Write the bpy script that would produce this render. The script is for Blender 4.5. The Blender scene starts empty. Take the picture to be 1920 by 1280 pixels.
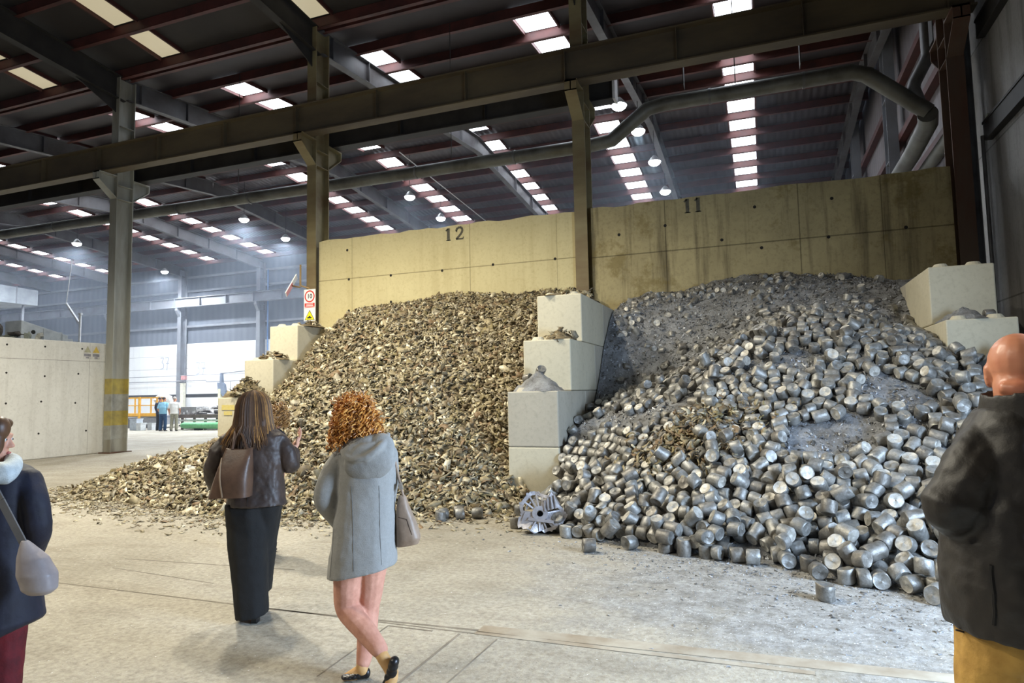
import bpy, bmesh, math, random
import numpy as np
from mathutils import Vector, Matrix, Euler
from mathutils.bvhtree import BVHTree

S = bpy.context.scene
COL = S.collection
R = math.radians

# ------------------------------------------------------------------ camera
FOC, CAM_H = 1237.25, 1.62            # focal length in pixels of a 1920 px wide frame, eye height
_yaw, _pit, _rol = R(-20.7295), R(4.4397), R(-1.12497)
_cy, _sy, _cp, _sp = math.cos(_yaw), math.sin(_yaw), math.cos(_pit), math.sin(_pit)
_f = Vector((_sy * _cp, _cy * _cp, _sp)); _r0 = Vector((_cy, -_sy, 0)); _u0 = _r0.cross(_f)
_r = _r0 * math.cos(_rol) + _u0 * math.sin(_rol); _u = -_r0 * math.sin(_rol) + _u0 * math.cos(_rol)
cam = bpy.data.objects.new('camera', bpy.data.cameras.new('camera')); COL.objects.link(cam)
cam.matrix_world = Matrix(((_r.x, _u.x, -_f.x, 0), (_r.y, _u.y, -_f.y, 0), (_r.z, _u.z, -_f.z, CAM_H), (0, 0, 0, 1)))
cam.data.sensor_width = 36; cam.data.lens = FOC * 36 / 1920
cam.data.clip_end = 300
S.camera = cam

# ------------------------------------------------------------------ world, view, daylight
W = bpy.data.worlds.new('world'); S.world = W; W.use_nodes = True
_bg = W.node_tree.nodes['Background']; _bg.inputs[0].default_value = (.62, .74, 1, 1); _bg.inputs[1].default_value = .22
S.view_settings.view_transform = 'Standard'; S.view_settings.look = 'None'
S.view_settings.gamma = 1; S.view_settings.exposure = 0.0; S.view_settings.use_curve_mapping = False
SKYLIGHT = 11.0                        # radiance of the clean rooflights
DIRTY_SKYLIGHT = .45                   # radiance of the grimy rooflights of the near hall

def area_light(name, loc, target, size, size_y, power, color):
    l = bpy.data.lights.new(name, 'AREA'); l.shape = 'RECTANGLE'; l.size = size; l.size_y = size_y
    l.energy = power; l.color = color
    o = bpy.data.objects.new(name, l); COL.objects.link(o); o.location = loc
    o.rotation_euler = (Vector(target) - Vector(loc)).to_track_quat('-Z', 'Y').to_euler()
    return o
# the open loading door in the right-hand wall beside the camera lets cool daylight in
area_light('daylight_door', (4.28, 3.7, 1.75), (-.2, 5.0, .1), 2.4, 2.8, 1120, (.56, .74, 1)).data.spread = R(150)

# warm high-bay lamps of the near hall, hung out of frame above and behind the camera
def bay_light(x, y, z, power, color, spot=150, blend=.5):
    l = bpy.data.lights.new('high_bay_light', 'SPOT'); l.spot_size = R(spot); l.spot_blend = blend; l.energy = power; l.color = color; l.shadow_soft_size = .22
    o = bpy.data.objects.new('high_bay_light', l); COL.objects.link(o); o.location = (x, y, z)
    return o
WARM = (1, .93, .76)
for x, y, p in ((-14, 7.0, 1900), (-9.2, 8.0, 3300), (-5.6, 7.2, 1700), (-11, -1, 1700), (-6, -1.5, 1200)): bay_light(x, y, 8.9, p * .93, WARM, 152, .55)
COOL = (.86, .93, 1)
LAMP_SPOTS = [(-4.0, 20.9), (-3.8, 23.3), (-3.75, 26.8), (-3.9, 31.1), (-15.2, 26.9), (-15.6, 30.9), (-25.0, 26.8), (-25.9, 31.1), (-37.6, 26.9), (-40.5, 35.6), (-43.6, 24.5)]
for x, y in LAMP_SPOTS: bay_light(x, y, 10.75, 5600 if x < -20 else 900, COOL, 165)

# ------------------------------------------------------------------ mesh helpers
class MB:
    """collects boxes, bars and tubes; build() links them as one mesh object"""
    def __init__(s): s.v = []; s.f = []; s.m = []
    def add(s, v, f, mi=0):
        n = len(s.v); s.v += [tuple(p) for p in v]; s.f += [tuple(i + n for i in q) for q in f]; s.m += [mi] * len(f)
        return s
    def box(s, x0, x1, y0, y1, z0, z1, mi=0):
        return s.add([(x0, y0, z0), (x1, y0, z0), (x1, y1, z0), (x0, y1, z0), (x0, y0, z1), (x1, y0, z1), (x1, y1, z1), (x0, y1, z1)],
                     [(0, 3, 2, 1), (4, 5, 6, 7), (0, 1, 5, 4), (1, 2, 6, 5), (2, 3, 7, 6), (3, 0, 4, 7)], mi)
    def hexa(s, p, mi=0):              # eight corners, bottom ring then top ring
        return s.add(p, [(0, 3, 2, 1), (4, 5, 6, 7), (0, 1, 5, 4), (1, 2, 6, 5), (2, 3, 7, 6), (3, 0, 4, 7)], mi)
    def prism(s, pts, axis, a, b, mi=0):
        """polygon pts (2D, in the plane of the other two axes) extruded along axis from a to b"""
        def P(p, t): return {'x': (t, p[0], p[1]), 'y': (p[0], t, p[1]), 'z': (p[0], p[1], t)}[axis]
        n = len(pts)
        v = [P(p, a) for p in pts] + [P(p, b) for p in pts]
        return s.add(v, [tuple(range(n - 1, -1, -1)), tuple(range(n, 2 * n))] + [(i, (i + 1) % n, n + (i + 1) % n, n + i) for i in range(n)], mi)
    def bar(s, a, b, w, h, mi=0, up=(0, 0, 1)):
        a, b = Vector(a), Vector(b); d = (b - a).normalized(); u = Vector(up)
        if abs(d.dot(u)) > .98: u = Vector((0, 1, 0))
        x = d.cross(u).normalized() * w / 2; y = x.cross(d).normalized() * h / 2
        return s.hexa([a - x - y, a + x - y, b + x - y, b - x - y, a - x + y, a + x + y, b + x + y, b - x + y], mi)
    def tube(s, pts, r, n=12, mi=0, cap=True):
        pts = [Vector(p) for p in pts]; m = len(pts)
        rr = r if isinstance(r, (list, tuple)) else [r] * m
        t0 = (pts[1] - pts[0]).normalized(); u = Vector((0, 0, 1)) if abs(t0.z) < .9 else Vector((0, 1, 0))
        x = t0.cross(u).normalized(); v = []
        for i, p in enumerate(pts):
            t = (pts[min(i + 1, m - 1)] - pts[max(i - 1, 0)]).normalized()
            x = (x - t * x.dot(t)).normalized(); y = t.cross(x)
            k = 1.0
            if 0 < i < m - 1:
                c = (pts[i + 1] - p).normalized().dot((p - pts[i - 1]).normalized()); k = 1 / max(.5, math.sqrt(max(.01, (1 + c) / 2)))
            for j in range(n):
                a = j * math.tau / n
                v.append(p + (x * math.cos(a) + y * math.sin(a)) * rr[i] * (k if k < 1.5 else 1.5))
        f = [(i * n + j, i * n + (j + 1) % n, (i + 1) * n + (j + 1) % n, (i + 1) * n + j) for i in range(m - 1) for j in range(n)]
        if cap: f += [tuple(range(n - 1, -1, -1)), tuple(range((m - 1) * n, m * n))]
        return s.add(v, f, mi)
    def disc(s, c, nrm, r, n=16, mi=0, t=.004):
        c = Vector(c); d = Vector(nrm).normalized() * t
        return s.tube([c, c + d], r, n, mi)
    def data(s, name, mats, smooth=False, bevel=0):
        me = bpy.data.meshes.new(name); me.from_pydata(s.v, [], s.f)
        for m in (mats if isinstance(mats, (list, tuple)) else [mats]): me.materials.append(m)
        me.polygons.foreach_set('material_index', s.m)
        if bevel:
            bm = bmesh.new(); bm.from_mesh(me)
            bmesh.ops.recalc_face_normals(bm, faces=bm.faces)
            ed = [e for e in bm.edges if len(e.link_faces) == 2 and e.calc_face_angle(0) > .6]
            bmesh.ops.bevel(bm, geom=ed, offset=bevel, segments=2, profile=.5, affect='EDGES', clamp_overlap=True)
            bm.to_mesh(me); bm.free()
        else:
            bm = bmesh.new(); bm.from_mesh(me); bmesh.ops.recalc_face_normals(bm, faces=bm.faces); bm.to_mesh(me); bm.free()
        if smooth: me.polygons.foreach_set('use_smooth', [True] * len(me.polygons)); me.set_sharp_from_angle(angle=R(42))
        me.update()
        return me
    def build(s, name, mats, parent=None, smooth=False, bevel=0, **tags):
        return link(name, s.data(name, mats, smooth, bevel), parent, **tags)

def link(name, me, parent=None, **tags):
    o = bpy.data.objects.new(name, me); COL.objects.link(o)
    if parent is not None: o.parent = parent
    return tag(o, **tags)
def tag(o, label=None, cat=None, group=None, kind=None):
    if label: o['label'] = label
    if cat: o['category'] = cat
    if group: o['group'] = group
    if kind: o['kind'] = kind
    return o
def empty(name, loc=(0, 0, 0), rz=0, **tags):
    o = bpy.data.objects.new(name, None); COL.objects.link(o); o.location = loc; o.rotation_euler = (0, 0, rz)
    o.empty_display_size = .1
    return tag(o, **tags)
def copy_tree(o, parent=None):
    c = o.copy(); COL.objects.link(c)
    if parent is not None: c.parent = parent
    for ch in list(o.children): copy_tree(ch, c)
    return c
# ------------------------------------------------------------------ materials
def lin(c):                            # sRGB 0-255 to linear
    return tuple(((x / 255 + .055) / 1.055) ** 2.4 if x > 10.3 else x / 255 / 12.92 for x in c) + (1,)
class NT:
    def __init__(s, name):
        s.m = bpy.data.materials.new(name); s.m.use_nodes = True; s.t = s.m.node_tree; s.b = s.t.nodes['Principled BSDF']
        s._co = None
    def n(s, typ, **k):
        x = s.t.nodes.new(typ)
        for a, v in k.items():
            if a in x.inputs: x.inputs[a].default_value = v
            else: setattr(x, a, v)
        return x
    def l(s, a, b): s.t.links.new(a, b)
    def co(s, scale=(1, 1, 1), obj=True):
        if s._co is None: s._co = s.n('ShaderNodeTexCoord')
        mp = s.n('ShaderNodeMapping'); mp.inputs['Scale'].default_value = scale
        s.l(s._co.outputs['Object' if obj else 'Generated'], mp.inputs[0]); return mp.outputs[0]
    def noise(s, scale, detail=5, rough=.6, stretch=(1, 1, 1)):
        x = s.n('ShaderNodeTexNoise'); x.inputs['Scale'].default_value = scale; x.inputs['Detail'].default_value = detail; x.inputs['Roughness'].default_value = rough
        s.l(s.co(stretch), x.inputs['Vector']); return x.outputs['Fac']
    def ramp(s, fac, stops):
        x = s.n('ShaderNodeValToRGB'); e = x.color_ramp.elements
        while len(e) < len(stops): e.new(.5)
        for i, (p, c) in enumerate(stops): e[i].position = p; e[i].color = c
        s.l(fac, x.inputs[0]); return x.outputs[0]
    def mix(s, fac, a, b, blend='MIX'):
        x = s.n('ShaderNodeMix', data_type='RGBA', blend_type=blend)
        for i, v in ((0, fac), (6, a), (7, b)):
            if hasattr(v, 'is_output'): s.l(v, x.inputs[i])
            else: x.inputs[i].default_value = v
        return x.outputs[2]
    def math(s, op, a, b=0, clamp=False):
        x = s.n('ShaderNodeMath', operation=op, use_clamp=clamp)
        for i, v in ((0, a), (1, b)):
            if hasattr(v, 'is_output'): s.l(v, x.inputs[i])
            else: x.inputs[i].default_value = v
        return x.outputs[0]
    def bump(s, h, strength=.3, dist=.02):
        x = s.n('ShaderNodeBump'); x.inputs['Strength'].default_value = strength; x.inputs['Distance'].default_value = dist
        s.l(h, x.inputs['Height']); s.l(x.outputs[0], s.b.inputs['Normal'])
    def out(s, col, rough=.7, metal=0, spec=None):
        for i, v in (('Base Color', col), ('Roughness', rough), ('Metallic', metal)):
            if hasattr(v, 'is_output'): s.l(v, s.b.inputs[i])
            else: s.b.inputs[i].default_value = v
        if spec is not None: s.b.inputs['Specular IOR Level'].default_value = spec
        return s.m
BW = [(.42, (0, 0, 0, 1)), (.58, (1, 1, 1, 1))]
def simple(name, c, rough=.6, metal=0, var=.25, scale=6, bump=0, c2=None, stretch=(1, 1, 1), spec=None, bscale=None):
    """one colour with cloudy variation towards c2 (default: a darker self)"""
    t = NT(name); a = lin(c); b = lin(c2) if c2 else tuple(x * (1 - var) for x in a[:3]) + (1,)
    f = t.noise(scale, 5, .6, stretch)
    col = t.mix(t.ramp(f, [(.35, (0, 0, 0, 1)), (.68, (1, 1, 1, 1))]), a, b)
    if bump: t.bump(t.noise(bscale or scale * 5, 4, .6, stretch), bump, .02)
    return t.out(col, rough, metal, spec)
def emit(name, c, strength, base=(200, 200, 200)):
    t = NT(name); t.b.inputs['Emission Color'].default_value = lin(c); t.b.inputs['Emission Strength'].default_value = strength
    return t.out(lin(base), .5)
def concrete(name, c, stain, stain_amt=.5, streak=.4, joints=(), bump=.25, pit=.5, seed=0, spot=None):
    """cast concrete: cloudy tone, vertical run-down streaks, pits, and form joints ('x'|'y'|'z', position, width)"""
    t = NT(name); a = lin(c); b = lin(stain)
    col = t.mix(t.ramp(t.noise(.55 + seed * .07, 6, .65), [(.38, (0, 0, 0, 1)), (.72, (1, 1, 1, 1))]), a, tuple(x * (1 - stain_amt * .45) + y * stain_amt * .45 for x, y in zip(a, b)))
    st = t.ramp(t.noise(1.6, 5, .65, (2.2, 2.2, .16)), [(.5, (0, 0, 0, 1)), (.74, (1, 1, 1, 1))])
    col = t.mix(t.math('MULTIPLY', st, streak), col, b)
    fine = t.noise(14, 6, .7)
    col = t.mix(t.math('MULTIPLY', t.ramp(fine, [(.5, (0, 0, 0, 1)), (.75, (1, 1, 1, 1))]), .35), col, b)
    if spot:
        col = t.mix(t.math('MULTIPLY', t.ramp(t.noise(1.1, 7, .7), [(.55, (0, 0, 0, 1)), (.63, (1, 1, 1, 1))]), .6), col, lin(spot))
    sep = t.n('ShaderNodeSeparateXYZ'); t.l(t.co(), sep.inputs[0])
    for ax, pos, w in joints:
        d = t.math('ABSOLUTE', t.math('SUBTRACT', sep.outputs['XYZ'.index(ax.upper())], pos))
        k = t.math('LESS_THAN', d, w)
        col = t.mix(t.math('MULTIPLY', k, .55), col, tuple(x * .35 for x in b[:3]) + (1,))
    if bump: t.bump(t.math('ADD', t.math('MULTIPLY', t.noise(3, 5), 1.0), t.math('MULTIPLY', fine, pit)), bump, .015)
    return t.out(col, .85, 0, .25)

M = {}
M['steel'] = simple('weathered_grey_steel', (112, 110, 100), .6, .25, c2=(74, 68, 58), scale=2.2, bump=.12, stretch=(1, 1, .35))
M['steel_rust'] = simple('rusty_steel', (88, 74, 62), .75, .2, c2=(84, 50, 32), scale=1.4, bump=.15, stretch=(1, 1, .25))
M['steel_olive'] = simple('painted_olive_steel', (132, 122, 88), .6, .1, c2=(104, 84, 56), scale=1.2, bump=.1, stretch=(.35, 1, 1))
M['steel_blue'] = simple('painted_blue_grey_steel', (128, 132, 140), .55, .15, c2=(112, 112, 116), scale=1.2)
M['steel_dark'] = simple('dark_steel', (50, 47, 44), .65, .2, c2=(36, 33, 31), scale=2)
M['rafter'] = simple('grey_rafter_paint', (92, 91, 93), .6, .1, c2=(66, 61, 60), scale=1)
M['purlin'] = simple('red_oxide_primer', (84, 42, 37), .65, .05, c2=(58, 31, 28), scale=1.5)
M['yellow_paint'] = simple('worn_yellow_paint', (168, 150, 72), .6, 0, c2=(130, 118, 70), scale=3)
M['grey_paint'] = simple('worn_grey_paint', (150, 150, 142), .6, 0, c2=(118, 116, 108), scale=3)
M['duct'] = simple('dusty_galvanised_duct', (104, 104, 98), .5, .25, c2=(66, 63, 56), scale=1.2, bump=.06)
M['duct_dark'] = simple('dark_dusty_duct', (104, 104, 104), .5, .3, c2=(72, 70, 68), scale=1.5)
def roof_mat():
    t = NT('ribbed_roof_sheet'); a, b, c = lin((54, 46, 49)), lin((70, 72, 82)), lin((42, 36, 38))
    br = t.n('ShaderNodeTexBrick'); t.l(t.co((.24, .31, 1)), br.inputs['Vector'])
    br.inputs['Color1'].default_value = a; br.inputs['Color2'].default_value = b; br.inputs['Mortar'].default_value = c
    br.inputs['Scale'].default_value = 1; br.inputs['Mortar Size'].default_value = .006; br.inputs['Bias'].default_value = -.25
    col = t.mix(t.math('MULTIPLY', t.ramp(t.noise(.8, 5), BW), .4), br.outputs[0], c)
    w = t.n('ShaderNodeTexWave'); w.inputs['Scale'].default_value = 1.2; w.bands_direction = 'X'; t.l(t.co(), w.inputs['Vector'])
    t.bump(w.outputs['Fac'], .5, .04)
    return t.out(col, .55, .1)
M['roof'] = roof_mat()
M['roof_dark'] = simple('dark_front_roof_sheet', (44, 39, 36), .8, 0, c2=(32, 28, 27), scale=.7)  # near hall roof: one dark grey-brown with cloudy variation
M['roof_near'] = simple('dark_brown_roof_sheet', (46, 38, 41), .7, 0, c2=(34, 28, 30), scale=.7)
M['beam_olive'] = simple('dark_olive_beam', (98, 86, 62), .65, .1, c2=(62, 52, 40), scale=.8, bump=.1, stretch=(.35, 1, 1))  # nearest runway beam, a darker olive than the column paint
M['column_grey'] = simple('pale_grey_column_paint', (158, 158, 148), .5, 0, c2=(116, 110, 96), scale=1.2, bump=.08, stretch=(1, 1, .25))
M['skylight'] = emit('white_rooflight_daylight', (236, 244, 255), SKYLIGHT)
M['skylight_dirty'] = emit('grimy_rooflight_daylight', (255, 240, 200), DIRTY_SKYLIGHT, (120, 110, 90))
M['lamp_glow'] = emit('white_lamp_glow', (246, 250, 255), 45)
M['lamp_body'] = simple('lamp_housing', (150, 150, 150), .4, .5)
M['wall12'] = concrete('cream_cast_concrete', (206, 194, 150), (150, 132, 88), .5, .28,
    [('z', 4.77, .012), ('x', -6.72, .01), ('x', -10.2, .008), ('x', -4.45, .006)], .2)
M['wall11'] = concrete('stained_cast_concrete', (178, 164, 122), (78, 69, 52), .8, .95,
    [('z', 4.72, .014), ('x', -1.9, .012), ('x', .86, .012), ('x', 2.4, .008)], .25, seed=2, spot=(120, 104, 60))
M['wall_right'] = concrete('grey_concrete_panel', (150, 148, 146), (84, 80, 78), .8, .7, [('z', 3.2, .015), ('z', 6.2, .015), ('z', 8.4, .015), ('y', 12.6, .015), ('y', 10.2, .015)], .2, seed=1)
M['wall_left'] = concrete('scraped_pale_concrete', (210, 208, 200), (146, 141, 132), .5, .3, [('z', 2.84, .008), ('y', 14.4, .006)], .3, seed=3)
M['block'] = concrete('cast_block_concrete', (206, 199, 176), (150, 142, 120), .35, .12, (), .25, .8, seed=4)
M['block_grey'] = concrete('grey_cast_block_concrete', (186, 180, 164), (130, 124, 112), .4, .2, (), .25, .8, seed=5)
M['far_white'] = concrete('whitewashed_wall', (228, 229, 230), (180, 184, 190), .4, .3, [('z', 4.0, .02), ('z', 5.0, .015), ('z', 2.9, .015)], .1, seed=1)
def ribbed(name, c, c2, period=.9, axis='X'):
    t = NT(name); w = t.n('ShaderNodeTexWave'); w.bands_direction = axis; w.inputs['Scale'].default_value = 1 / period * .5; w.inputs['Distortion'].default_value = .4
    t.l(t.co(), w.inputs['Vector'])
    col = t.mix(t.math('MULTIPLY', w.outputs['Fac'], .35), lin(c), lin(c2))
    col = t.mix(t.math('MULTIPLY', t.ramp(t.noise(.5, 5, .6, (1, 1, .3)), BW), .5), col, lin(c2))
    t.bump(w.outputs['Fac'], .4, .03)
    return t.out(col, .6)
M['far_sheet'] = ribbed('blue_grey_wall_sheet', (104, 110, 120), (76, 80, 90))
M['right_sheet'] = ribbed('pale_wall_sheet', (112, 106, 108), (72, 62, 64), .7, 'Y')
def floor_mat():
    t = NT('dusty_concrete_floor')
    base = t.mix(t.ramp(t.noise(.35, 7, .65), [(.35, (0, 0, 0, 1)), (.7, (1, 1, 1, 1))]), lin((190, 184, 170)), lin((146, 139, 124)))
    base = t.mix(t.math('MULTIPLY', t.ramp(t.noise(2.6, 7, .7, (.45, 1.3, 1)), [(.5, (0, 0, 0, 1)), (.78, (1, 1, 1, 1))]), .55), base, lin((124, 114, 98)))
    # grey swarf dust trodden out from the metal bay
    sep = t.n('ShaderNodeSeparateXYZ'); t.l(t.co(), sep.inputs[0])
    dx = t.math('MULTIPLY', t.math('SUBTRACT', sep.outputs[0], .6), .36); dy = t.math('MULTIPLY', t.math('SUBTRACT', sep.outputs[1], 6.3), .42)
    r = t.math('SQRT', t.math('ADD', t.math('MULTIPLY', dx, dx), t.math('MULTIPLY', dy, dy)))
    r = t.math('ADD', r, t.math('MULTIPLY', t.math('SUBTRACT', t.noise(.9, 6, .7), .5), 1.5))
    k = t.ramp(r, [(.62, (1, 1, 1, 1)), (1.28, (0, 0, 0, 1))])
    grey = t.mix(t.ramp(t.noise(5, 7, .75), [(.38, (0, 0, 0, 1)), (.66, (1, 1, 1, 1))]), lin((172, 172, 170)), lin((112, 110, 106)))
    col = t.mix(t.math('MULTIPLY', k, .85), base, grey)
    # pale traffic lane in the far hall
    lane = t.ramp(sep.outputs[1], [(.0, (0, 0, 0, 1)), (1, (0, 0, 0, 1))])
    # glinting metal flakes, thick in the dust, thin elsewhere
    vo = t.n('ShaderNodeTexVoronoi'); vo.inputs['Scale'].default_value = 58; t.l(t.co(), vo.inputs['Vector'])
    vc = t.n('ShaderNodeSeparateColor'); t.l(vo.outputs['Color'], vc.inputs[0])
    size = t.math('ADD', t.math('MULTIPLY', vc.outputs[0], .26), .06)
    near = t.math('LESS_THAN', vo.outputs['Distance'], size)
    dens = t.math('MULTIPLY', t.math('ADD', t.math('MULTIPLY', k, .75), .07), t.math('MULTIPLY', t.noise(2.2, 5, .7), 1.6))
    fl = t.math('MULTIPLY', near, t.math('LESS_THAN', vc.outputs[1], dens))
    col = t.mix(t.math('MULTIPLY', fl, t.math('ADD', t.math('MULTIPLY', vc.outputs[2], .6), .25)), col, lin((236, 236, 238)))
    dk = t.math('MULTIPLY', near, t.math('GREATER_THAN', vc.outputs[1], t.math('SUBTRACT', 1.0, t.math('MULTIPLY', dens, .5))))
    col = t.mix(t.math('MULTIPLY', dk, .6), col, lin((78, 74, 68)))
    gr = t.ramp(t.noise(22, 5, .75), [(.36, (.55, .54, .52, 1)), (.6, (1, 1, 1, 1))])
    col = t.mix(.75, col, gr, 'MULTIPLY')
    t.bump(t.math('ADD', t.noise(7, 7, .7), t.math('MULTIPLY', t.noise(40, 4, .7), .5)), .6, .025)
    return t.out(col, .8, 0, .3)
M['floor'] = floor_mat()
M['joint'] = simple('dark_joint_filler', (104, 97, 86), .9, 0, c2=(142, 134, 120), scale=4)
M['rail_steel'] = simple('dusty_embedded_rail', (174, 166, 150), .7, .1, c2=(140, 126, 106), scale=3)
M['stencil'] = simple('faded_black_stencil', (74, 72, 64), .9, 0, c2=(104, 98, 80), scale=9)
M['stencil_blue'] = simple('faded_blue_stencil', (150, 158, 172), .9, 0, c2=(176, 180, 188), scale=4)
M['hole'] = simple('tie_hole_shadow', (40, 36, 30), .9)
# shredded scrap
def shred(name, c, c2, metal=.1, rough=.6):
    t = NT(name); oi = t.n('ShaderNodeTexCoord')
    col = t.mix(t.ramp(t.noise(11, 4, .6), [(.4, (0, 0, 0, 1)), (.62, (1, 1, 1, 1))]), lin(c), lin(c2))
    return t.out(col, rough, metal)
M['shred'] = [shred('shred_tan', (162, 149, 118), (122, 111, 85), .05), shred('shred_brown', (122, 107, 80), (84, 72, 54), .05),
              shred('shred_grey', (160, 152, 132), (122, 114, 96), .15, .5), shred('shred_pale', (214, 204, 178), (176, 164, 132), .15, .45),
              shred('shred_olive', (142, 129, 90), (100, 89, 60), .05), shred('shred_rust', (138, 114, 84), (104, 85, 62), .05)]
M['chip_bed'] = simple('chip_bed', (124, 110, 82), .9, 0, c2=(86, 75, 55), scale=9, bump=.8, bscale=24)
M['chaff'] = [simple('bright_chaff', (196, 199, 204), .4, .4, c2=(150, 152, 156), scale=20), simple('grey_chaff', (140, 140, 140), .5, .3, c2=(100, 98, 96), scale=20), simple('dark_chaff', (96, 93, 88), .6, .2, c2=(66, 62, 58), scale=20)] * 2
def swarf_mat():
    t = NT('grey_metal_swarf')
    col = t.mix(t.ramp(t.noise(3.2, 7, .7), [(.38, (0, 0, 0, 1)), (.66, (1, 1, 1, 1))]), lin((156, 158, 161)), lin((104, 103, 101)))
    col = t.mix(t.ramp(t.noise(38, 5, .8), [(.56, (0, 0, 0, 1)), (.72, (1, 1, 1, 1))]), col, lin((196, 200, 206)))
    col = t.mix(t.ramp(t.noise(24, 5, .8), [(.28, (1, 1, 1, 1)), (.44, (0, 0, 0, 1))]), col, lin((70, 68, 65)))
    t.bump(t.math('ADD', t.noise(26, 6, .75), t.math('MULTIPLY', t.noise(7, 5, .7), 1.2)), .9, .03)
    return t.out(col, .55, .15)
M['swarf'] = swarf_mat()
def slug_mat(name, c, c2, rough=.42, metal=.4):
    t = NT(name)
    col = t.mix(t.ramp(t.noise(16, 6, .7), [(.36, (0, 0, 0, 1)), (.66, (1, 1, 1, 1))]), lin(c), lin(c2))
    oi = t.n('ShaderNodeObjectInfo')
    k = t.math('ADD', .72, t.math('MULTIPLY', oi.outputs['Random'], .5))
    col = t.mix(1.0, col, (1, 1, 1, 1), 'MULTIPLY') if False else col
    hs = t.n('ShaderNodeHueSaturation'); t.l(col, hs.inputs['Color']); t.l(k, hs.inputs['Value'])
    t.bump(t.math('ADD', t.noise(50, 5, .7), t.noise(14, 3, .6)), .35, .01)
    return t.out(hs.outputs[0], rough, metal)
M['slug'] = slug_mat('pressed_swarf_side', (150, 149, 145), (106, 104, 98))
M['slug_end'] = slug_mat('pressed_swarf_end', (194, 191, 183), (144, 140, 130), .5, .3)
M['slug_dark'] = slug_mat('pressed_swarf_dark', (134, 131, 125), (92, 88, 81))
M['casting'] = simple('cast_aluminium', (176, 174, 178), .45, .5, c2=(138, 134, 134), scale=6, bump=.15)
M['black'] = simple('black_void', (26, 25, 24), .8)
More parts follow.
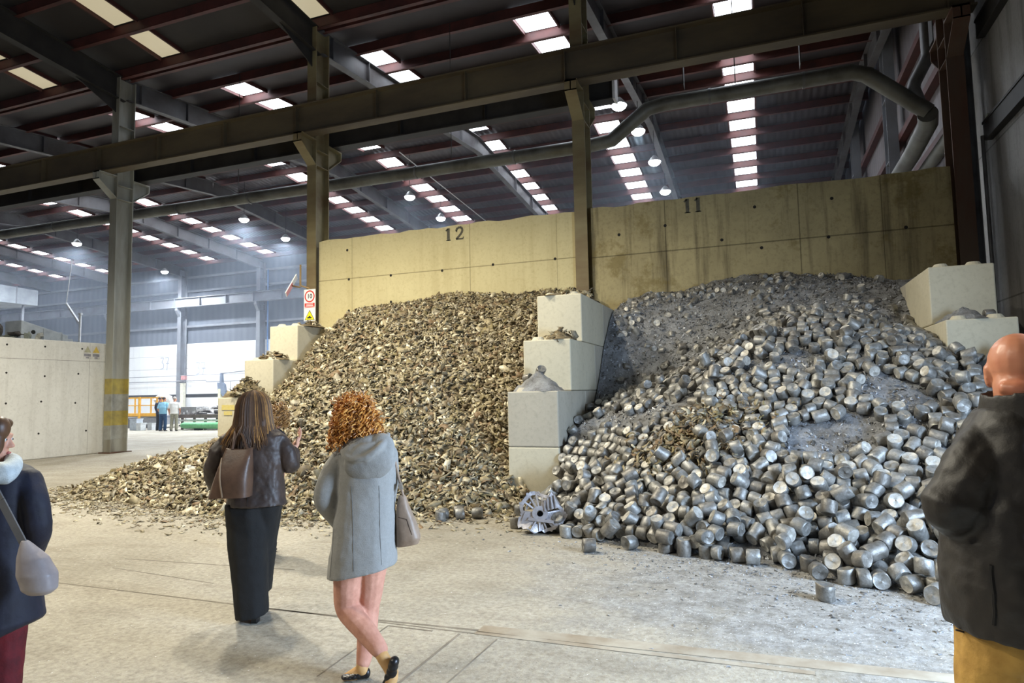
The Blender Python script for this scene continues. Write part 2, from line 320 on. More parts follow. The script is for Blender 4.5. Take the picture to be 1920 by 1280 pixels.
# position in millimetres, tilt and heading of the axis in degrees, size class
BRIQUETTES = [
370,5660,62,0,0,0,1816,5596,73,90,151,0,1685,5667,73,90,75,0,1144,5822,73,90,-124,1,2076,5562,75,90,-118,1,1470,5768,73,90,168,1,
1967,5666,49,180,-142,2,1329,5854,50,0,-114,2,1640,5809,142,67,-173,2,2340,5568,73,90,45,0,1226,5923,202,93,150,0,1760,5793,65,180,179,0,
1013,6031,73,90,-142,0,1931,5809,75,90,-177,0,1556,5928,73,90,-16,2,1464,5961,73,90,-15,2,687,6104,74,90,-1,2,1178,6030,65,180,105,0,
1825,5873,192,74,-86,1,1321,6010,75,90,92,1,807,6105,73,90,-91,0,2696,5540,74,90,-12,0,2056,5822,75,90,-4,2,1686,5945,76,89,156,0,
941,6107,134,50,128,2,2395,5707,49,180,-115,2,568,6165,65,0,-55,0,689,6171,207,80,-52,0,2535,5677,49,0,-10,2,1120,6129,191,162,-105,0,
2200,5847,75,90,-127,0,361,6241,73,90,99,0,1092,6166,56,174,70,2,1953,5968,78,91,173,0,2707,5673,138,55,-38,1,1565,6090,123,91,132,0,
1244,6170,87,77,87,0,608,6285,220,151,19,1,850,6261,95,120,-58,0,1430,6158,111,57,58,0,1023,6240,196,131,34,0,1813,6060,108,66,53,1,
2099,5970,86,21,-119,0,690,6305,77,95,149,2,506,6330,108,58,-114,1,794,6305,240,75,28,1,2596,5808,69,3,179,0,2309,5934,85,95,-37,1,
2835,5703,73,90,108,0,1704,6149,147,29,-81,0,2668,5810,226,74,-35,1,2480,5898,92,70,60,0,1995,6095,137,88,-8,0,1287,6291,154,101,174,0,
1449,6263,206,44,-74,1,1042,6349,309,72,-124,2,2195,6054,138,111,-146,0,2287,6027,275,130,-5,0,952,6381,136,71,114,0,2789,5830,115,60,-162,0,
1711,6233,356,92,-180,1,762,6422,126,95,-26,1,1869,6195,177,106,-30,0,1110,6378,170,105,-60,1,2381,6020,178,65,-73,1,899,6414,304,64,39,0,
1221,6370,268,63,-106,0,1590,6290,207,68,101,1,1455,6329,344,137,95,0,539,6477,257,47,-130,2,300,6500,62,0,0,0,1742,6271,220,91,176,0,
617,6500,146,124,-110,1,2118,6191,202,146,76,0,484,6529,109,89,-21,0,128,6547,79,94,-77,0,1151,6459,398,139,63,1,1992,6253,247,41,28,0,
2298,6156,364,96,146,0,1419,6422,248,86,9,1,107,6578,229,72,49,2,2277,6173,213,76,18,0,-160,6580,72,90,9,0,794,6535,187,60,51,2,
2075,6252,361,93,115,0,1007,6511,360,103,-38,0,1875,6317,302,52,-95,1,1379,6451,399,105,-169,1,1709,6372,422,99,167,1,972,6533,221,103,-39,0,
1561,6435,406,118,-100,0,626,6593,331,79,127,1,2481,6142,205,71,135,1,-300,6620,72,90,9,0,1718,6403,280,80,-10,0,1585,6441,261,27,-114,0,
1191,6527,252,95,167,0,2207,6271,429,29,-114,0,1956,6369,414,141,-112,0,866,6611,245,81,146,0,-481,6651,75,90,152,2,79,6672,105,76,12,1,
657,6645,204,34,-118,0,498,6665,177,81,-19,1,927,6620,414,63,42,1,1311,6565,460,68,8,0,2382,6260,265,106,-150,0,132,6702,280,78,144,0,
1404,6557,299,103,-175,0,-596,6687,206,94,132,0,2643,6177,254,56,-113,0,1065,6640,290,100,-26,1,370,6715,169,86,-21,2,2242,6342,320,63,45,1,
228,6723,140,101,-169,0,1507,6565,490,61,-41,0,1843,6479,359,72,123,0,767,6698,284,143,68,1,1545,6571,319,27,-100,0,-586,6726,65,0,-116,0,
1694,6555,333,30,-113,0,1163,6671,470,82,20,1,263,6768,332,107,-30,0,2071,6451,350,147,84,2,2532,6285,271,151,82,0,1235,6666,318,101,-175,0,
505,6764,284,126,126,1,932,6721,313,144,78,0,-27,6788,151,67,21,2,-800,6747,87,180,93,1,-427,6787,78,85,152,0,91,6810,178,145,74,0,
-500,6802,228,97,-41,0,1369,6682,367,138,71,1,-982,6762,168,89,150,1,1974,6542,581,38,36,0,-1720,6620,72,90,17,0,2425,6398,349,77,173,0,
-314,6841,262,91,160,0,516,6835,503,160,-119,0,243,6855,223,136,78,0,685,6825,322,107,-174,1,2213,6493,414,104,-161,1,1110,6772,374,122,-125,1,
873,6807,423,95,29,0,2685,6322,325,92,158,0,1629,6673,395,104,-172,2,1517,6700,388,82,-9,2,1811,6635,406,116,-141,1,1408,6752,493,55,-176,0,
2571,6401,348,94,-18,0,306,6892,409,133,108,0,-984,6828,50,180,112,2,-528,6880,102,33,-110,0,2074,6588,443,72,21,1,-684,6874,121,87,-109,1,
2944,6267,354,73,-69,0,368,6915,273,142,63,2,-136,6925,215,129,-131,1,496,6912,344,100,171,0,-609,6905,247,85,-112,0,-488,6915,344,116,27,0,
1286,6813,417,47,92,0,42,6935,261,59,106,1,-851,6883,80,85,111,0,-917,6878,227,94,-28,1,2367,6528,435,85,12,0,1011,6881,418,39,-107,0,
629,6936,395,109,-176,0,783,6925,437,34,40,0,192,6967,301,81,11,1,-343,6965,348,57,98,0,-287,6968,192,140,69,0,1055,6895,580,80,-79,0,
1941,6703,467,76,136,0,-713,6942,342,45,-35,1,1723,6765,463,115,-47,0,-1350,6850,72,90,52,0,-445,6977,169,142,87,0,2504,6534,431,89,3,0,
2220,6636,490,101,-169,0,1164,6906,486,35,24,0,839,6957,556,97,120,1,646,6984,615,119,175,1,-1071,6935,255,147,84,1,1312,6897,655,117,0,2,
2648,6509,418,149,76,0,-790,6983,205,134,-26,1,369,7033,356,140,64,2,2333,6652,507,98,-167,2,1536,6881,493,146,73,0,496,7033,426,136,67,0,
-948,6991,113,74,18,1,1866,6803,511,72,136,0,-204,7052,277,96,-37,0,1152,6963,663,119,-163,0,-40,7062,328,106,-175,0,2048,6762,545,62,147,0,
1353,6937,508,119,-141,0,81,7074,361,106,-175,0,923,7016,645,129,-144,0,209,7076,409,148,-58,0,-550,7060,256,81,67,1,-384,7072,243,57,52,0,
-413,7080,421,142,45,0,981,7025,504,120,-118,0,659,7066,482,145,71,0,-592,7077,398,79,14,1,1700,6899,547,78,5,1,2208,6762,563,73,8,0,
1268,7010,552,71,140,2,-967,7058,267,38,-106,2,-1121,7046,136,60,71,1,-692,7109,223,36,-102,0,356,7141,457,107,-176,1,1454,7002,570,108,-41,1,
-824,7105,352,90,-25,2,134,7151,495,32,119,0,-296,7147,318,79,149,0,500,7137,524,137,73,1,-72,7172,416,38,-102,1,1845,6934,607,112,-177,0,
1994,6897,606,45,-110,0,-1255,7070,129,89,161,0,318,7178,584,147,-58,0,1068,7111,571,99,-23,1,2411,6778,559,146,85,2,-942,7133,189,38,-106,0,
1003,7126,730,20,30,0,1640,7012,625,71,-2,1,745,7163,564,122,-102,0,1783,6983,728,123,150,0,896,7154,592,145,-75,0,2140,6890,635,126,-70,1,
470,7201,664,45,-115,0,-426,7208,331,139,79,0,-205,7225,400,103,-29,0,-930,7171,361,135,69,0,-682,7199,454,101,-179,0,-1374,7100,134,99,164,2,
1225,7128,616,89,-19,2,-546,7215,491,66,-1,0,119,7235,603,65,-101,0,239,7237,685,64,-101,1,2556,6778,595,124,-69,0,-1597,7069,157,46,-14,1,
-680,7223,312,82,-15,0,2308,6878,683,85,92,1,1976,6982,711,131,-80,0,-817,7211,255,36,-117,0,613,7238,574,138,68,0,242,7267,483,145,79,2,
17,7274,474,34,-121,0,-834,7230,452,106,-47,2,1404,7143,685,112,161,0,1123,7208,648,57,62,0,-329,7290,404,46,-102,2,-1218,7195,205,144,-116,0,
1775,7081,833,110,165,2,364,7294,766,83,-87,0,1546,7137,711,80,-113,1,2449,6883,663,87,-2,0,2229,6971,811,61,-3,2,-128,7320,478,76,152,0,
-480,7312,417,49,-113,0,2139,7010,731,125,-70,0,-1012,7259,233,149,72,0,-1402,7198,242,122,32,0,441,7326,580,138,65,0,-1741,7131,73,90,137,2,
1708,7140,704,124,-100,0,996,7275,663,88,158,0,843,7296,652,105,173,0,705,7313,788,103,-81,2,-1499,7195,114,106,-102,0,1285,7239,692,93,159,0,
551,7340,699,57,173,0,-268,7358,517,33,52,0,-647,7341,393,135,67,0,-810,7326,344,81,-17,0,-1594,7198,227,42,-17,0,-1106,7291,475,46,60,1,
699,7342,647,97,-15,0,1868,7139,726,36,-111,0,260,7375,586,44,-103,0,1456,7234,802,146,81,2,2605,6907,682,83,173,0,57,7385,561,92,167,1,
208,7383,765,100,-177,0,-591,7364,540,125,43,0,-1152,7301,280,126,60,1,2455,6974,873,156,81,0,1169,7319,713,96,-24,0,2021,7133,762,75,1,1,
-954,7361,317,92,-29,0,2462,7005,740,93,178,1,-276,7421,647,122,37,1,-1848,7194,91,29,-131,0,-99,7437,575,99,-20,0,-437,7425,503,88,-30,0,
-516,7421,648,81,142,1,455,7433,827,98,-12,0,352,7440,689,67,-85,1,-1327,7333,204,86,120,0,-1627,7273,93,76,76,1,-1855,7219,277,54,-64,0,
1691,7265,768,84,-14,0,-1400,7329,328,140,35,0,-1264,7356,423,163,-111,0,1482,7316,744,34,-99,2,862,7417,730,104,173,0,-1476,7320,161,157,33,1,
-1748,7264,171,55,-65,0,156,7476,648,52,61,0,-747,7442,632,45,158,0,1064,7412,733,144,76,2,488,7483,685,104,-170,0,-705,7471,468,82,143,0,
2307,7141,796,158,81,0,14,7505,667,64,67,0,-1987,7238,74,90,82,0,1835,7279,790,37,-116,2,1292,7395,787,86,154,1,-1080,7431,328,53,45,2,
632,7497,718,104,-170,1,2171,7207,949,152,80,0,2176,7206,805,162,77,0,1985,7262,828,82,11,2,-865,7480,424,121,-81,1,-1232,7431,276,83,134,0,
-2136,7223,65,180,95,0,-438,7522,714,80,143,0,-1905,7312,179,121,-112,2,2720,7051,740,20,-73,0,-264,7554,717,42,-112,0,-1701,7369,248,59,49,0,
984,7499,803,65,126,0,-1546,7407,291,101,-62,2,230,7571,717,38,-119,0,1495,7426,843,140,79,0,-413,7565,577,117,-92,0,2496,7157,810,78,38,0,
-107,7583,656,124,-112,0,1149,7500,807,143,82,2,429,7576,886,88,-15,0,-1031,7520,399,88,137,0,773,7551,772,151,73,0,-1588,7424,140,93,160,0,
1725,7396,863,78,142,0,-1429,7465,367,65,8,0,-1428,7469,206,92,-48,0,-253,7610,614,38,-112,2,-1753,7412,102,68,57,1,-558,7596,578,52,92,1,
397,7612,744,93,176,0,1317,7509,879,40,-108,0,84,7627,735,106,179,0,2118,7333,858,96,-173,0,2216,7304,1010,116,-129,2,2326,7278,846,159,74,0,
-694,7611,559,100,171,0,-370,7635,779,146,73,0,898,7595,848,126,-164,0,576,7626,772,146,71,0,-842,7609,555,120,68,1,-1311,7544,285,122,-140,1,
1602,7488,918,65,140,1,-1994,7393,74,90,12,0,-1637,7484,295,92,-39,2,-1868,7431,205,31,-119,2,-2129,7370,74,90,102,0,1210,7587,912,104,-33,0,
-1175,7593,364,93,-48,1,1450,7546,941,67,141,0,2605,7231,857,153,97,1,1909,7449,914,118,-84,1,246,7687,803,145,85,1,-967,7635,488,87,-29,2,
1055,7626,911,123,-144,1,-365,7699,657,114,-155,0,-1454,7571,466,117,-174,0,-1532,7558,211,83,141,0,-1784,7508,280,120,-127,0,-2271,7377,163,46,-83,0,
-2020,7453,203,121,87,0,736,7692,855,90,60,0,-223,7725,697,141,62,0,2255,7398,897,97,-164,2,-1866,7509,105,118,-117,0,-74,7739,772,57,28,1,
-1084,7664,452,42,-122,0,-1708,7550,165,118,-119,0,-1559,7583,368,35,-138,2,-541,7730,653,53,96,0,2460,7349,886,81,142,1,2121,7463,926,85,6,0,
594,7739,847,55,75,0,-1423,7632,311,164,-174,0,907,7724,954,122,143,1,-731,7746,651,111,72,0,-2154,7478,251,156,144,1,1942,7536,1128,80,47,2,
1376,7665,1008,125,-133,1,1533,7639,1027,106,-32,0,447,7783,846,147,92,0,1228,7705,1019,142,75,1,310,7801,870,101,-14,0,-898,7757,623,131,-19,0,
-2144,7516,86,67,133,2,-2274,7478,73,90,-173,2,18,7819,878,91,118,0,-1290,7713,380,99,-44,0,-2019,7558,100,114,-156,2,-1653,7653,232,88,152,0,
-572,7809,874,91,80,0,1893,7598,1001,101,-13,0,-1819,7622,176,80,-25,2,-247,7839,782,69,-4,2,-1953,7599,256,37,64,0,-1039,7783,547,44,-120,0,
-1779,7651,352,47,-79,0,-392,7848,780,144,-29,1,-548,7840,729,90,5,0,2035,7599,991,31,-89,0,-1476,7730,506,158,-47,0,-1189,7780,479,73,128,1,
1848,7652,1214,69,-23,0,-1647,7699,413,147,65,0,166,7874,876,38,-106,2,1778,7682,1046,151,97,0,-1542,7740,304,79,137,1,2180,7591,1005,86,-3,0,
-318,7898,966,109,171,0,1616,7739,1091,74,148,1,1138,7830,1062,109,-177,1,1302,7811,1091,138,80,0,-1416,7793,371,39,-119,0,-2476,7525,73,90,161,0,
1697,7740,1214,65,178,0,-827,7885,720,61,138,1,-974,7869,665,49,160,2,2348,7576,995,122,-88,1,-147,7931,900,131,-64,0,-1920,7700,385,162,-128,1,
-1798,7730,241,45,83,2,-2089,7670,161,135,-171,0,-2246,7628,99,85,-10,0,62,7962,953,103,-20,0,-285,7963,847,140,64,0,-1131,7893,597,90,-34,0,
-601,7953,810,98,-179,0,-586,7955,967,150,-75,0,2498,7577,987,151,87,0,1988,7727,1074,113,-44,0,1446,7850,1148,75,139,0,-2357,7633,221,82,-79,1,
-2183,7687,269,65,56,1,-1619,7836,504,60,13,0,-465,7994,857,27,139,2,139,8010,1068,100,125,0,1851,7798,1133,88,-179,0,-1753,7822,463,68,117,0,
-960,7960,811,50,-7,1,-2513,7617,189,45,80,0,-2597,7589,49,0,-40,2,-1295,7922,539,118,-67,1,-1953,7789,228,120,-81,1,-1414,7910,456,43,-129,0,
-1825,7836,308,133,63,1,-1679,7870,341,111,-67,1,1240,7953,1163,96,171,0,-76,8054,1007,46,119,0,2331,7711,1074,87,0,1,-1070,7990,686,138,49,0,
-196,8065,944,117,177,0,-2850,7550,62,0,0,0,-2227,7764,148,153,75,0,-1553,7926,409,65,6,0,1647,7916,1192,123,-98,0,-716,8056,865,124,-54,0,
-1537,7943,619,119,-168,1,-2440,7715,83,83,110,1,-362,8088,914,115,-52,1,-2091,7825,194,79,-6,0,2500,7722,1065,27,-82,0,-612,8095,1053,70,-70,0,
-569,8098,907,113,-147,0,-1162,8037,863,57,-163,1,-1949,7888,389,23,-83,0,-856,8080,795,144,63,2,-2121,7846,341,105,-129,1,-1215,8039,654,54,-103,2,
-435,8122,1080,70,45,0,37,8134,1083,60,12,0,2605,7706,1212,107,-158,0,2008,7884,1174,104,-148,0,-1467,8021,515,70,118,0,-136,8166,1080,90,40,2,
1255,8073,1243,84,-7,0,174,8169,1127,111,177,0,-1754,7981,533,87,-20,1,-1349,8061,604,60,-1,0,-2225,7877,187,63,86,2,2664,7741,1070,65,111,1,
-1705,8012,397,68,106,0,-268,8195,985,144,61,0,1668,8032,1259,91,172,0,-1972,7964,275,67,92,1,-1050,8138,757,39,-128,2,-804,8169,932,131,-8,0,
-481,8196,967,35,-82,0,-1240,8121,771,60,-40,0,-1831,8010,320,149,51,2,2141,7935,1183,62,131,1,-2358,7881,145,104,174,0,-2508,7837,214,167,100,2,
-726,8199,1123,72,132,0,-949,8177,857,69,137,0,1817,8030,1250,146,86,0,2276,7921,1309,72,45,1,1395,8124,1272,36,-106,2,-2504,7858,97,77,109,0,
-1582,8095,511,98,-41,2,-656,8229,976,74,148,0,-2114,7982,245,130,-84,0,2404,7900,1142,21,-77,0,-2044,8002,428,54,0,0,-1732,8080,636,137,-118,0,
1189,8205,1309,143,77,0,1913,8068,1422,107,-91,1,-1482,8160,599,84,137,0,2559,7889,1129,109,-80,1,-60,8295,1137,39,-123,0,2052,8038,1263,98,-144,0,
-1350,8188,687,131,51,0,1564,8153,1321,34,-81,0,155,8308,1206,110,-176,1,-1711,8134,475,62,-4,2,-2240,8007,203,71,-11,0,-2750,7850,72,90,52,0,
-1134,8240,818,123,-153,0,-1831,8129,418,118,176,1,-577,8320,1059,74,151,1,1800,8155,1320,89,-176,0,1369,8240,1363,36,-103,0,-1980,8122,356,56,-120,0,
-2547,7969,249,21,-126,0,2249,8061,1232,106,-12,0,-1843,8164,572,72,41,1,-2389,8025,173,135,3,2,-342,8368,1111,124,80,0,1936,8149,1304,17,-85,0,
-2558,7981,116,159,54,0,316,8376,1253,144,84,0,2389,8036,1192,158,101,0,-202,8383,1142,120,-80,0,-1630,8226,593,132,-126,1,-1308,8285,805,142,158,2,
2063,8131,1435,2,-121,0,-2125,8116,315,62,-117,0,783,8360,1330,66,49,0,1661,8233,1373,68,47,0,1202,8317,1406,122,-67,0,1042,8343,1368,90,158,0,
598,8395,1284,76,12,1,2365,8081,1351,152,-102,0,-1432,8298,727,135,53,0,-2142,8144,458,35,104,0,-477,8410,1137,32,-94,1,425,8413,1294,107,-157,2,
2133,8153,1292,19,-78,0,2532,8042,1180,26,-81,0,-1992,8193,481,124,131,0,-2251,8149,246,36,-131,0,167,8454,1288,111,-162,1,-2690,8029,92,86,-48,2,
-1566,8335,690,42,-129,0,934,8439,1420,49,-114,0,-611,8476,1147,36,-102,0,-141,8497,1236,86,-16,1,-1877,8289,490,130,-133,2,-2511,8120,162,93,-38,0,
-2172,8226,562,71,-137,0,-2671,8082,224,102,1,0,1965,8283,1355,79,162,0,2262,8210,1317,95,-166,0,716,8486,1391,67,150,0,304,8513,1340,145,78,0,
-392,8511,1202,81,158,0,491,8507,1356,73,23,0,-2015,8281,593,130,87,0,2698,8086,1349,55,102,0,2365,8190,1460,53,97,0,2483,8160,1264,55,91,0,
-2387,8190,220,150,45,0,1084,8463,1457,86,-16,0,16,8533,1319,140,68,1,-2210,8255,336,144,46,1,2104,8284,1356,87,2,2,-2082,8293,397,77,120,0,
2629,8141,1231,35,-76,0,601,8547,1432,39,-89,2,-1508,8437,779,90,-39,0,2810,8110,1205,68,123,0,-1849,8387,573,90,133,0,1858,8391,1409,28,-71,0,
835,8558,1453,110,-171,2,171,8597,1392,84,-10,0,-1376,8488,857,141,55,0,-314,8605,1282,78,160,0,967,8557,1509,29,73,0,-873,8568,1169,98,-94,2,
-596,8596,1228,35,-101,0,-1261,8527,935,52,41,0,-1757,8445,668,88,134,1,-156,8624,1317,41,-102,0,336,8620,1433,93,-8,0,-2324,8309,279,102,153,0,
-2626,8219,259,55,-167,2,-2247,8333,489,52,-145,0,-1999,8400,494,109,-63,0,2396,8302,1361,109,-37,1,-1644,8487,760,80,140,0,42,8653,1396,94,161,0,
-2383,8320,416,84,-113,1,486,8652,1484,141,93,1,-3950,7720,62,0,0,0,-2150,8402,418,78,117,0,-2211,8387,620,51,-119,1,-2493,8309,242,115,-115,0,
348,8668,1574,125,69,1,690,8653,1519,56,-103,1,2643,8269,1297,146,102,0,-1199,8607,1027,94,-46,0,2000,8459,1441,39,-96,0,-520,8686,1310,75,148,0,
-1490,8585,876,128,-114,1,-2078,8463,653,50,14,0,995,8665,1591,151,-107,0,-622,8701,1458,92,147,0,852,8683,1544,81,-10,0,-3750,7880,72,90,17,0,
-2550,8348,403,50,151,0,-724,8699,1299,76,-105,0,-862,8689,1239,32,-132,0,718,8704,1655,59,-85,2,-76,8733,1389,140,69,2,-3550,7980,72,90,17,0,
-228,8736,1378,138,76,0,2142,8473,1459,79,15,0,-1890,8537,609,43,-136,2,2044,8506,1696,87,-38,0,81,8750,1495,39,-111,1,223,8749,1540,137,66,1,
2572,8369,1376,86,34,1,1896,8548,1494,80,34,1,-1129,8684,1134,120,54,0,-408,8748,1390,114,-21,1,-2434,8416,301,117,141,2,-2022,8529,547,45,-132,0,
-2711,8337,164,72,-43,1,-1335,8669,992,134,-126,1,583,8753,1531,109,-29,0,-1698,8610,822,82,134,0,462,8767,1624,40,32,0,-1819,8589,728,94,-52,0,
-2298,8474,402,14,32,0,-2657,8373,306,119,31,0,1799,8606,1588,47,-74,1,-2173,8527,496,131,38,1,2289,8497,1441,159,99,0,-2455,8452,447,124,-39,2,
2921,8305,1287,64,110,0,-3980,7860,72,90,52,0,-41,8819,1504,83,157,0,-1614,8674,923,141,62,1,-242,8834,1490,58,-47,0,2503,8479,1438,79,31,0,
-1477,8720,971,40,-111,0,-2545,8483,292,132,26,0,750,8828,1607,100,174,0,2099,8610,1553,69,-91,1,-1276,8770,1099,90,-36,0,133,8866,1604,173,-162,0,
-1981,8644,655,81,127,0,927,8839,1654,61,47,1,285,8884,1620,95,-172,0,-842,8851,1320,105,-58,0,607,8872,1636,147,-101,0,-654,8872,1615,62,123,0,
-1788,8716,832,142,-147,2,-2124,8647,570,52,-153,0,-2437,8565,357,132,-118,0,-3100,8350,62,0,0,0,1898,8704,1574,86,24,2,2883,8432,1342,85,-168,0,
-396,8905,1471,76,-84,2,-1880,8718,733,44,-134,2,-135,8918,1563,113,-32,0,1749,8746,1644,147,-111,2,2267,8628,1502,92,-164,0,-2699,8503,192,67,-46,1,
-3850,8050,72,90,29,0,-995,8871,1264,33,-121,0,-543,8912,1423,29,-100,2,-6,8935,1626,140,-180,2,-1192,8856,1190,81,141,0,2420,8605,1484,156,84,0,
-1724,8773,917,82,133,0,-2263,8651,504,145,175,0,435,8934,1655,119,-133,0,-2458,8609,615,111,-37,0,-1475,8837,1076,116,-167,2,-1618,8819,1009,80,136,0,
1777,8790,1751,62,-143,0,-680,8951,1476,99,59,0,786,8950,1693,90,-11,1,-2072,8753,656,133,46,0,-2631,8602,252,118,-122,0,-2454,8656,476,78,163,1,
1999,8774,1612,46,-74,0,-1101,8932,1271,84,139,2,-319,8996,1539,125,-162,2,1044,8941,1714,79,133,1,632,8989,1710,144,-102,0,-920,8969,1345,98,-44,0,
306,9015,1710,90,170,0,2629,8630,1463,31,-69,2,-211,9021,1629,91,58,0,-1369,8923,1169,125,-94,1,2229,8748,1570,95,-166,0,-490,9021,1545,98,66,0,
1643,8886,1723,113,-57,0,-1805,8856,929,103,-50,2,1893,8842,1694,133,157,0,136,9044,1687,145,84,2,-2538,8685,325,143,31,0,-1910,8848,834,134,-154,0,
480,9044,1738,68,156,0,2866,8591,1393,22,-73,2,-60,9058,1705,139,135,2,-1210,8981,1270,110,-49,2,1741,8908,1826,133,51,1,-2044,8846,762,48,-138,1,
-2321,8778,515,108,-65,0,-1598,8962,1112,63,108,0,-2192,8838,632,128,-102,1,1542,8977,1769,79,24,0,-348,9102,1621,39,121,2,-2738,8688,199,101,131,0,
-861,9072,1447,92,145,1,811,9078,1761,92,-10,1,604,9101,1815,103,133,1,2763,8700,1483,146,117,0,-1358,9031,1248,127,-95,2,365,9127,1797,82,165,0,
981,9086,1783,32,-109,0,-2460,8802,444,121,176,0,-1725,8975,1045,47,-134,0,-626,9118,1561,70,4,0,-2649,8749,518,121,56,1,1235,9067,1829,118,-67,1,
-1863,8960,934,88,-47,2,138,9151,1785,86,-7,0,-2650,8767,297,99,143,0,-198,9157,1738,71,-137,0,-38,9165,1806,58,-165,1,-509,9157,1636,142,-61,0,
2301,8882,1640,146,101,0,-1999,8961,852,54,-133,0,1569,9054,1921,86,-76,0,1900,8991,1748,33,-91,0,2685,8794,1564,100,-135,0,-690,9169,1684,85,-111,0,
-787,9161,1536,91,147,0,-373,9188,1706,66,-115,1,2086,8958,1706,36,-79,2,-2384,8886,565,43,-134,1,-2138,8955,747,87,-42,2,847,9179,1860,58,-58,0,
-2583,8853,394,134,51,0,1446,9116,1817,150,103,2,273,9233,1859,73,150,0,2573,8876,1608,76,42,0,682,9231,1855,59,68,0,1670,9108,1821,112,-85,1,
1169,9188,1904,72,12,1,835,9225,1999,61,-89,0,-1959,9056,955,149,-132,0,1005,9216,1853,38,-110,2,-1835,9089,1048,96,-49,1,2258,8996,1720,94,12,0,
99,9276,1866,137,43,0,-2511,8937,520,105,158,0,1823,9112,1831,122,-75,1,-2092,9060,848,90,138,0,-617,9284,1846,163,-116,1,-479,9296,1721,28,-101,0,
-2373,9014,650,91,151,0,-2244,9048,753,93,-38,1,-772,9293,1611,121,-128,0,-274,9328,1794,124,-88,0,-2621,8974,471,62,-20,2,1988,9148,1824,112,-67,1,
1578,9240,1899,95,6,1,1080,9324,1959,82,150,0,1394,9284,1945,33,-77,0,-2053,9162,953,86,140,0,698,9365,1943,82,6,0,-2211,9130,838,139,-132,2,
-1012,9345,1729,62,-61,1,-698,9380,1685,84,145,0,-2493,9075,651,61,-119,0,-1128,9350,1525,58,43,0,-2387,9119,767,118,53,1,2317,9139,1780,95,12,0,
-1950,9225,1070,59,-3,0,818,9404,2026,68,-88,1,969,9398,1984,65,57,0,1761,9286,1890,29,-80,0,1289,9364,2005,109,-145,0,-579,9440,1762,98,-32,0,
1912,9276,1880,93,-158,0,-2203,9224,922,142,-120,0,-2711,9097,511,142,-164,1,161,9512,2020,36,-96,0,-2601,9157,659,89,-29,0,1649,9379,1969,94,15,0,
-1073,9462,1598,94,-47,0,-805,9500,1717,59,0,0,1094,9472,2038,87,153,0,2291,9256,1860,68,-7,0,-2146,9291,1025,85,-37,1,-2351,9244,859,85,-20,0,
2129,9304,1856,158,104,2,-2518,9214,761,40,61,0,2024,9337,1992,49,-144,0,-698,9531,1802,75,-99,0,1415,9453,2011,155,102,2,-927,9536,1659,138,48,2,
965,9536,2063,84,170,0,1801,9416,1952,64,91,0,-313,9595,1924,137,-127,0,-478,9594,1845,150,75,2,-2463,9294,869,92,168,2,-1226,9541,1565,123,-148,1,
1018,9567,2198,109,116,0,-2729,9228,655,122,75,0,1602,9489,2049,80,4,1,-2326,9347,988,9,-149,0,-1374,9537,1474,31,-150,2,1337,9547,2097,96,-157,1,
1579,9514,2190,82,46,0,-2658,9276,773,108,-36,0,2116,9421,1928,112,-75,0,-11,9661,2091,60,-126,0,-1105,9602,1646,94,-56,0,386,9661,2163,134,-67,0,
-2149,9430,1110,96,142,0,658,9650,2139,145,87,0,-844,9637,1758,39,-133,0,2321,9395,1882,94,-2,0,216,9680,2141,125,-113,0,88,9690,2195,124,4,0,
812,9662,2161,31,-82,1,-244,9696,1995,91,141,0,1947,9502,1965,70,103,0,1135,9634,2136,54,97,0,-599,9688,1893,143,69,0,-986,9660,1710,32,-129,0,
1785,9547,1989,28,-65,2,-465,9704,1974,77,-70,1,-2609,9370,883,129,69,0,-1683,9584,1350,150,52,2,-1558,9607,1425,95,-63,2,951,9686,2150,99,-160,0,
1472,9623,2137,25,126,0,-1440,9641,1503,94,-63,2,-1827,9584,1323,146,56,0,-767,9743,2044,157,28,1,1281,9692,2160,27,-88,0,2360,9499,1978,108,162,1,
-1200,9716,1641,93,144,0,1644,9657,2097,79,178,1,-358,9798,2017,69,126,0,2126,9576,1971,87,36,0,-890,9770,1821,66,102,0,1064,9756,2332,108,-150,0,
260,9812,2195,89,-17,0,1920,9635,2014,150,114,0,793,9794,2223,96,-167,0,-10,9828,2152,93,157,0,1796,9671,2070,105,-4,0,1143,9776,2208,73,29,0,
-1626,9708,1439,99,-54,0,-667,9825,1937,141,34,0,-213,9848,2077,138,57,2,-1506,9744,1512,56,27,0,2262,9601,2063,128,-56,0,1406,9765,2198,98,-155,0,
-1841,9720,1384,101,166,0,567,9879,2255,149,87,0,-1395,9799,1587,88,125,1,-469,9887,2043,116,-156,0,413,9890,2251,126,-90,0,2053,9690,2022,90,-143,0,
1570,9789,2180,99,21,0,-1175,9846,1720,90,-39,2,1033,9869,2248,107,-151,1,1250,9848,2253,63,128,0,2395,9634,1923,104,-38,2,-917,9886,1887,141,159,0,
-332,9927,2148,41,-11,1,-140,9941,2180,57,-122,0,271,9948,2251,81,168,0,1874,9795,2116,104,-5,2,-745,9947,1998,81,31,1,741,9947,2301,146,89,0,
2238,9729,1986,70,152,1,-1666,9843,1491,120,-147,1,134,9986,2267,134,-116,0,1752,9834,2130,151,113,2,1163,9938,2305,52,14,2,610,9995,2332,96,-9,2,
1390,9922,2266,155,99,0,-1545,9905,1572,86,126,1,977,9984,2321,101,-146,0,449,10022,2322,126,-89,1,2114,9832,2037,34,-52,2,1572,9933,2254,90,31,0,
-2712,9687,1045,43,-133,2,2480,9750,1946,108,-37,1,-1427,9963,1634,91,-55,0,-6,10071,2290,81,153,1,-189,10074,2226,108,-56,0,-527,10072,2097,149,51,0,
745,10066,2368,124,-98,0,1721,9950,2212,149,113,0,-2096,9881,1365,111,-132,0,-1950,9924,1404,158,37,0,1308,10031,2325,155,107,0,-1191,10048,1778,76,75,0,
